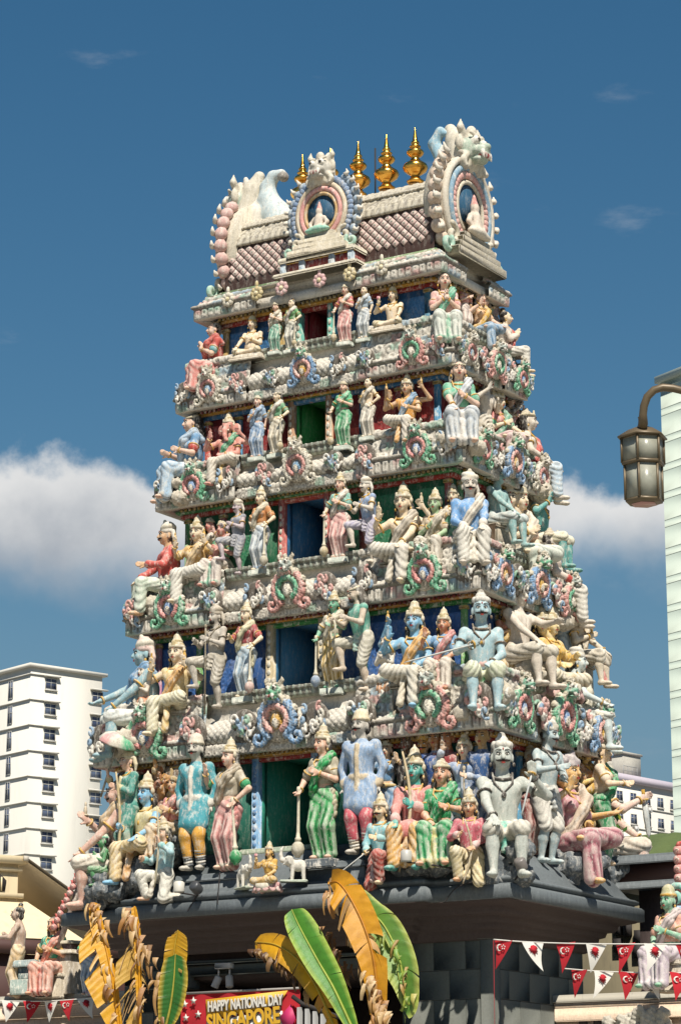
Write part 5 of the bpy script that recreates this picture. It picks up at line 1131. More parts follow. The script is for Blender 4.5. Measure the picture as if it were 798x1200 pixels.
S('bending man statue in teal scarf and raised knee with a rope garland', 'front', 427, 812, 686, wb+.38, -30, legs=('up', 'stand'), arms=('front', 'chest'), lean=(0, -.05), head=(0, 14, 0), skin='c2b19c', low=LN('b9b3a0', '7fae9f'), up=(('vest', '6fae9a'),), hat=LO, hair='grey', beard=True, props=(('garland', 0, 'b3ab90'),), jewel=None)
S('small praying statue with orange skirt standing beside the seated blue god', 'front', 453, 830, 744, cb-.20, 0, arms=('pray', 'pray'), skin='pale', low=SKT('d3925f', 'c9a98a'), up=(('shirt', 'c9c2b4'),), hat=('bald', 'b9b09f'), hs=1.3, jewel=None, seat=PL)
S('blue-skinned statue of a seated god in a white dhoti above the lowest storey', 'front', 487, 838, 701, wb+.28, 10, legs=('fold', 'sit'), arms=('raised', 'lap'), skin='7fb0cc', low=DH('d3cbb8', 'c4b89f'), up=(SH('d8a866', 'c9924f'),), hat=CR, extra_arms=((0, (.20, -.06, .10)),), props=(('emblem', 10, O_),), seat=BLK_)
S('small seated woman statue in pink and green beside the blue-skinned god', 'front', 521, 815, 711, wb+.24, 14, legs='sit', arms=('raised', 'lap'), fem=True, skin='c78a66', low=SKT('d8c9b8', 'cf9a8f'), up=(BL('6f97b8'), SH('c98a86', '6fae8f')), hat=CR, seat=BLK_)
S('blue-grey bare statue of a moustached man with a sword at the near corner', 'front', 565, 842, 691, cb-.28, 34, legs='sit', arms=('front', 'lap'), skin='9fb9bd', low=LN('cfd3b4', '5fa36f', .55), hat=('knot', 'c9c4b8', '8a8478'), moustache=True, hair='black', props=(('sword', 0, (-.75, -.25, -.25), .5),), seat=RK, jewel='6d5f50')
S('pale bare man statue with a white headcloth resting his hand on his knee', 'right', 608, 812, 676, wa+.26, 78, legs='sit', arms=('knee', 'fwd'), head=(0, 10, 0), skin='pale', low=LN('c4bba8'), hat=TU, jewel=None, seat=RK)
S('yellow two-headed goddess statue cross-legged on a lotus', 'right', 645, 806, 708, wa+.36, 74, legs='cross', arms=('belly', 'front'), fem=True, skin='dcc48a', low=DH('d0c2a2', 'cdb88f'), up=(BL('d9b25e'),), hat=CR, heads=((V3(-.085, .02, .0), -38),), seat=('lotus', 'b98a8a'))
S('pale man statue in a feathered cap with crossed baldric on the narrow side', 'right', 676, 808, 698, wa+.22, 98, legs='sit', arms=('chest', 'knee'), skin='c9bca6', low=DH('c4b9a4', 'b2473f', .6), up=(SH('b9ab92'),), hat=('turban', 'cdbfae', 'c9a79a'), props=(('emblem', 0, 'c9a866'),), seat=BLK_)
S('seated man statue with bare bent knee at the far right corner, above the lowest storey', 'right', 676, 882, 756, ca-.28, 118, legs='sit', arms=((.12, -.20, -.20), 'knee'), skin='c4cfcb', low=LN('c9cfc6'), up=(SH('b9b39f'),), hat=TU, seat=RK)
# --- lowest storey, standing on the grey sloping roof
STOREY = 5; wb, wa, cb, ca = WB[5], WA[5], CB[5], CA[5]
S('large pink seated man statue with black hair, hand on knee, beside the white block', 'front', 139, 1066, 905, 1.66, -58, legs='hang', arms=((.10, -.20, -.02), 'knee'), head=(0, 6, 0), skin='d3ab98', low=LN('cfc2b0', W_, .5), up=(SH('cfb48f'),), hat=('bun', O_), hair='black', moustache=True, props=(('emblem', 0, 'c4b49a'),), seat=('rock', '5f666a'))
S('green-robed standing statue holding a parasol behind the pink seated man', 'front', 150, 1012, 876, 1.74, -30, arms=('raised', 'chest'), skin='d3ab92', low=SKT('4f8f80', 'b9b39a'), up=(('tunic', '4f8f82', 'c4b58a'),), hat=('turban', 'cdbf9f', 'b9a987'), props=(('umbrella', 0, (.42, .12, .9), .30),))
S('blue-skinned statue of a seated archer king in a pleated yellow dhoti', 'front', 172, 1040, 903, 1.66, -12, legs=('sit', 'fold'), arms=('front', 'knee'), skin='7fb3cf', low=DH('dcbf86', 'd09a5a'), up=(('vest', 'c9bd8f', 'c9a04e'),), hat=CR, props=(('bow', 0, 'b9a57c', .42),), seat=('rock', '6a7074'))
S('small green monkey statue crouching at the feet of the pink seated man', 'front', 122, 1040, 973, 1.95, -40, legs=('half', 'half'), arms=('pray', 'chest'), skin='monkey', low=LN('4f8f5a'), hat=('cap', 'c4cdb4', '6fae8f'), hs=1.3, jewel=None)
S('woman statue in rose and green sitting behind the crouching archer', 'front', 205, 1010, 908, 1.58, -6, legs='sit', arms=('lap', 'chest'), fem=True, skin='tan', low=SKT('c9b08c', 'b98a55'), up=(BL('d08f8a', '5fa36f'), SH('c98a80')), hat=('long', '9c3f3f'), seat=('rock', '6a7074'))
S('crouching archer statue in turquoise with white leggings on the grey roof', 'front', 193, 1056, 956, 2.00, -28, legs=('half', 'kneel'), arms=('front', 'raised'), head=(0, 8, 0), skin='d3a98a', low=DH('d6d2c4', 'c4bba9'), up=(('shirt', '9cc0c4', '7fb3b0'),), hat=CR, props=(('bow', 1, 'b9ae8f', .36),))
S('dark-faced standing statue half hidden behind the teal-coated guard', 'front', 207, 1000, 868, 1.48, -5, arms=('raised', 'chest'), skin='b98a55', low=SKT('6a6458'), up=(('tunic', '7d6a58', 'a58f66'),), hat=('turban', 'c9bfa8', 'b9ae95'), moustache=True)
S('tall guard statue in a teal coat, yellow breeches and striped stockings', 'front', 229, 1021, 858, 1.90, 6, arms=('down', 'down'), skin='b9b3a6', low=('trousers', 'd8a24a', '555a5e'), up=(('tunic', '4f9aa3', 'd3cdbf'),), hat=('fez', 'cdc4b0', 'b9ae98'), moustache=True, jewel=None)
S('tall woman statue in a rose sari with a green-headed mace left of the lowest doorway', 'front', 268, 1019, 863, 1.84, -10, arms=('raised', 'hip'), head=(-10, 0, 0), lean=(.012, 0), fem=True, skin='pink', low=SKT('cf8f88', 'c0b49c'), up=(BL('b9ae98', '3f9a66'), SH('b3a48c', 'c9837c')), hat=CR, props=(('mace', 1, '3f8f5a', .02, .06),))
S('tall woman statue in a bright green sari with a mace by the lowest doorway', 'front', 381, 1008, 846, 1.84, 0, arms=('mace', 'chest'), head=(-18, 0, 0), lean=(-.01, 0), fem=True, skin='d3a98f', low=SKT('2f9a52', '6fb57f'), up=(BL('a9a08a'), SH('3aa05c', 'b3a98c')), hat=CR, props=(('mace', 0, 'b9b09a'),), seat=('plinth', '4f565a'))
S('tall guard statue in a pale blue coat and pink trousers right of the lowest doorway', 'front', 424, 1002, 829, 1.90, 8, arms=('down', 'down'), head=(-12, 0, 0), skin='b4aea2', low=('trousers', 'c9606a', 'b9ae98'), up=(('tunic', '8fa6c0', 'c9b89a'),), hat=('fez', 'd3c6a6', 'c4b48f'), moustache=True, jewel=None)
S('standing woman statue in a blue dress with a gold belt beside the blue-coated guard', 'front', 454, 985, 866, 1.50, 12, arms=('raised', 'raised'), fem=True, skin='d3b28f', low=SKT('6f96b8', '8fabc4'), up=(BL('6f96b8'), ('belt', 'c9b07a', O_)), hat=TI, props=(('staff', 0, 'a58f66', .10),))
S('kneeling moustached statue in turquoise coat holding a long spear on the grey roof', 'front', 447, 1040, 927, 1.98, 0, legs=('kneel', 'half'), arms=('lap', 'front'), skin='dcc09a', low=DH('b3493f', 'd3a8a0'), up=(('shirt', '7fb3b6', '9cc4c2'),), hat=CR, moustache=True, props=(('sword', 0, (-.62, -.35, -.55), .42),))
S('teal-faced statue of a seated king in a rose tunic and orange dhoti holding a bow', 'front', 487, 1026, 872, 1.66, 14, legs='sit', arms=('knee', 'chest'), skin='4f9f94', low=DH('dca85a', 'b98a44'), up=(('tunic', 'c97f78', 'd3a8a0'),), hat=CR, props=(('bow', 1, 'c4b08c', .36),), seat=('rock', '6a7074'))
S('statue of a seated queen in a green sari beside the teal-faced king', 'front', 519, 1020, 888, 1.64, 16, legs='sit', arms=('lap', 'front'), fem=True, skin='d3a080', low=SKT('2f9a5c', 'c9c07a'), up=(BL('2f8f58'), SH('3a9f66', 'c9b07a')), hat=TI, seat=('rock', '6a7074'))
S('crowned standing statue in blue-grey shouldering a club behind the queen', 'front', 546, 1000, 855, 1.50, 12, arms=('high', 'front'), skin='d6b698', low=SKT('7d8796', '93a0b0'), up=(('tunic', '8d9fb8', 'b3bcc8'),), hat=CR, props=(('emblem', 0, 'b9b09f'), ('staff', 1, 'b3a283', .06)))
S('kneeling statue in a faded red tunic with cream leggings below the queen', 'front', 551, 1036, 922, 1.96, 22, legs=('half', 'kneel'), arms=('front', 'lap'), head=(0, 10, 0), skin='cf9d74', low=DH('dcc998', 'cdb98c'), up=(('shirt', 'b9626c', 'd3b3ac'),), hat=CR, props=(('bow', 1, 'b3a283', .25),))
S('large grey moustached man statue with a dagger at the near corner of the grey roof', 'front', 590, 1036, 858, 1.56, 34, legs='sit', arms=('knee', 'raised'), skin='b4b8ae', low=LN('c9c4b4', '5fae9a', .45), hat=('knot', 'cfcabd', '8f8a7f'), moustache=True, hair='grey', props=(('sword', 1, (-.25, -.2, -.9), .26),), jewel='4f4a45', seat=('rock', '5f666a'))
for i, (u, vt, sk, c_, lab) in enumerate(((478, 860, '6f4f3c', '3f3a36', 'small dark bust peering out left of the teal-faced king'), (498, 856, 'c08a4a', '2f7a70', 'small bust with a gold turban peering out behind the king'), (512, 854, 'a8794f', '33538a', 'small bust in blue with a dark cap peering out behind the queen'), (526, 853, 'b98058', '8f3a3f', 'small bust in red peering out above the queen'), (567, 852, 'b8925f', '3a5a86', 'small bust in blue peering out behind the grey corner man'))):
    S(lab, 'front', u, 1000, vt, WB[5]+.09, 10, arms=('down', 'down'), skin=sk, low=SKT(c_), up=(('shirt', c_),), hat=('turban', 'b98f3a', 'c9a04e') if i == 1 else ('bald', '3a2f28'), jewel=None, moustache=(i == 1), vox=1/78., group='busts crowded behind the seated king')
S('lean grey-blue standing man statue in turban and white loincloth on the narrow side', 'right', 640, 1013, 840, wa+.30, 72, arms=('front', 'belly'), head=(18, 10, 0), lean=(.0, -.02), skin='a9b8b8', low=LN('cdc8bc', 'b9bcb8', .5), hat=TU, moustache=True, jewel='5d5650')
S('two-headed seated goddess statue in a dark red pleated skirt on the narrow side', 'right', 668, 1042, 880, wa+.28, 76, legs=('sit', 'fold'), arms=('raised', 'belly'), fem=True, skin='d3a86c', low=SKT('b3707a', 'd3b8b4'), up=(BL('b9848a'), SH('c4b09a')), hat=('turban', 'b3a8a6', '9f9494'), heads=((V3(-.085, .02, .0), -40),), extra_arms=((1, 'out'),), seat=('rock', '6a7074'))
S('tall woman statue in a dark green sari on the narrow side of the lowest storey', 'right', 706, 1014, 864, wa+.34, 112, arms=('front', 'down'), fem=True, skin='d8bd9c', low=SKT('2f8a58', '5fa37a'), up=(BL('d8c3a9'), SH('35925f')), hat=('turban', 'c9bda6', 'b9ae98'))
S('seated man statue raising his fist at the far right corner of the grey roof', 'right', 708, 1046, 886, 2.80, 120, legs='sit', arms=((.14, -.22, -.02), 'knee'), skin='d3b3a2', low=LN('c9b9a6', W_, .5), hat=TU, moustache=True, props=(('sword', 0, (.1, -.1, -.9), .24),), seat=('rock', '5f666a'))
# --- attendants half hidden behind the larger statues
for (lab, side, u, vb, vt, out, face, c1, c2, sk) in (
    ('small attendant statue in rose behind the two-headed woman, storey below the top', 'right', 598, 540, 462, WA[2]+.10, 88, 'c98f86', 'cfc3b4', 'pink'),
    ('small attendant statue in pale green behind the blue-skirted woman of the top storey', 'right', 572, 402, 338, WA[1]+.08, 90, '8fae98', 'cfc3b4', 'cream'),
    ('small attendant statue in cream behind the two-headed goddess of the middle storey', 'right', 622, 668, 560, WA[3]+.10, 92, 'cdbf9f', 'b9a987', 'cream'),
    ('small attendant statue in pale blue behind the goddess on the lotus', 'right', 660, 800, 690, WA[4]+.10, 92, '9fb6c4', 'cfc9bb', 'pale'),
    ('small attendant statue in ochre between the near corner man and the headcloth man', 'right', 592, 806, 706, WA[4]+.10, 70, 'c9a866', 'b9785c', 'tan'),
    ('attendant statue in dark red half hidden behind the lean grey-blue man', 'right', 622, 1000, 868, WA[5]+.10, 74, '8f4f4a', 'b98a55', 'tan'),
    ('attendant statue in ochre standing behind the two-headed goddess in dark red', 'right', 686, 1000, 868, WA[5]+.12, 95, 'c9a04e', 'a9784f', 'yellow'),
    ('small woman statue in brown beside the blue-skinned archer king', 'front', 187, 1000, 884, WB[5]+.16, -10, '8a5a44', 'b98a55', 'b07a50'),
    ('small crowned statue in green beside the green-faced seated woman', 'front', 532, 668, 566, WB[3]+.09, 12, '5f9f7c', 'c9bfae', 'cream'),
    ('small attendant statue in white between the goddess and the grey-lilac man', 'front', 246, 700, 606, WB[3]+.08, 0, 'c9c2b4', 'b9ae9a', 'rose')):
    S(lab, side, u, vb, vt, out, face, arms=('chest', 'raised'), fem=True, skin=sk, low=SKT(c1, c2), up=(BL(c2), SH(c1)), hat=TI if c1 > '9' else CR, vox=1/90.)
# --- goddess and elephants over the doorway
S('small gold-robed goddess statue on a lotus between two white elephants', 'front', 316, 1037, 985, 2.10, 4, legs='cross', arms=('raised', 'lap'), fem=True, skin='d6b070', low=DH('c9a04e', 'b98a3c'), up=(BL('c9a04e'),), hat=CR, props=(('flower', 0),), seat=('lotus', 'b98a8a'), vox=1/78., group='goddess and elephants over the doorway')
def elephant(label, u, vb, vt, out, face):
    P = ony(u, vb, -out); per = pv(P)-pv(P+np.array([0, 0, 1.])); H = (vb-vt)/per; root = empty('elephant_statue', tuple(P), math.radians(face)); tag(root, label, 'statue', 'goddess and elephants over the doorway'); c = lin('cfc9bb')
    B = SDF(.04); B.el((0, .12, .44), (.16, .26, .18), c=c); B.el((0, -.16, .58), (.13, .15, .15), c=c); B.rc((0, -.02, .46), (0, -.14, .56), .15, .12, c=c)
    for sx in (-1, 1):
        B.rc((sx*.09, -.04, .38), (sx*.10, -.07, .03), .065, .05, c=c); B.rc((sx*.09, .26, .38), (sx*.10, .28, .03), .07, .052, c=c); B.el((sx*.15, -.10, .58), (.03, .09, .13), c=c); B.rc((sx*.05, -.27, .50), (sx*.06, -.36, .46), .022, .008, c=lin('e4dfd2'))
    B.chain([V3(0, -.26, .58), V3(0, -.36, .60), V3(0, -.40, .74), V3(0, -.38, .90), V3(0, -.33, .98)], [.08, .065, .05, .04, .03], c=c); B.chain([V3(0, .37, .5), V3(0, .42, .32)], [.02, .015], c=c)
    link('body', B.build(.02, H, 'elephant', c), M_STATUE, root)
    for sx in (-1, 1): m = MB(); m.color(BLK); m.ell(V3(sx*.115, -.235, .625)*H, V3(.014, .014, .018)*H); link('eye', m.mesh('eye', True), M_STATUE, root)
    m = MB(); m.color('b9c4b0'); m.bev(V3(-.2, -.42, -.05)*H, V3(.2, .40, .012)*H, .01); m.color('c98f8a'); m.ell(V3(0, -.34, -.01)*H, V3(.16, .08, .03)*H); link('base_slab', m.mesh('slab'), M_STATUE, root)
elephant('white elephant statue raising its trunk beside the green-headed mace', 287, 1040, 1003, 2.06, 60)
elephant('white elephant statue raising its trunk beside the green sari woman', 345, 1032, 992, 2.06, -60)
# ------------------------------------------------------------------ far buildings
M_WHITEW = plain('white_wall_paint', 'cbc7bc', .8, var=.10, scale=.12, grime=.10, stretch=(1, 1, .3))
M_GLASS = None
def glassmat():
    m, t, b = nmat('window_glass'); c = mixc(t, ramp(t, noise(t, .35, 2, .5, 'World'), .4, .6), lin('3b4660'), lin('59657c')); t.links.new(c, b.inputs['Base Color']); b.inputs['Roughness'].default_value = .12; return m
M_GLASS = glassmat()
M_TRIM = plain('grey_trim', '8f8f8c', .7); M_MULL = plain('window_bar', 'a9a8a2', .6)
def axes(az):      # horizontal direction at an angle to the right of the viewing direction
    a = math.radians(az)-YAW; return V3(math.sin(a), math.cos(a), 0)
def oriented(name, corner, az):
    o = empty(name, tuple(corner), 0); o.rotation_euler[2] = math.atan2(axes(az)[1], axes(az)[0]); return o
# white tower block on the left: local x runs along its sunny face, local y along its other face
c0 = dep(37, 781, 290.); top = c0[2]; blk = oriented('apartment_block', (c0[0], c0[1], 0), 50); tag(blk, 'tall white apartment block with hooded windows left of the temple tower', 'building')
m = MB(); m.box((0, 0, 0), (9.4, 14, top)); m.box((-.0, 14, 0), (9, 30, top-.6)); link('wall', m.mesh('wall'), M_WHITEW, blk)
m = MB(); m.box((-.35, -.35, top), (9.9, 14.3, top+.35)); link('parapet', m.mesh('par'), M_WHITEW, blk)
wm = {}
def win(par, x, z, w_, h_, face='x', hood=None, two=True, sill=True):
    """window on the y=0 face (face 'x') or the x=0 face (face 'y')"""
    def put(m, lo, hi):
        if face == 'x': m.box(lo, hi)
        else: m.box((lo[1], lo[0], lo[2]), (hi[1], hi[0], hi[2]))
    m = MB(); put(m, (x, -.03, z), (x+w_, .02, z+h_)); wo_ = link('window', m.mesh('glass'), M_GLASS, par)
    m = MB()
    for q in ([0, .5, 1] if two else [0, 1]): put(m, (x+(w_-.07)*q, -.07, z), (x+(w_-.07)*q+.07, -.031, z+h_))
    for q in (0, .62, 1): put(m, (x+.07, -.068, z+(h_-.07)*q), (x+w_-.07, -.031, z+(h_-.07)*q+.07))
    link('window_frame', m.mesh('frame'), M_MULL, wo_)
    if hood: m = MB(); put(m, (x-hood*.6, -.42, z+h_+.12), (x+w_+hood, .01, z+h_+.27)); link('hood', m.mesh('hood'), M_WHITEW, wo_)
    if sill: m = MB(); put(m, (x-.08, -.18, z-.14), (x+w_+.08, .01, z-.03)); link('sill', m.mesh('sill'), M_WHITEW, wo_)
FL = 2.79
for k in range(13):
    z = top-2.25-k*FL
    win(blk, 1.9, z, 1.45, 1.25, 'x', .35); win(blk, 8.1, z-.75, 1.42, 1.25, 'x', .45)
    win(blk, 3.4, z-.8, .9, 2.0, 'y', None, True, False); win(blk, 6.6, z+.1, 1.5, 1.1, 'y', .2); win(blk, 11.2, z+.1, 1.4, 1.1, 'y', .2)
    m = MB(); m.box((-.14, -.14, z+1.42), (1.9, -.004, z+1.52)); m.box((-.14, -.004, z+1.42), (-.004, 8.0, z+1.52)); link('floor_ledge', m.mesh('ledge'), M_WHITEW, blk)
# pale green slab at the right edge
g0 = dep(773, 449, 285.); gr = oriented('office_slab', (g0[0], g0[1], 0), -32+180); tag(gr, 'pale green panelled office slab rising behind the street lantern', 'building')
M_PALE = plain('pale_green_panel', 'a8b3a7', .55, var=.10, scale=.09, grime=.06, stretch=(1, 1, .4)); M_PALE2 = plain('pale_green_joint', '9aa79c', .7)
gt = g0[2]; m = MB(); m.box((.02, .06, 0), (26, 18, gt-.05)); link('wall', m.mesh('wall'), M_PALE2, gr)
fl = 3.05; k = 0
pm = {}
def panelmesh(w_, h_):
    if (w_, h_) not in pm: m = MB(); m.bev((0, -.05, 0), (w_, .055, h_), .03); pm[(w_, h_)] = m.mesh('panel')
    return pm[(w_, h_)]
while gt-(k+1)*fl > 20:
    z = gt-.9-(k+1)*fl+1.0
    for c_ in range(5):
        for (zz, hh) in ((z, fl-.79), (z+fl-.76, .73)): link('facade_panel', panelmesh(4.9, hh), M_PALE, gr, (.05+c_*4.96, 0, zz))
    k += 1
m = MB(); m.box((-.4, -.45, gt-.04), (26, 18, gt+.7)); link('parapet', m.mesh('par'), plain('slab_cap', 'a3afa8', .6), gr)
# lower white flats on the right
f0 = dep(700, 911, 350.); fb = oriented('flats', (f0[0], f0[1], 0), 43); tag(fb, 'lower white flats with dark windows and air-conditioners behind the green tarpaulin', 'building')
ft = f0[2]; m = MB(); m.box((0, 0, 0), (26, 12, ft)); link('wall', m.mesh('wall'), M_WHITEW, fb)
m = MB(); m.box((-.5, -.5, ft), (26.5, 12.5, ft+1.0)); link('parapet', m.mesh('par'), plain('lilac_parapet', 'b3aab3', .7), fb)
for k in range(7):
    z = ft-2.6-k*2.8
    for i, x in enumerate((1.2, 3.9, 6.9, 10.0, 12.9, 15.8)):
        win(fb, x, z, 1.35, 1.35, 'x', None)
        if (i+k) % 3 == 0:
            m = MB(); m.bev((x+.2, -.5, z-.95), (x+1.15, -.02, z-.28), .03); m.color('6d6d6a'); m.lathe([(0, 0), (.24, 0), (.24, .03), (0, .04)], (x+.62, -.505, z-.61), 14, rotm(0, 90)); link('air_conditioner', m.mesh('ac'), plain('ac_white', 'cfccc4', .5) if 'ac_white' not in MATS else MATS['ac_white'], fb)
    m = MB(); m.box((-.02, -.12, z-.55), (26, -.003, z-.42)); link('floor_ledge', m.mesh('ledge'), M_WHITEW, fb)
m = MB(); m.box((9.5, 3, ft+1), (13.5, 7, ft+4.6)); m.box((9.3, 2.8, ft+4.6), (13.7, 7.2, ft+4.9)); link('stair_tower', m.mesh('st'), plain('stair_concrete', 'a9a59a', .8, grime=.4), fb)
m = MB()
for x in (6, 7, 8, 9): m.tube([(x, .3, ft+1), (x, .3, ft+2.3)], .05, 6)
for z in (1.7, 2.3): m.tube([(6, .3, ft+z), (9, .3, ft+z)], .05, 6)
m.tube([(11.5, 5, ft+4.9), (11.5, 5, ft+7.2)], .06, 6); link('roof_railing', m.mesh('rail'), M_TRIM, fb)
# cream shophouse on the left
M_CREAM = plain('cream_wall', 'd9c6a0', .8, var=.12, scale=.8, grime=.18); M_TILE = plain('grey_roof_sheet', 'b9b0a0', .7, var=.2, scale=.7, grime=.15); M_BROWN = plain('brown_eave', '4a2f28', .6)
s0 = dep(22, 1012, 78.); sh = oriented('shophouse', (s0[0], s0[1], 0), 62); tag(sh, 'cream shophouse with pointed vents and sloping roof in front of the white block', 'building')
st = s0[2]; m = MB(); m.box((-9, 0, 0), (.0, 9, st)); m.box((.001, .8, 0), (6, 9, st-1.6)); link('wall', m.mesh('wall'), M_CREAM, sh)
m = MB(); m.box((-9.2, -.22, st-.02), (.22, 9, st+.2)); m.box((-9.1, -.14, st-1.02), (.14, 0, st-.88)); m.box((-9.1, -.10, st-.25), (.10, 0, st-.14)); link('cornice', m.mesh('corn'), M_CREAM, sh)
for x in (-.62, -1.55, -2.5):
    m = MB(); m.prism([(x-.22, st-.82), (x+.22, st-.82), (x+.26, st-.52), (x+.14, st-.40), (x, st-.28), (x-.14, st-.40), (x-.26, st-.52)], -.035, .02); link('vent', m.mesh('vent'), M_DARK, sh)
    m = MB()
    for q in (-.1, .1): m.box((x+q-.02, -.06, st-.82), (x+q+.02, -.036, st-.42))
    link('vent_bar', m.mesh('bars'), M_CREAM, sh)
m = MB(); P = np.array([[(.05, -.3, st+.22), (3.9, -.3, st-2.1)], [(.05, 9, st+.22), (3.9, 9, st-2.1)]]); m.grid(P); m.grid(P-np.array([0, 0, .12]), True); m.box((.05, -.32, st+.05), (.2, -.25, st+.2)); link('roof', m.mesh('roof'), M_TILE, sh)
m = MB(); P = np.array([[(-9, -1.6, st-2.3), (1.5, -1.6, st-2.3)], [(-9, -.02, st-1.1), (.3, -.02, st-1.1)]]); m.grid(P); m.grid(P-np.array([0, 0, .1]), True); link('awning', m.mesh('aw'), M_CREAM, sh)
m = MB(); m.box((-9, -1.75, st-2.75), (6.5, -1.55, st-2.36)); m.box((-9, -1.5, st-5), (6.5, -.9, st-2.75)); link('eave', m.mesh('eave'), M_BROWN, sh)
# ------------------------------------------------------------------ walls either side of the tower
M_WALL = painted('cream_wall_paint', .25, .3, .65, base='d6bfa6', bleach=.15, chalkcol='d9cdbc')
def compound(name, label, x0, x1, y, zt):
    o = empty(name, ((x0+x1)/2, y, 0)); tag(o, label, 'wall'); L = (x1-x0)/2
    m = MB(); m.box((-L, .0, 0), (L, .5, zt-.14)); link('wall_body', m.mesh('wb'), M_WALL, o)
    for (z0_, z1_, out) in ((zt-.10, zt, .09), (zt-.16, zt-.101, .06), (zt-.34, zt-.161, .05), (zt-.52, zt-.45, .07)): m = MB(); m.bev((-L, -out, z0_), (L, .6, z1_), .012); link('coping' if z1_ == zt else 'moulding', m.mesh('mould'), M_WALL if z1_ < zt else plain('coping_grey', 'a59f90', .75, grime=.4) if 'coping_grey' not in MATS else MATS['coping_grey'], o)
    return o
lwz = 4.44; lw = compound('boundary_wall', 'cream boundary wall topped with statues beside the yellow banana leaves', -9.0, -3.25, .15, lwz)
rwz = 4.13; rw = compound('boundary_wall', 'cream boundary wall with arched niches right of the grey tower base', 2.9, 7.5, .42, rwz)
for u in (683, 700):
    q = ony(u, 1192, .42); m = MB(); pts = [(-.06, -.25), (.06, -.25), (.06, 0)]+[(.06*math.cos(t_), .10*math.sin(t_)) for t_ in np.linspace(.2, math.pi-.2, 6)]+[(-.06, 0)]
    m.prism(pts, -.015, .02); link('niche', m.mesh('niche'), M_DARK, rw, (q[0]-rw.location[0], 0, q[2]))
# carved feather crest on the right wall
q = ony(752, 1196, .2); B = SDF(.02); r2 = random.Random(4)
for i in range(26): B.chain([V3(r2.uniform(-.33, .36), r2.uniform(-.06, .06), r2.uniform(-.25, .12)) for _ in (0,)]+[V3(0, 0, 0)]*0+[V3(r2.uniform(-.36, .38), r2.uniform(-.1, .0), r2.uniform(-.25, .15))], .05)
B.el((0, .05, -.1), (.4, .12, .25)); B.el((-.46, -.05, -.02), (.08, .08, .1))
B.fold = lambda X, Y, Z__: .012*np.sin(X*70+Z__*40)*np.sin(Z__*60-X*20)
cr_ = link('feather_crest', B.build(.018, 1., 'crest', lin('b9b3a4')), M_STONE, None, tuple(q)); tag(cr_, 'grey carved feather crest on the front of the right boundary wall', 'carving')
# statues on the walls
STOREY = 5
S('bare statue with a topknot standing in profile on the cream boundary wall', 'front', 20, 1168, 1058, .02, -60, arms=('chest', 'front'), skin='b9a08c', low=SKT('d8b98a', 'c9574f'), hat=('bun', O_), hair='black', jewel=None, group='statues on the boundary walls')
S('seated statue of a woman in an orange-pink sari with green blouse on the boundary wall', 'front', 62, 1168, 1074, .02, 8, legs='sit', arms=((.17, -.05, -.22), 'chest'), fem=True, skin='cf9a78', low=SKT('dc9a84', 'cf6a5a'), up=(BL('3f9a7c', 'c9a04e'), SH('dc8f7a')), hat=LO, hair='brown', seat=BLK_, group='statues on the boundary walls')
S('small statue in blue and white half hidden by the yellow leaf on the boundary wall', 'front', 105, 1166, 1084, .02, 15, arms=('front', 'chest'), skin='c9a58f', low=SKT('9fb4c9', 'b38ac0'), up=(BL('5fae7c'),), hat=TI, group='statues on the boundary walls')
S('green-skinned seated statue of a woman in a lilac skirt on the right boundary wall', 'front', 787, 1160, 1036, .36, -10, legs='sit', arms=('lap', 'chest'), fem=True, skin='7fae8f', low=SKT('c4b3bc', 'd3c9cf'), up=(BL('d3a08a'), SH('c9b9b4')), hat=('cap', 'b3ad86', O_), seat=BLK_, group='statues on the boundary walls')
# small pedestal beside the seated woman
q = ony(36, 1166, .0); pd = empty('pedestal', tuple(q)); tag(pd, 'small grey-green carved pedestal beside the seated woman on the wall', 'pedestal')
for (w_, z0_, z1_, c_) in ((.24, 0, .22, '8f9d94'), (.15, .22, .40, '6f7f7c'), (.22, .40, .50, '8f9d9a')): m = MB(); m.color(c_); m.bev((-w_, -w_*.8, z0_), (w_, w_*.8, z1_-.002), .012); link('block', m.mesh('b'), M_TOWER, pd)
q = ony(80, 1166, .1); pd = empty('wall_post', tuple(q)); tag(pd, 'short square post with moulded cap behind the seated woman on the wall', 'post')
for (w_, z0_, z1_, c_, nm) in ((.16, 0, .58, 'a59a88', 'shaft'), (.22, .58, .64, 'c4b9a4', 'cap'), (.19, .64, .72, '7d5f5c', 'cap'), (.23, .72, .77, 'b9ae98', 'cap')): m = MB(); m.color(c_); m.bev((-w_, -w_, z0_), (w_, w_, z1_-.002), .01); link(nm, m.mesh('b'), M_TOWER, pd)
# flame crests: rows of scrolled tongues climbing behind the roof ends
def flame_crest(label, u, v, n, y, dirx, sz, tilt=.25):
    q = ony(u, v, y); r = empty('flame_crest', tuple(q)); tag(r, label, 'ornament', 'flame crests at the ends of the grey roof')
    mt = MB(); mt.color('cf9088'); mt.ell((0, 0, 0), (.5, .4, .5), None, 12, 8); mt.color('d8c4b4'); mt.tube([(-.15, -.3, -.1), (0, -.38, .12), (.2, -.32, .05), (.1, -.38, -.12)], [.1, .09, .08, .05], 7); mt.color('c9574f'); mt.tube([(0, 0, .3), (.15*dirx, 0, .7), (.45*dirx, 0, .85)], [.3, .2, .03], 8); tm = mt.mesh('tongue', True); tm.materials.append(M_TOWER)
    for i in range(n): o = bpy.data.objects.new('flame_tongue', tm); col.objects.link(o); o.parent = r; o.location = (tilt*i*sz, 0, i*sz*.86); o.scale = (sz,)*3
    m = MB(); m.color('9f8f84'); m.tube([(0, .1, -.3), (tilt*n*sz, .1, n*sz*.86)], sz*.4, 8); link('crest_rib', m.mesh('rib', True), M_TOWER, r)
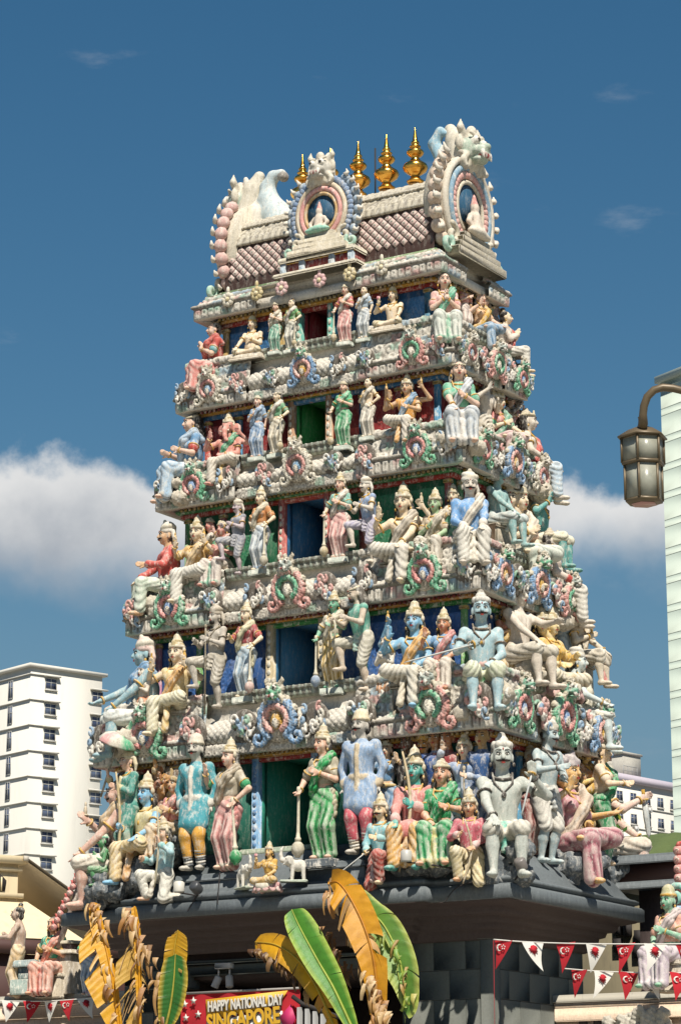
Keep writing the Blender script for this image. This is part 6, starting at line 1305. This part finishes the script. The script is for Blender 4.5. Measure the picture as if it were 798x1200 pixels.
flame_crest('row of pink scrolled flame tongues climbing beside the foot of the pink seated man', 64, 1086, 8, -.2, -1, .11, .5)
flame_crest('upright pink flame crest above the green-skinned woman on the right wall', 796, 1062, 7, .6, 1, .14, .0)
q = ony(795, 1050, .5); m = MB(); m.color('8fc0b0')
for k_ in (0, 1): sp = [(-.02+.16*(1-i/16)*math.cos(i*.55), -.05, .0-k_*.3+.16*(1-i/16)*math.sin(i*.55)) for i in range(16)]; m.color(('8fc0b0', '8fb0cf')[k_]); m.tube(sp, .045, 7)
tag(link('scroll_ornament', m.mesh('scr', True), M_TOWER, None, tuple(q)), 'green and blue curled scroll beside the pink flame crest on the right', 'ornament')
# ------------------------------------------------------------------ hall behind on the right: green tarpaulin, brown fascia, vented wall
M_TARP = plain('green_tarpaulin', '5d6a3a', .55, var=.35, scale=1.6, bumpd=.05)
hy = 4.2; q0 = ony(690, 1045, hy); q1 = ony(900, 1030, hy); q2 = ony(690, 985, hy)
hall = empty('temple_hall', (4.4, hy, 0)); tag(hall, 'shaded temple hall with olive tarpaulin roof behind the right boundary wall', 'building')
def hl(u, v, y): p_ = ony(u, v, y); return p_-np.array([4.4, hy, 0])
a0 = hl(640, 1045, hy); b0 = hl(860, 1045, hy); m = MB(); P = np.zeros((26, 10, 3))
for i in range(26):
    for j in range(10): t_ = i/25; f_ = j/9; P[i, j] = (a0[0]+(b0[0]-a0[0])*t_, f_*2.2, a0[2]+f_*1.05+.04*math.sin(i*1.3+j*.6)*math.sin(f_*3.1)+.02*math.sin(i*3.1))
m.grid(P); link('tarpaulin', m.mesh('tarp', True), M_TARP, hall)
m = MB(); m.box((a0[0], .15, 0), (b0[0], .35, a0[2]-.02)); link('wall', m.mesh('w'), plain('olive_wall', '7d745c', .8, grime=.3), hall)
for (u, v) in ((723, 1088), (734, 1089), (747, 1098), (760, 1098), (746, 1115), (760, 1117), (723, 1108), (772, 1092)):
    c_ = hl(u, v, hy+.1); m = MB(); m.box((c_[0]-.06, .09, c_[2]-.10), (c_[0]+.06, .16, c_[2]+.10)); link('vent', m.mesh('v'), M_DARK, hall)
m = MB(); m.tube([hl(733, 1000, hy-.2), hl(770, 1032, hy-.9)], .035, 6); link('rope', m.mesh('rope', True), plain('rope_white', 'cfcbbd', .7), hall)
fy = 1.9; fz = ony(752, 1030, fy); fo = empty('roof_box', (fz[0], fy, 0)); tag(fo, 'dark brown roof fascia box jutting out behind the raised-fist statue', 'roof')
zl = ony(735, 1042, fy)[2]; zh = ony(735, 1008, fy)[2]; m = MB(); m.bev((-.45, 0, zl), (1.0, 1.6, zl+.10), .01); m.bev((-.45, -.05, zh-.06), (1.0, 1.6, zh+.06), .012); link('ledge', m.mesh('l'), M_GREY, fo)
m = MB(); m.box((-.40, .06, zl+.09), (.95, 1.5, zh-.05)); link('fascia', m.mesh('f'), M_BROWN, fo); m = MB(); m.box((-.2, .3, 0), (.3, .8, zl)); link('post', m.mesh('p'), M_SOFF, fo)
# ------------------------------------------------------------------ street lantern
M_LAMP = plain('lamp_bronze', '6a5b43', .45, metal=.2, var=.3, scale=6); M_MILK = None
def milkmat():
    m, t, b = nmat('frosted_pane'); c = mixc(t, ramp(t, noise(t, 5, 3, .6, 'World'), .35, .7), lin('a5a594'), lin('bdbcab')); t.links.new(c, b.inputs['Base Color']); b.inputs['Roughness'].default_value = .3; b.inputs['Transmission Weight'].default_value = .35; b.inputs['Alpha'].default_value = 1; return m
M_MILK = milkmat()
LD = 24.; lc = dep(754.5, 590, LD); ppm = LD/FPX
lamp = empty('street_lantern', tuple(lc), math.radians(12)); tag(lamp, 'hexagonal bronze street lantern hanging from a curved arm', 'street lamp')
def hexr(r, z, ph=math.pi/6): return [[r*math.cos(ph+i*math.pi/3), r*math.sin(ph+i*math.pi/3), z] for i in range(6)]
def hexband(m, rings):
    V = [p_ for r, z in rings for p_ in hexr(r, z)]; n = len(rings); m.add(V, [(i*6+j, i*6+(j+1) % 6, (i+1)*6+(j+1) % 6, (i+1)*6+j) for i in range(n-1) for j in range(6)]+[tuple(range(6))[::-1], tuple(range((n-1)*6, n*6))])
u_ = ppm      # metres per picture pixel at the lantern
zb, zm, ze, zt_ = 2*u_, 48*u_, 80*u_, 95*u_; r1, r2_ = 22.5*u_, 25.5*u_
def panes(z0_, z1_, r):
    for i in range(6):
        a = math.pi/6+i*math.pi/3; p0 = V3(r*math.cos(a), r*math.sin(a), 0); p1 = V3(r*math.cos(a+math.pi/3), r*math.sin(a+math.pi/3), 0); e0 = p0+(p1-p0)*.06; e1 = p0+(p1-p0)*.94; nn = unit((p0+p1)/2)*.004
        m = MB(); V = [e0+V3(0, 0, z0_), e1+V3(0, 0, z0_), e1+V3(0, 0, z1_), e0+V3(0, 0, z1_)]; V += [v_-nn for v_ in V]; m.add(V, [(0, 1, 2, 3), (7, 6, 5, 4), (0, 4, 5, 1), (1, 5, 6, 2), (2, 6, 7, 3), (3, 7, 4, 0)]); link('pane', m.mesh('pane'), M_MILK, lamp)
        m = MB(); m.tube([p0*1.01+V3(0, 0, z0_-.005), p0*1.01+V3(0, 0, z1_+.005)], .012, 6); link('corner_bar', m.mesh('bar'), M_LAMP, lamp)
panes(zb+2*u_, zm-2*u_, r1); panes(zm+1*u_, ze-1*u_, r2_)
m = MB(); hexband(m, [(r1*.72, zb-3*u_), (r1*1.0, zb-1.*u_), (r1*1.03, zb+2*u_), (r1*.9, zb+2*u_)]); link('bottom_rim', m.mesh('rim'), M_LAMP, lamp)
m = MB(); hexband(m, [(r1*.70, zb-3.2*u_), (r1*.70, zb-3.6*u_)]); link('bottom_pane', m.mesh('bp'), plain('rose_glass', 'b98a80', .3), lamp)
m = MB(); hexband(m, [(r1*.95, zm-3*u_), (r2_*1.02, zm-2*u_), (r2_*1.04, zm+1*u_), (r2_*.9, zm+1*u_)]); link('middle_rim', m.mesh('rim'), M_LAMP, lamp)
m = MB(); hexband(m, [(r2_*.9, ze-1.5*u_), (30.5*u_, ze-1.2*u_), (30.5*u_, ze+.2*u_), (17*u_, ze+9*u_), (5*u_, zt_-1*u_), (4*u_, zt_)]); link('hood', m.mesh('hood'), M_LAMP, lamp)
m = MB(); hexband(m, [(r2_*.95, ze-3*u_), (r2_*1.03, ze-3*u_), (r2_*1.03, ze-1.4*u_)]); link('top_rim', m.mesh('rim'), M_LAMP, lamp)
arm = [lc+V3(0, 0, zt_-2*u_)]
for (u, v) in ((753, 497), (753, 486), (754, 476), (758, 465), (766, 457), (776, 454), (788, 455), (800, 458), (815, 470), (828, 500), (832, 560), (832, 700)): arm.append(dep(u, v, LD))
pole = arm[-1]; arm.append(V3(pole[0], pole[1], 0))
m = MB(); m.tube(np.array(arm)-lc, [.045]*2+[.036]*(len(arm)-3)+[.06], 10); lamp2 = link('arm', m.mesh('arm', True), M_LAMP, lamp); lamp2.rotation_euler[2] = -math.radians(12)
m = MB(); m.lathe([(0, 0), (5.2*u_, 0), (5.2*u_, 1*u_), (4.4*u_, 2*u_), (4.4*u_, 11*u_), (5*u_, 12*u_), (0, 13*u_)], (0, 0, zt_-2*u_), 14); link('collar', m.mesh('collar', True), M_LAMP, lamp)
# ------------------------------------------------------------------ banana plants tied up at the entrance
def leafmat():
    m, t, b = nmat('banana_leaf'); at = N(t, 'ShaderNodeAttribute', attribute_name='Col'); n1 = noise(t, 7, 5, .6, 'World'); n2 = noise(t, 60, 3, .6, 'World')
    c = mixc(t, ramp(t, n1, .4, .75, 0, .3), at.outputs['Color'], lin('8a5a22'), 'MULTIPLY'); c = mixc(t, ramp(t, n2, .6, .72, 0, .25), c, lin('5c3a1a')); t.links.new(c, b.inputs['Base Color']); b.inputs['Roughness'].default_value = .42
    tr = N(t, 'ShaderNodeBsdfTranslucent'); t.links.new(c, tr.inputs['Color']); mxs = N(t, 'ShaderNodeMixShader'); mxs.inputs[0].default_value = .28
    out = [n for n in t.nodes if n.type == 'OUTPUT_MATERIAL'][0]; t.links.new(b.outputs[0], mxs.inputs[1]); t.links.new(tr.outputs[0], mxs.inputs[2]); t.links.new(mxs.outputs[0], out.inputs[0])
    bump(t, b, noise(t, 45, 3, .6, 'World', (1, 1, 6)), .3, .01); return m
M_LEAF = leafmat()
lr = random.Random(11)
def spline(P, n):
    P = np.array(P, float); k = len(P); t = np.linspace(0, k-1, n); out = []
    for x in t:
        i = min(int(x), k-2); f = x-i; p0, p1, p2, p3 = P[max(i-1, 0)], P[i], P[i+1], P[min(i+2, k-1)]
        out.append(.5*((2*p1)+(-p0+p2)*f+(2*p0-5*p1+4*p2-p3)*f*f+(-p0+3*p1-3*p2+p3)*f**3))
    return np.array(out)
def leaf(par, pix, y, wl, wr, cols, tear=0., droop=.2, fold=.35, edge=None, seg=48, name='leaf', bulge=.0):
    """blade along a midrib given in picture points on the plane of the plant; wl, wr: half widths in pixels left and right of the rib"""
    A = spline([list(ony(u, v, y+dy)) for u, v, dy in pix], seg); n = V3(.45, -.85, .1); n /= np.linalg.norm(n); T = np.gradient(A, axis=0); T /= np.linalg.norm(T, axis=1)[:, None]
    m = MB(); base = np.array(par.location); m.color(cols[2] if len(cols) > 2 else 'c9b25c'); L = len(A)
    m.tube(A-base+n*.012, np.linspace(.006, .020, L), 6)
    for sd, wpx in ((-1, wl), (1, wr)):
        if wpx <= 0: continue
        i = 0
        while i < L-2:
            torn = lr.random() < tear; k = min(lr.randint(1, 3) if torn else lr.randint(9, 16), L-1-i); J = 5; P = np.zeros((k+1, J+1, 3)); lift = lr.uniform(-.9, .7)*(1 if torn else .08); dr = droop*(lr.uniform(.6, 3.2) if torn else .6); ww = lr.uniform(.55, 1.12) if torn else 1.
            cc = np.array(lin(cols[1] if (torn and lr.random() < .6) else cols[0]))*(lr.uniform(.7, 1.15) if torn else lr.uniform(.96, 1.04))
            for a in range(k+1):
                t = (i+a)/(L-1); w_ = wpx*depth(A[i+a])/FPX*(math.sin(math.pi*min(1, (t*.92+.06))**.72)**.55)*ww; pr = np.cross(n, T[i+a])*(1 if sd > 0 else -1); pr /= np.linalg.norm(pr)
                gap = (.16 if a in (0, k) else 0)*tear
                for j in range(J+1):
                    s_ = j/J; dirv = pr*math.cos(fold+lift)+n*math.sin(fold+lift); q = A[i+a]+dirv*w_*s_-V3(0, 0, 1)*dr*w_*s_*s_+n*bulge*math.sin(math.pi*s_)*w_+n*.008*math.sin(a*2.1+i)*s_; q = q+T[i+a]*(-gap if a == k else gap)*s_*.15+T[i+a]*s_*w_*.35; P[a, j] = q-base
            m.c = tuple(cc); m.grid(P); 
            if edge:
                C_ = np.tile(cc, ((k+1)*(J+1), 1)).reshape(k+1, J+1, 3); C_[:, J] = lin(edge); C_[:, J-1] = C_[:, J-1]*.5+np.array(lin(edge))*.5; m.C[-1] = C_.reshape(-1, 3)
            i += k
    return link(name, m.mesh('leaf', True), M_LEAF, par)
def rags(par, pix, y, n, ln, cols, name='dry_strip'):
    """dead strips hanging from the rib"""
    A = spline([list(ony(u, v, y)) for u, v in pix], 40); base = np.array(par.location); rt = V3(math.cos(YAW), math.sin(YAW), 0)
    for i in range(n):
        p = A[lr.randint(0, 39)]+rt*lr.uniform(-.06, .06)+V3(0, lr.uniform(-.08, .05), 0); m = MB(); m.color(lr.choice(cols)); L = ln*lr.uniform(.5, 1.3); w_ = lr.uniform(.012, .05); a = lr.uniform(-.5, .5); P = np.zeros((7, 3, 3)); tw = lr.uniform(-2, 2)
        for k in range(7):
            f = k/6; c = p+rt*(math.sin(a)*L*f*.7)+V3(0, -.05*math.sin(f*3), -L*f*math.cos(a)); d = rt*math.cos(tw*f)+V3(.5, -.8, 0)*math.sin(tw*f)
            for j in range(3): P[k, j] = c+d*w_*(j-1)*(1-.6*f)+V3(.3, -.5, 0)*(.02 if j == 1 else 0)-base
        m.grid(P); link(name, m.mesh('rag', True), M_LEAF, par)
def plant(label, u, y, vtop=1215):
    q = ony(u, vtop, y); r = empty('banana_plant', (q[0], y, 0)); tag(r, label, 'banana plant', 'banana plants tied up at the temple entrance')
    m = MB(); m.color('8f8a4a'); m.tube([(0, 0, 0), (.02, .02, q[2]*.5), (0, 0, q[2])], [.14, .12, .08], 12); link('trunk', m.mesh('trunk', True), M_LEAF, r); return r
YEL = ('e0a51e', 'c9a066', 'd9a01c'); DRY = ['c9a874', 'a9783f', 'd3b88a', '7d5528', 'b98f55']; GRN = ('4f8a2a', '6fa03a', 'a9b84a')
p1 = plant('withered yellow banana plant with torn leaf against the boundary wall', 142, -2.6)
leaf(p1, [(112, 1058, 0), (120, 1092, -.05), (130, 1135, -.05), (140, 1205, 0)], -2.6, 12, 4, ('e2a71f', 'd9b05c', 'e0a01c'), .2, .1, .2)
leaf(p1, [(119, 1078, 0), (126, 1110, 0), (136, 1150, 0), (143, 1205, 0)], -2.58, 36, 3, ('e0a828', 'cfa86a', 'd9a01c'), .75, .35, .45)
rags(p1, [(112, 1058), (122, 1090), (132, 1140), (138, 1200)], -2.62, 40, .22, DRY)
p2 = plant('withered yellow banana plant of hanging tan strips left of the banner', 162, -2.5)
leaf(p2, [(158, 1062, 0), (163, 1100, 0), (164, 1150, 0), (165, 1205, 0)], -2.5, 6, 3, ('e2a71f', 'd9b05c', 'e0a01c'), .1, .05, .2)
leaf(p2, [(161, 1095, 0), (163, 1130, 0), (164, 1160, 0), (165, 1205, 0)], -2.48, 30, 10, ('d3ab55', 'c9a878', 'd9a01c'), .95, .5, .5)
rags(p2, [(150, 1062), (160, 1085), (164, 1140), (168, 1190)], -2.52, 26, .26, DRY); rags(p2, [(172, 1105), (182, 1140), (186, 1190)], -2.46, 14, .3, ['a9834f', '8a6234', 'c4a070'])
p3 = plant('banana plant with one dark green upright leaf beside the banner', 201, -2.4)
leaf(p3, [(206, 1118, 0), (204, 1150, 0), (200, 1180, 0), (194, 1206, 0)], -2.4, 17, 17, ('35702a', '3f7a2c', 'b9b04a'), .08, .0, .2, 'c9a83a')
leaf(p3, [(209, 1090, 0), (205, 1112, 0), (201, 1150, 0), (196, 1206, 0)], -2.36, 12, 18, ('c99a22', 'a98a44', 'c9a83a'), .3, .1, .4)
p4 = plant('tall banana plant with bright green leaf and dead hanging leaf left of the tower corner', 430, -2.7)
leaf(p4, [(299, 1104, .1), (325, 1108, 0), (352, 1128, -.05), (375, 1165, -.05), (396, 1215, 0)], -2.72, 15, 17, ('dfa51c', 'c98a2a', 'c9a83a'), .45, .3, .2, 'b98a2a')
rags(p4, [(300, 1112), (325, 1120), (345, 1135), (370, 1165)], -2.68, 60, .18, ['8a6a44', '6d4d2c', 'a98a5c', '5c4028'])
leaf(p4, [(342, 1066, .05), (352, 1088, 0), (372, 1125, -.06), (392, 1160, -.06), (416, 1212, 0)], -2.85, 17, 21, GRN, .10, .05, .28, 'a9c04a', bulge=.08)
leaf(p4, [(384, 1036, 0), (396, 1034, -.05), (412, 1055, -.1), (430, 1095, -.1), (440, 1140, -.08), (444, 1212, 0)], -2.78, 22, 22, ('d99a22', 'cfa46a', 'c98a2a'), .6, .45, .25)
rags(p4, [(384, 1042), (400, 1060), (420, 1100), (438, 1150), (444, 1195)], -2.84, 46, .22, DRY); rags(p4, [(380, 1085), (395, 1110), (410, 1140)], -2.6, 26, .34, ['8a6234', '6d4a26', 'a9783f']); rags(p4, [(425, 1120), (440, 1155), (452, 1190)], -2.86, 60, .2, DRY); rags(p4, [(455, 1090), (472, 1130), (480, 1170)], -2.7, 16, .2, ['8a9a44', '7fa044', 'b9b060', 'a98a4c'])
leaf(p4, [(404, 1036, 0), (425, 1060, 0), (450, 1085, -.02), (468, 1125, -.02), (474, 1170, .0), (470, 1185, 0)], -2.66, 6, 24, ('5f8a32', '7fa044', 'a9b84a'), .6, .7, .2, 'b9c060')
leaf(p4, [(430, 1075, 0), (455, 1105, 0), (474, 1140, 0), (480, 1178, 0)], -2.62, 20, 16, ('7fa050', '5f8a32', 'a9b84a'), .2, .8, .3, 'b9c060')
# ------------------------------------------------------------------ festival banner, letters, lamps
def at_y(u, v, y): return V3(*ony(u, v, y))
by = -1.62; tl_ = at_y(213, 1163, by); tr_ = at_y(347, 1157, by); zt = (tl_[2]+tr_[2])/2; ban = empty('banner', (tl_[0], by, zt)); tag(ban, 'red and white festival banner reading HAPPY NATIONAL DAY SINGAPORE across the entrance', 'banner'); bwid = tr_[0]-tl_[0]+.05
M_RED = plain('red_cloth', 'b3202a', .95, var=.25, scale=2); M_WHT = plain('white_cloth', 'd8d3c8', .7, var=.1, scale=2); M_YEL = plain('yellow_print', 'd9a82a', .6, var=.25, scale=3); M_PNK = plain('pink_print', 'b82a5f', .6); M_SHADOW = plain('letter_grey', '5c5448', .6)
m = MB(); P = np.array([[(bwid*i/30, .012*math.sin(i*.9)+.01*math.sin(j*1.3), -1.0*j/10) for j in range(11)] for i in range(31)]); m.grid(P); m.grid(P+np.array([0, .006, 0]), True); link('cloth', m.mesh('cloth', True), M_RED, ban)
m = MB(); m.prism([(.42, -.11), (bwid-.16, -.04), (bwid-.30, -.22), (1.05, -.30), (.44, -.38)], -.032, -.026); link('yellow_swoosh', m.mesh('sw'), M_YEL, ban)
m = MB(); m.prism([(.44, -.40), (1.0, -.34), (bwid-.24, -.30), (bwid-.24, -.95), (.36, -.95)], -.034, -.028); link('white_field', m.mesh('wf'), M_WHT, ban)
m = MB(); m.prism([(bwid-.28, -.38), (bwid-.10, -.22), (bwid-.03, -.40), (bwid-.14, -.62)], -.045, -.036); link('pink_corner', m.mesh('pc'), M_PNK, ban)
m = MB(); m.color('c9c4b8'); m.box((-.02, -.012, -.03), (bwid+.02, -.003+.02, .0)); link('hem', m.mesh('hem'), plain('hem_grey', '8f8a84', .6), ban)
def star(m, c, r, y0, y1):
    pts = [(c[0]+(r if i % 2 == 0 else r*.42)*math.sin(i*math.pi/5), c[1]+(r if i % 2 == 0 else r*.42)*math.cos(i*math.pi/5)) for i in range(10)]; m.prism(pts, y0, y1)
for c_ in ((.22, -.12), (.30, -.30), (.10, -.34), (.26, -.50), (.08, -.16)): m = MB(); star(m, c_, .055, -.036, -.028); link('star', m.mesh('star'), M_WHT, ban)
def text(s, par, loc, size, mat, rotz=0., ext=.004, xs=1., name='lettering', shear=0.):
    cu = bpy.data.curves.new(name, 'FONT'); cu.body = s; cu.size = size; cu.extrude = ext; cu.offset = size*.03; cu.shear = shear
    o = bpy.data.objects.new('tmp_text', cu); col.objects.link(o); bpy.context.view_layer.update(); me = bpy.data.meshes.new_from_object(o.evaluated_get(bpy.context.evaluated_depsgraph_get())); bpy.data.objects.remove(o)
    o = link(name, me, None, par, loc); me.materials.clear(); me.materials.append(mat); o.rotation_euler = (math.pi/2, -rotz, 0); o.scale = (xs, 1, 1); return o
def fit_text(s, par, x0, x1, z, size, mat, y, slope, name):
    o = text(s, par, (x0, y, z), size, mat, slope, name=name); w_ = max(v.co.x for v in o.data.vertices)-min(v.co.x for v in o.data.vertices); o.scale[0] = (x1-x0)/w_; return o
for dx, dz, y_, mt in ((.012, -.012, -.044, M_SHADOW), (0, 0, -.054, M_WHT)):
    fit_text('HAPPY NATIONAL DAY', ban, .47+dx, bwid-.22+dx, -.27+dz, .19, mt, y_, .045, 'lettering' if mt is M_WHT else 'letter_shadow')
    fit_text('SINGAPORE', ban, .46+dx, bwid-.26+dx, -.52+dz, .30, M_YEL if mt is M_WHT else mt, y_-.002, .06, 'lettering' if mt is M_WHT else 'letter_shadow')
# white spot lamps under the beam
q = at_y(263, 1132, -1.35); sp = empty('spot_lamps', tuple(q)); tag(sp, 'pair of white spot lamps on a bracket in the dark entrance', 'lamp'); M_PLW = plain('white_plastic', 'c9c2ba', .5)
m = MB(); m.bev((-.13, -.05, -.04), (.13, .05, .04), .01); link('bracket', m.mesh('br'), M_PLW, sp)
for sx, rt_ in ((-1, (12, 0, 25)), (1, (0, -10, -10))):
    m = MB(); m.tube([(sx*.09, 0, -.04), (sx*.09, 0, -.14)], .012, 6); link('stem', m.mesh('stem'), M_PLW, sp)
    m = MB(); m.lathe([(0, -.09), (.05, -.09), (.052, -.08), (.052, .06), (.035, .07), (0, .07)], (sx*.10, -.02, -.20), 14, rotm(*rt_)); link('lamp_head', m.mesh('lh', True), M_PLW, sp)
# stair railing end in the entrance
q = at_y(362, 1178, -1.7); ra = empty('railing', tuple(q)); tag(ra, 'short grey railing with sloping black handrail beside the banner', 'railing'); m = MB(); m.tube([(-.25, 0, .12), (-.1, 0, .02), (.5, 0, -.18)], .03, 8); link('handrail', m.mesh('hr', True), M_DARK, ra)
for x in (-.14, -.02, .1, .22): m = MB(); m.bev((x-.035, -.02, -1.2), (x+.035, .02, -.02-.3*max(x+.1, 0)), .005); link('baluster', m.mesh('bal'), M_TRIM, ra)
# ------------------------------------------------------------------ bunting
PT = {}
def pennant_mesh(w_, h_, c_, bend):
    m = MB(); m.color(c_); n = 8; P = np.zeros((n+1, 5, 3))
    for i in range(n+1):
        f = i/n
        for j in range(5): P[i, j] = ((j/4-.5)*w_*(1-f)+bend*f*f*w_*.35, -.012*math.sin(f*4+bend)-.02*bend*f, -h_*f)
    m.grid(P); m.grid(P+np.array([0, .003, 0]), True); return m.mesh('pennant', True)
def lion_poly(s):      # lion's-head emblem in outline
    return [(x*s, z*s) for x, z in ((-.20, .34), (.02, .40), (.24, .30), (.34, .12), (.20, .06), (.36, -.08), (.22, -.08), (.34, -.28), (.16, -.18), (.14, -.46), (.0, -.22), (-.08, -.30), (-.08, -.14), (-.26, -.18), (-.20, -.06), (-.34, .0), (-.22, .06), (-.38, .16), (-.22, .18))]
def bunting(label, pts, y, flags, w_px, h_px, cordcol='d8cfc8'):
    p0 = at_y(pts[0][0], pts[0][1], y); r = empty('bunting', tuple(p0)); tag(r, label, 'bunting', 'bunting strings of little pennants')
    A = np.array([at_y(u, v, y)-p0 for u, v in pts]); m = MB(); m.color(cordcol); m.tube(spline(A, 24), .008, 5); link('cord', m.mesh('cord', True), M_WHT, r)
    for i, (u, red) in enumerate(flags):
        v = np.interp(u, [q_[0] for q_ in pts], [q_[1] for q_ in pts]); q = at_y(u, v, y)-p0; k = depth(q+p0)/FPX; w_, h_ = w_px*k/.846, h_px*k; bend = lr.uniform(-1.3, 1.3)
        o = link('pennant', pennant_mesh(w_, h_, 'b8202e' if red else 'dcd6d0', bend), M_RED if red else M_WHT, r, tuple(q)); o.rotation_euler[2] = lr.uniform(-.25, .7); o.rotation_euler[1] = lr.uniform(-.14, .14); o.rotation_euler[0] = lr.uniform(-.2, .1)
        if red:
            m = MB(); cx_, cz_ = -w_*.12, -h_*.26; r_ = w_*.16; out = [(cx_+r_*math.cos(t_), cz_+r_*math.sin(t_)) for t_ in np.linspace(.9, 2*math.pi-.9, 12)]+[(cx_+r_*.32+r_*.80*math.cos(t_), cz_+r_*.80*math.sin(t_)) for t_ in np.linspace(2*math.pi-1.15, 1.15, 12)]; m.prism(out, -.024, -.018); link('crescent', m.mesh('cres'), M_WHT, o)
            for s_ in range(5): a = math.pi/2+s_*2*math.pi/5; m = MB(); star(m, (w_*.10+w_*.085*math.cos(a), -h_*.25+w_*.085*math.sin(a)), w_*.045, -.024, -.018); link('star', m.mesh('st'), M_WHT, o)
        else:
            m = MB(); m.prism([(x, z-h_*.28) for x, z in lion_poly(w_*.58)], -.024, -.018); link('lion_head', m.mesh('lion'), M_RED, o)
    return r
bunting('upper string of red and white pennants tied to the grey tower corner', [(578, 1101), (620, 1104), (690, 1106), (798, 1106), (860, 1102)], -2.0, [(589, True), (624, False), (662, True), (698, False), (732, True), (767, False), (803, True)], 22, 34)
bunting('lower string of red and white pennants across the right boundary wall', [(660, 1135), (700, 1138), (760, 1140), (860, 1140)], -.6, [(678, True), (707, False), (736, True), (766, False), (796, True)], 20, 33)
bunting('string of small pennants on the left boundary wall', [(-40, 1172), (0, 1173), (60, 1173), (125, 1168)], -.25, [(-12, True), (13, False), (38, True), (60, False), (79, True), (101, False)], 18, 25)
# cords, cables and flood lamps on the grey roof
def cable(label, pts, y, r_=.008):
    A = np.array([at_y(u, v, y+d) for u, v, d in pts]); c = A[0].copy(); m = MB(); m.tube(spline(A-c, 20), r_, 5); tag(link('cable', m.mesh('cable', True), M_DARK, None, tuple(c)), label, 'cable', 'cables over the grey roof')
cable('thin dark cable over the eave right of the green-sari statue', [(560, 1032, .0), (535, 1040, -.07), (520, 1058, -.12)], -2.02); cable('thin dark cable over the eave left of the elephant', [(238, 1040, 0), (228, 1055, -.08), (220, 1068, -.1)], -2.08); cable('short dark cable with bulb hanging below the goddess on the lotus', [(258, 1022, 0), (256, 1045, -.06), (255, 1060, -.08)], -2.06)
q = at_y(578, 1101, -2.0); m = MB(); m.tube([(0, 0, 0), (.0, 0, -1.5)], .003, 5); tag(link('red_string', m.mesh('string'), M_RED, None, tuple(q)), 'thin red string hanging down the grey tower corner', 'string')
def flood(label, u, v, y, rx, col_, tilt):
    q = at_y(u, v, y); r = empty('flood_lamp', tuple(q)); tag(r, label, 'lamp', 'small lamps on the grey roof'); m = MB(); m.lathe([(0, 0), (.07, 0), (.075, .02), (.075, .13), (.05, .15), (0, .15)], (0, 0, 0), 14, rotm(0, tilt)); link('lamp_head', m.mesh('lh', True), plain('lamp_'+col_, col_, .4) if 'lamp_'+col_ not in MATS else MATS['lamp_'+col_], r)
    m = MB(); m.tube([(0, .02, 0), (rx*.5, .1, -.05), (rx, .15, -.12)], .012, 6); link('bracket_rod', m.mesh('rod', True), M_DARK, r)
flood('white cylinder lamp beneath the knee of the crouching archer', 210, 1046, -2.12, .5, 'cfcabd', 0); flood('steel cylinder lamp at the feet of the teal-faced king', 476, 1010, -2.2, .65, 'b3b0a8', 0); flood('small dark lamp on the eave right of the crouching archer', 233, 1044, -2.15, -.2, '3f4042', 60); flood('small dark lamp by the foot of the grey corner man', 612, 1018, -1.9, -.2, '77706a', 40)
# weed growing at the far corner
q = onx(708, 985, 3.0); wd = empty('weed', tuple(q)); tag(wd, 'leafy green weed sprouting from the roof corner by the dark green sari', 'plant')
m = MB(); m.color('4a5a2a'); stems = []
for i in range(9):
    a = lr.uniform(-1, 1); e = V3(lr.uniform(-.1, .3), lr.uniform(-.25, .25), lr.uniform(.1, .55)); m.tube([(0, 0, 0), e*.5+V3(0, 0, .05), e], [.012, .008, .004], 5); stems.append(e)
link('stem', m.mesh('stem'), M_LEAF, wd); m = MB()
for e in stems:
    for k in range(11): m.color(lr.choice(['4f7a2a', '6f9a34', '3a6024', '9aa83a'])); c = e*lr.uniform(.4, 1.05)+V3(*[lr.uniform(-.07, .07) for _ in range(3)]); d = unit([lr.gauss(0, 1) for _ in range(3)]); s2 = unit(np.cross(d, [lr.gauss(0, 1) for _ in range(3)])); L = lr.uniform(.035, .07); m.add([c-d*L, c+s2*L*.5, c+d*L, c-s2*L*.5], [(0, 1, 2, 3)])
tag(link('foliage', m.mesh('fol'), M_LEAF, wd), kind='stuff')
thin_all()
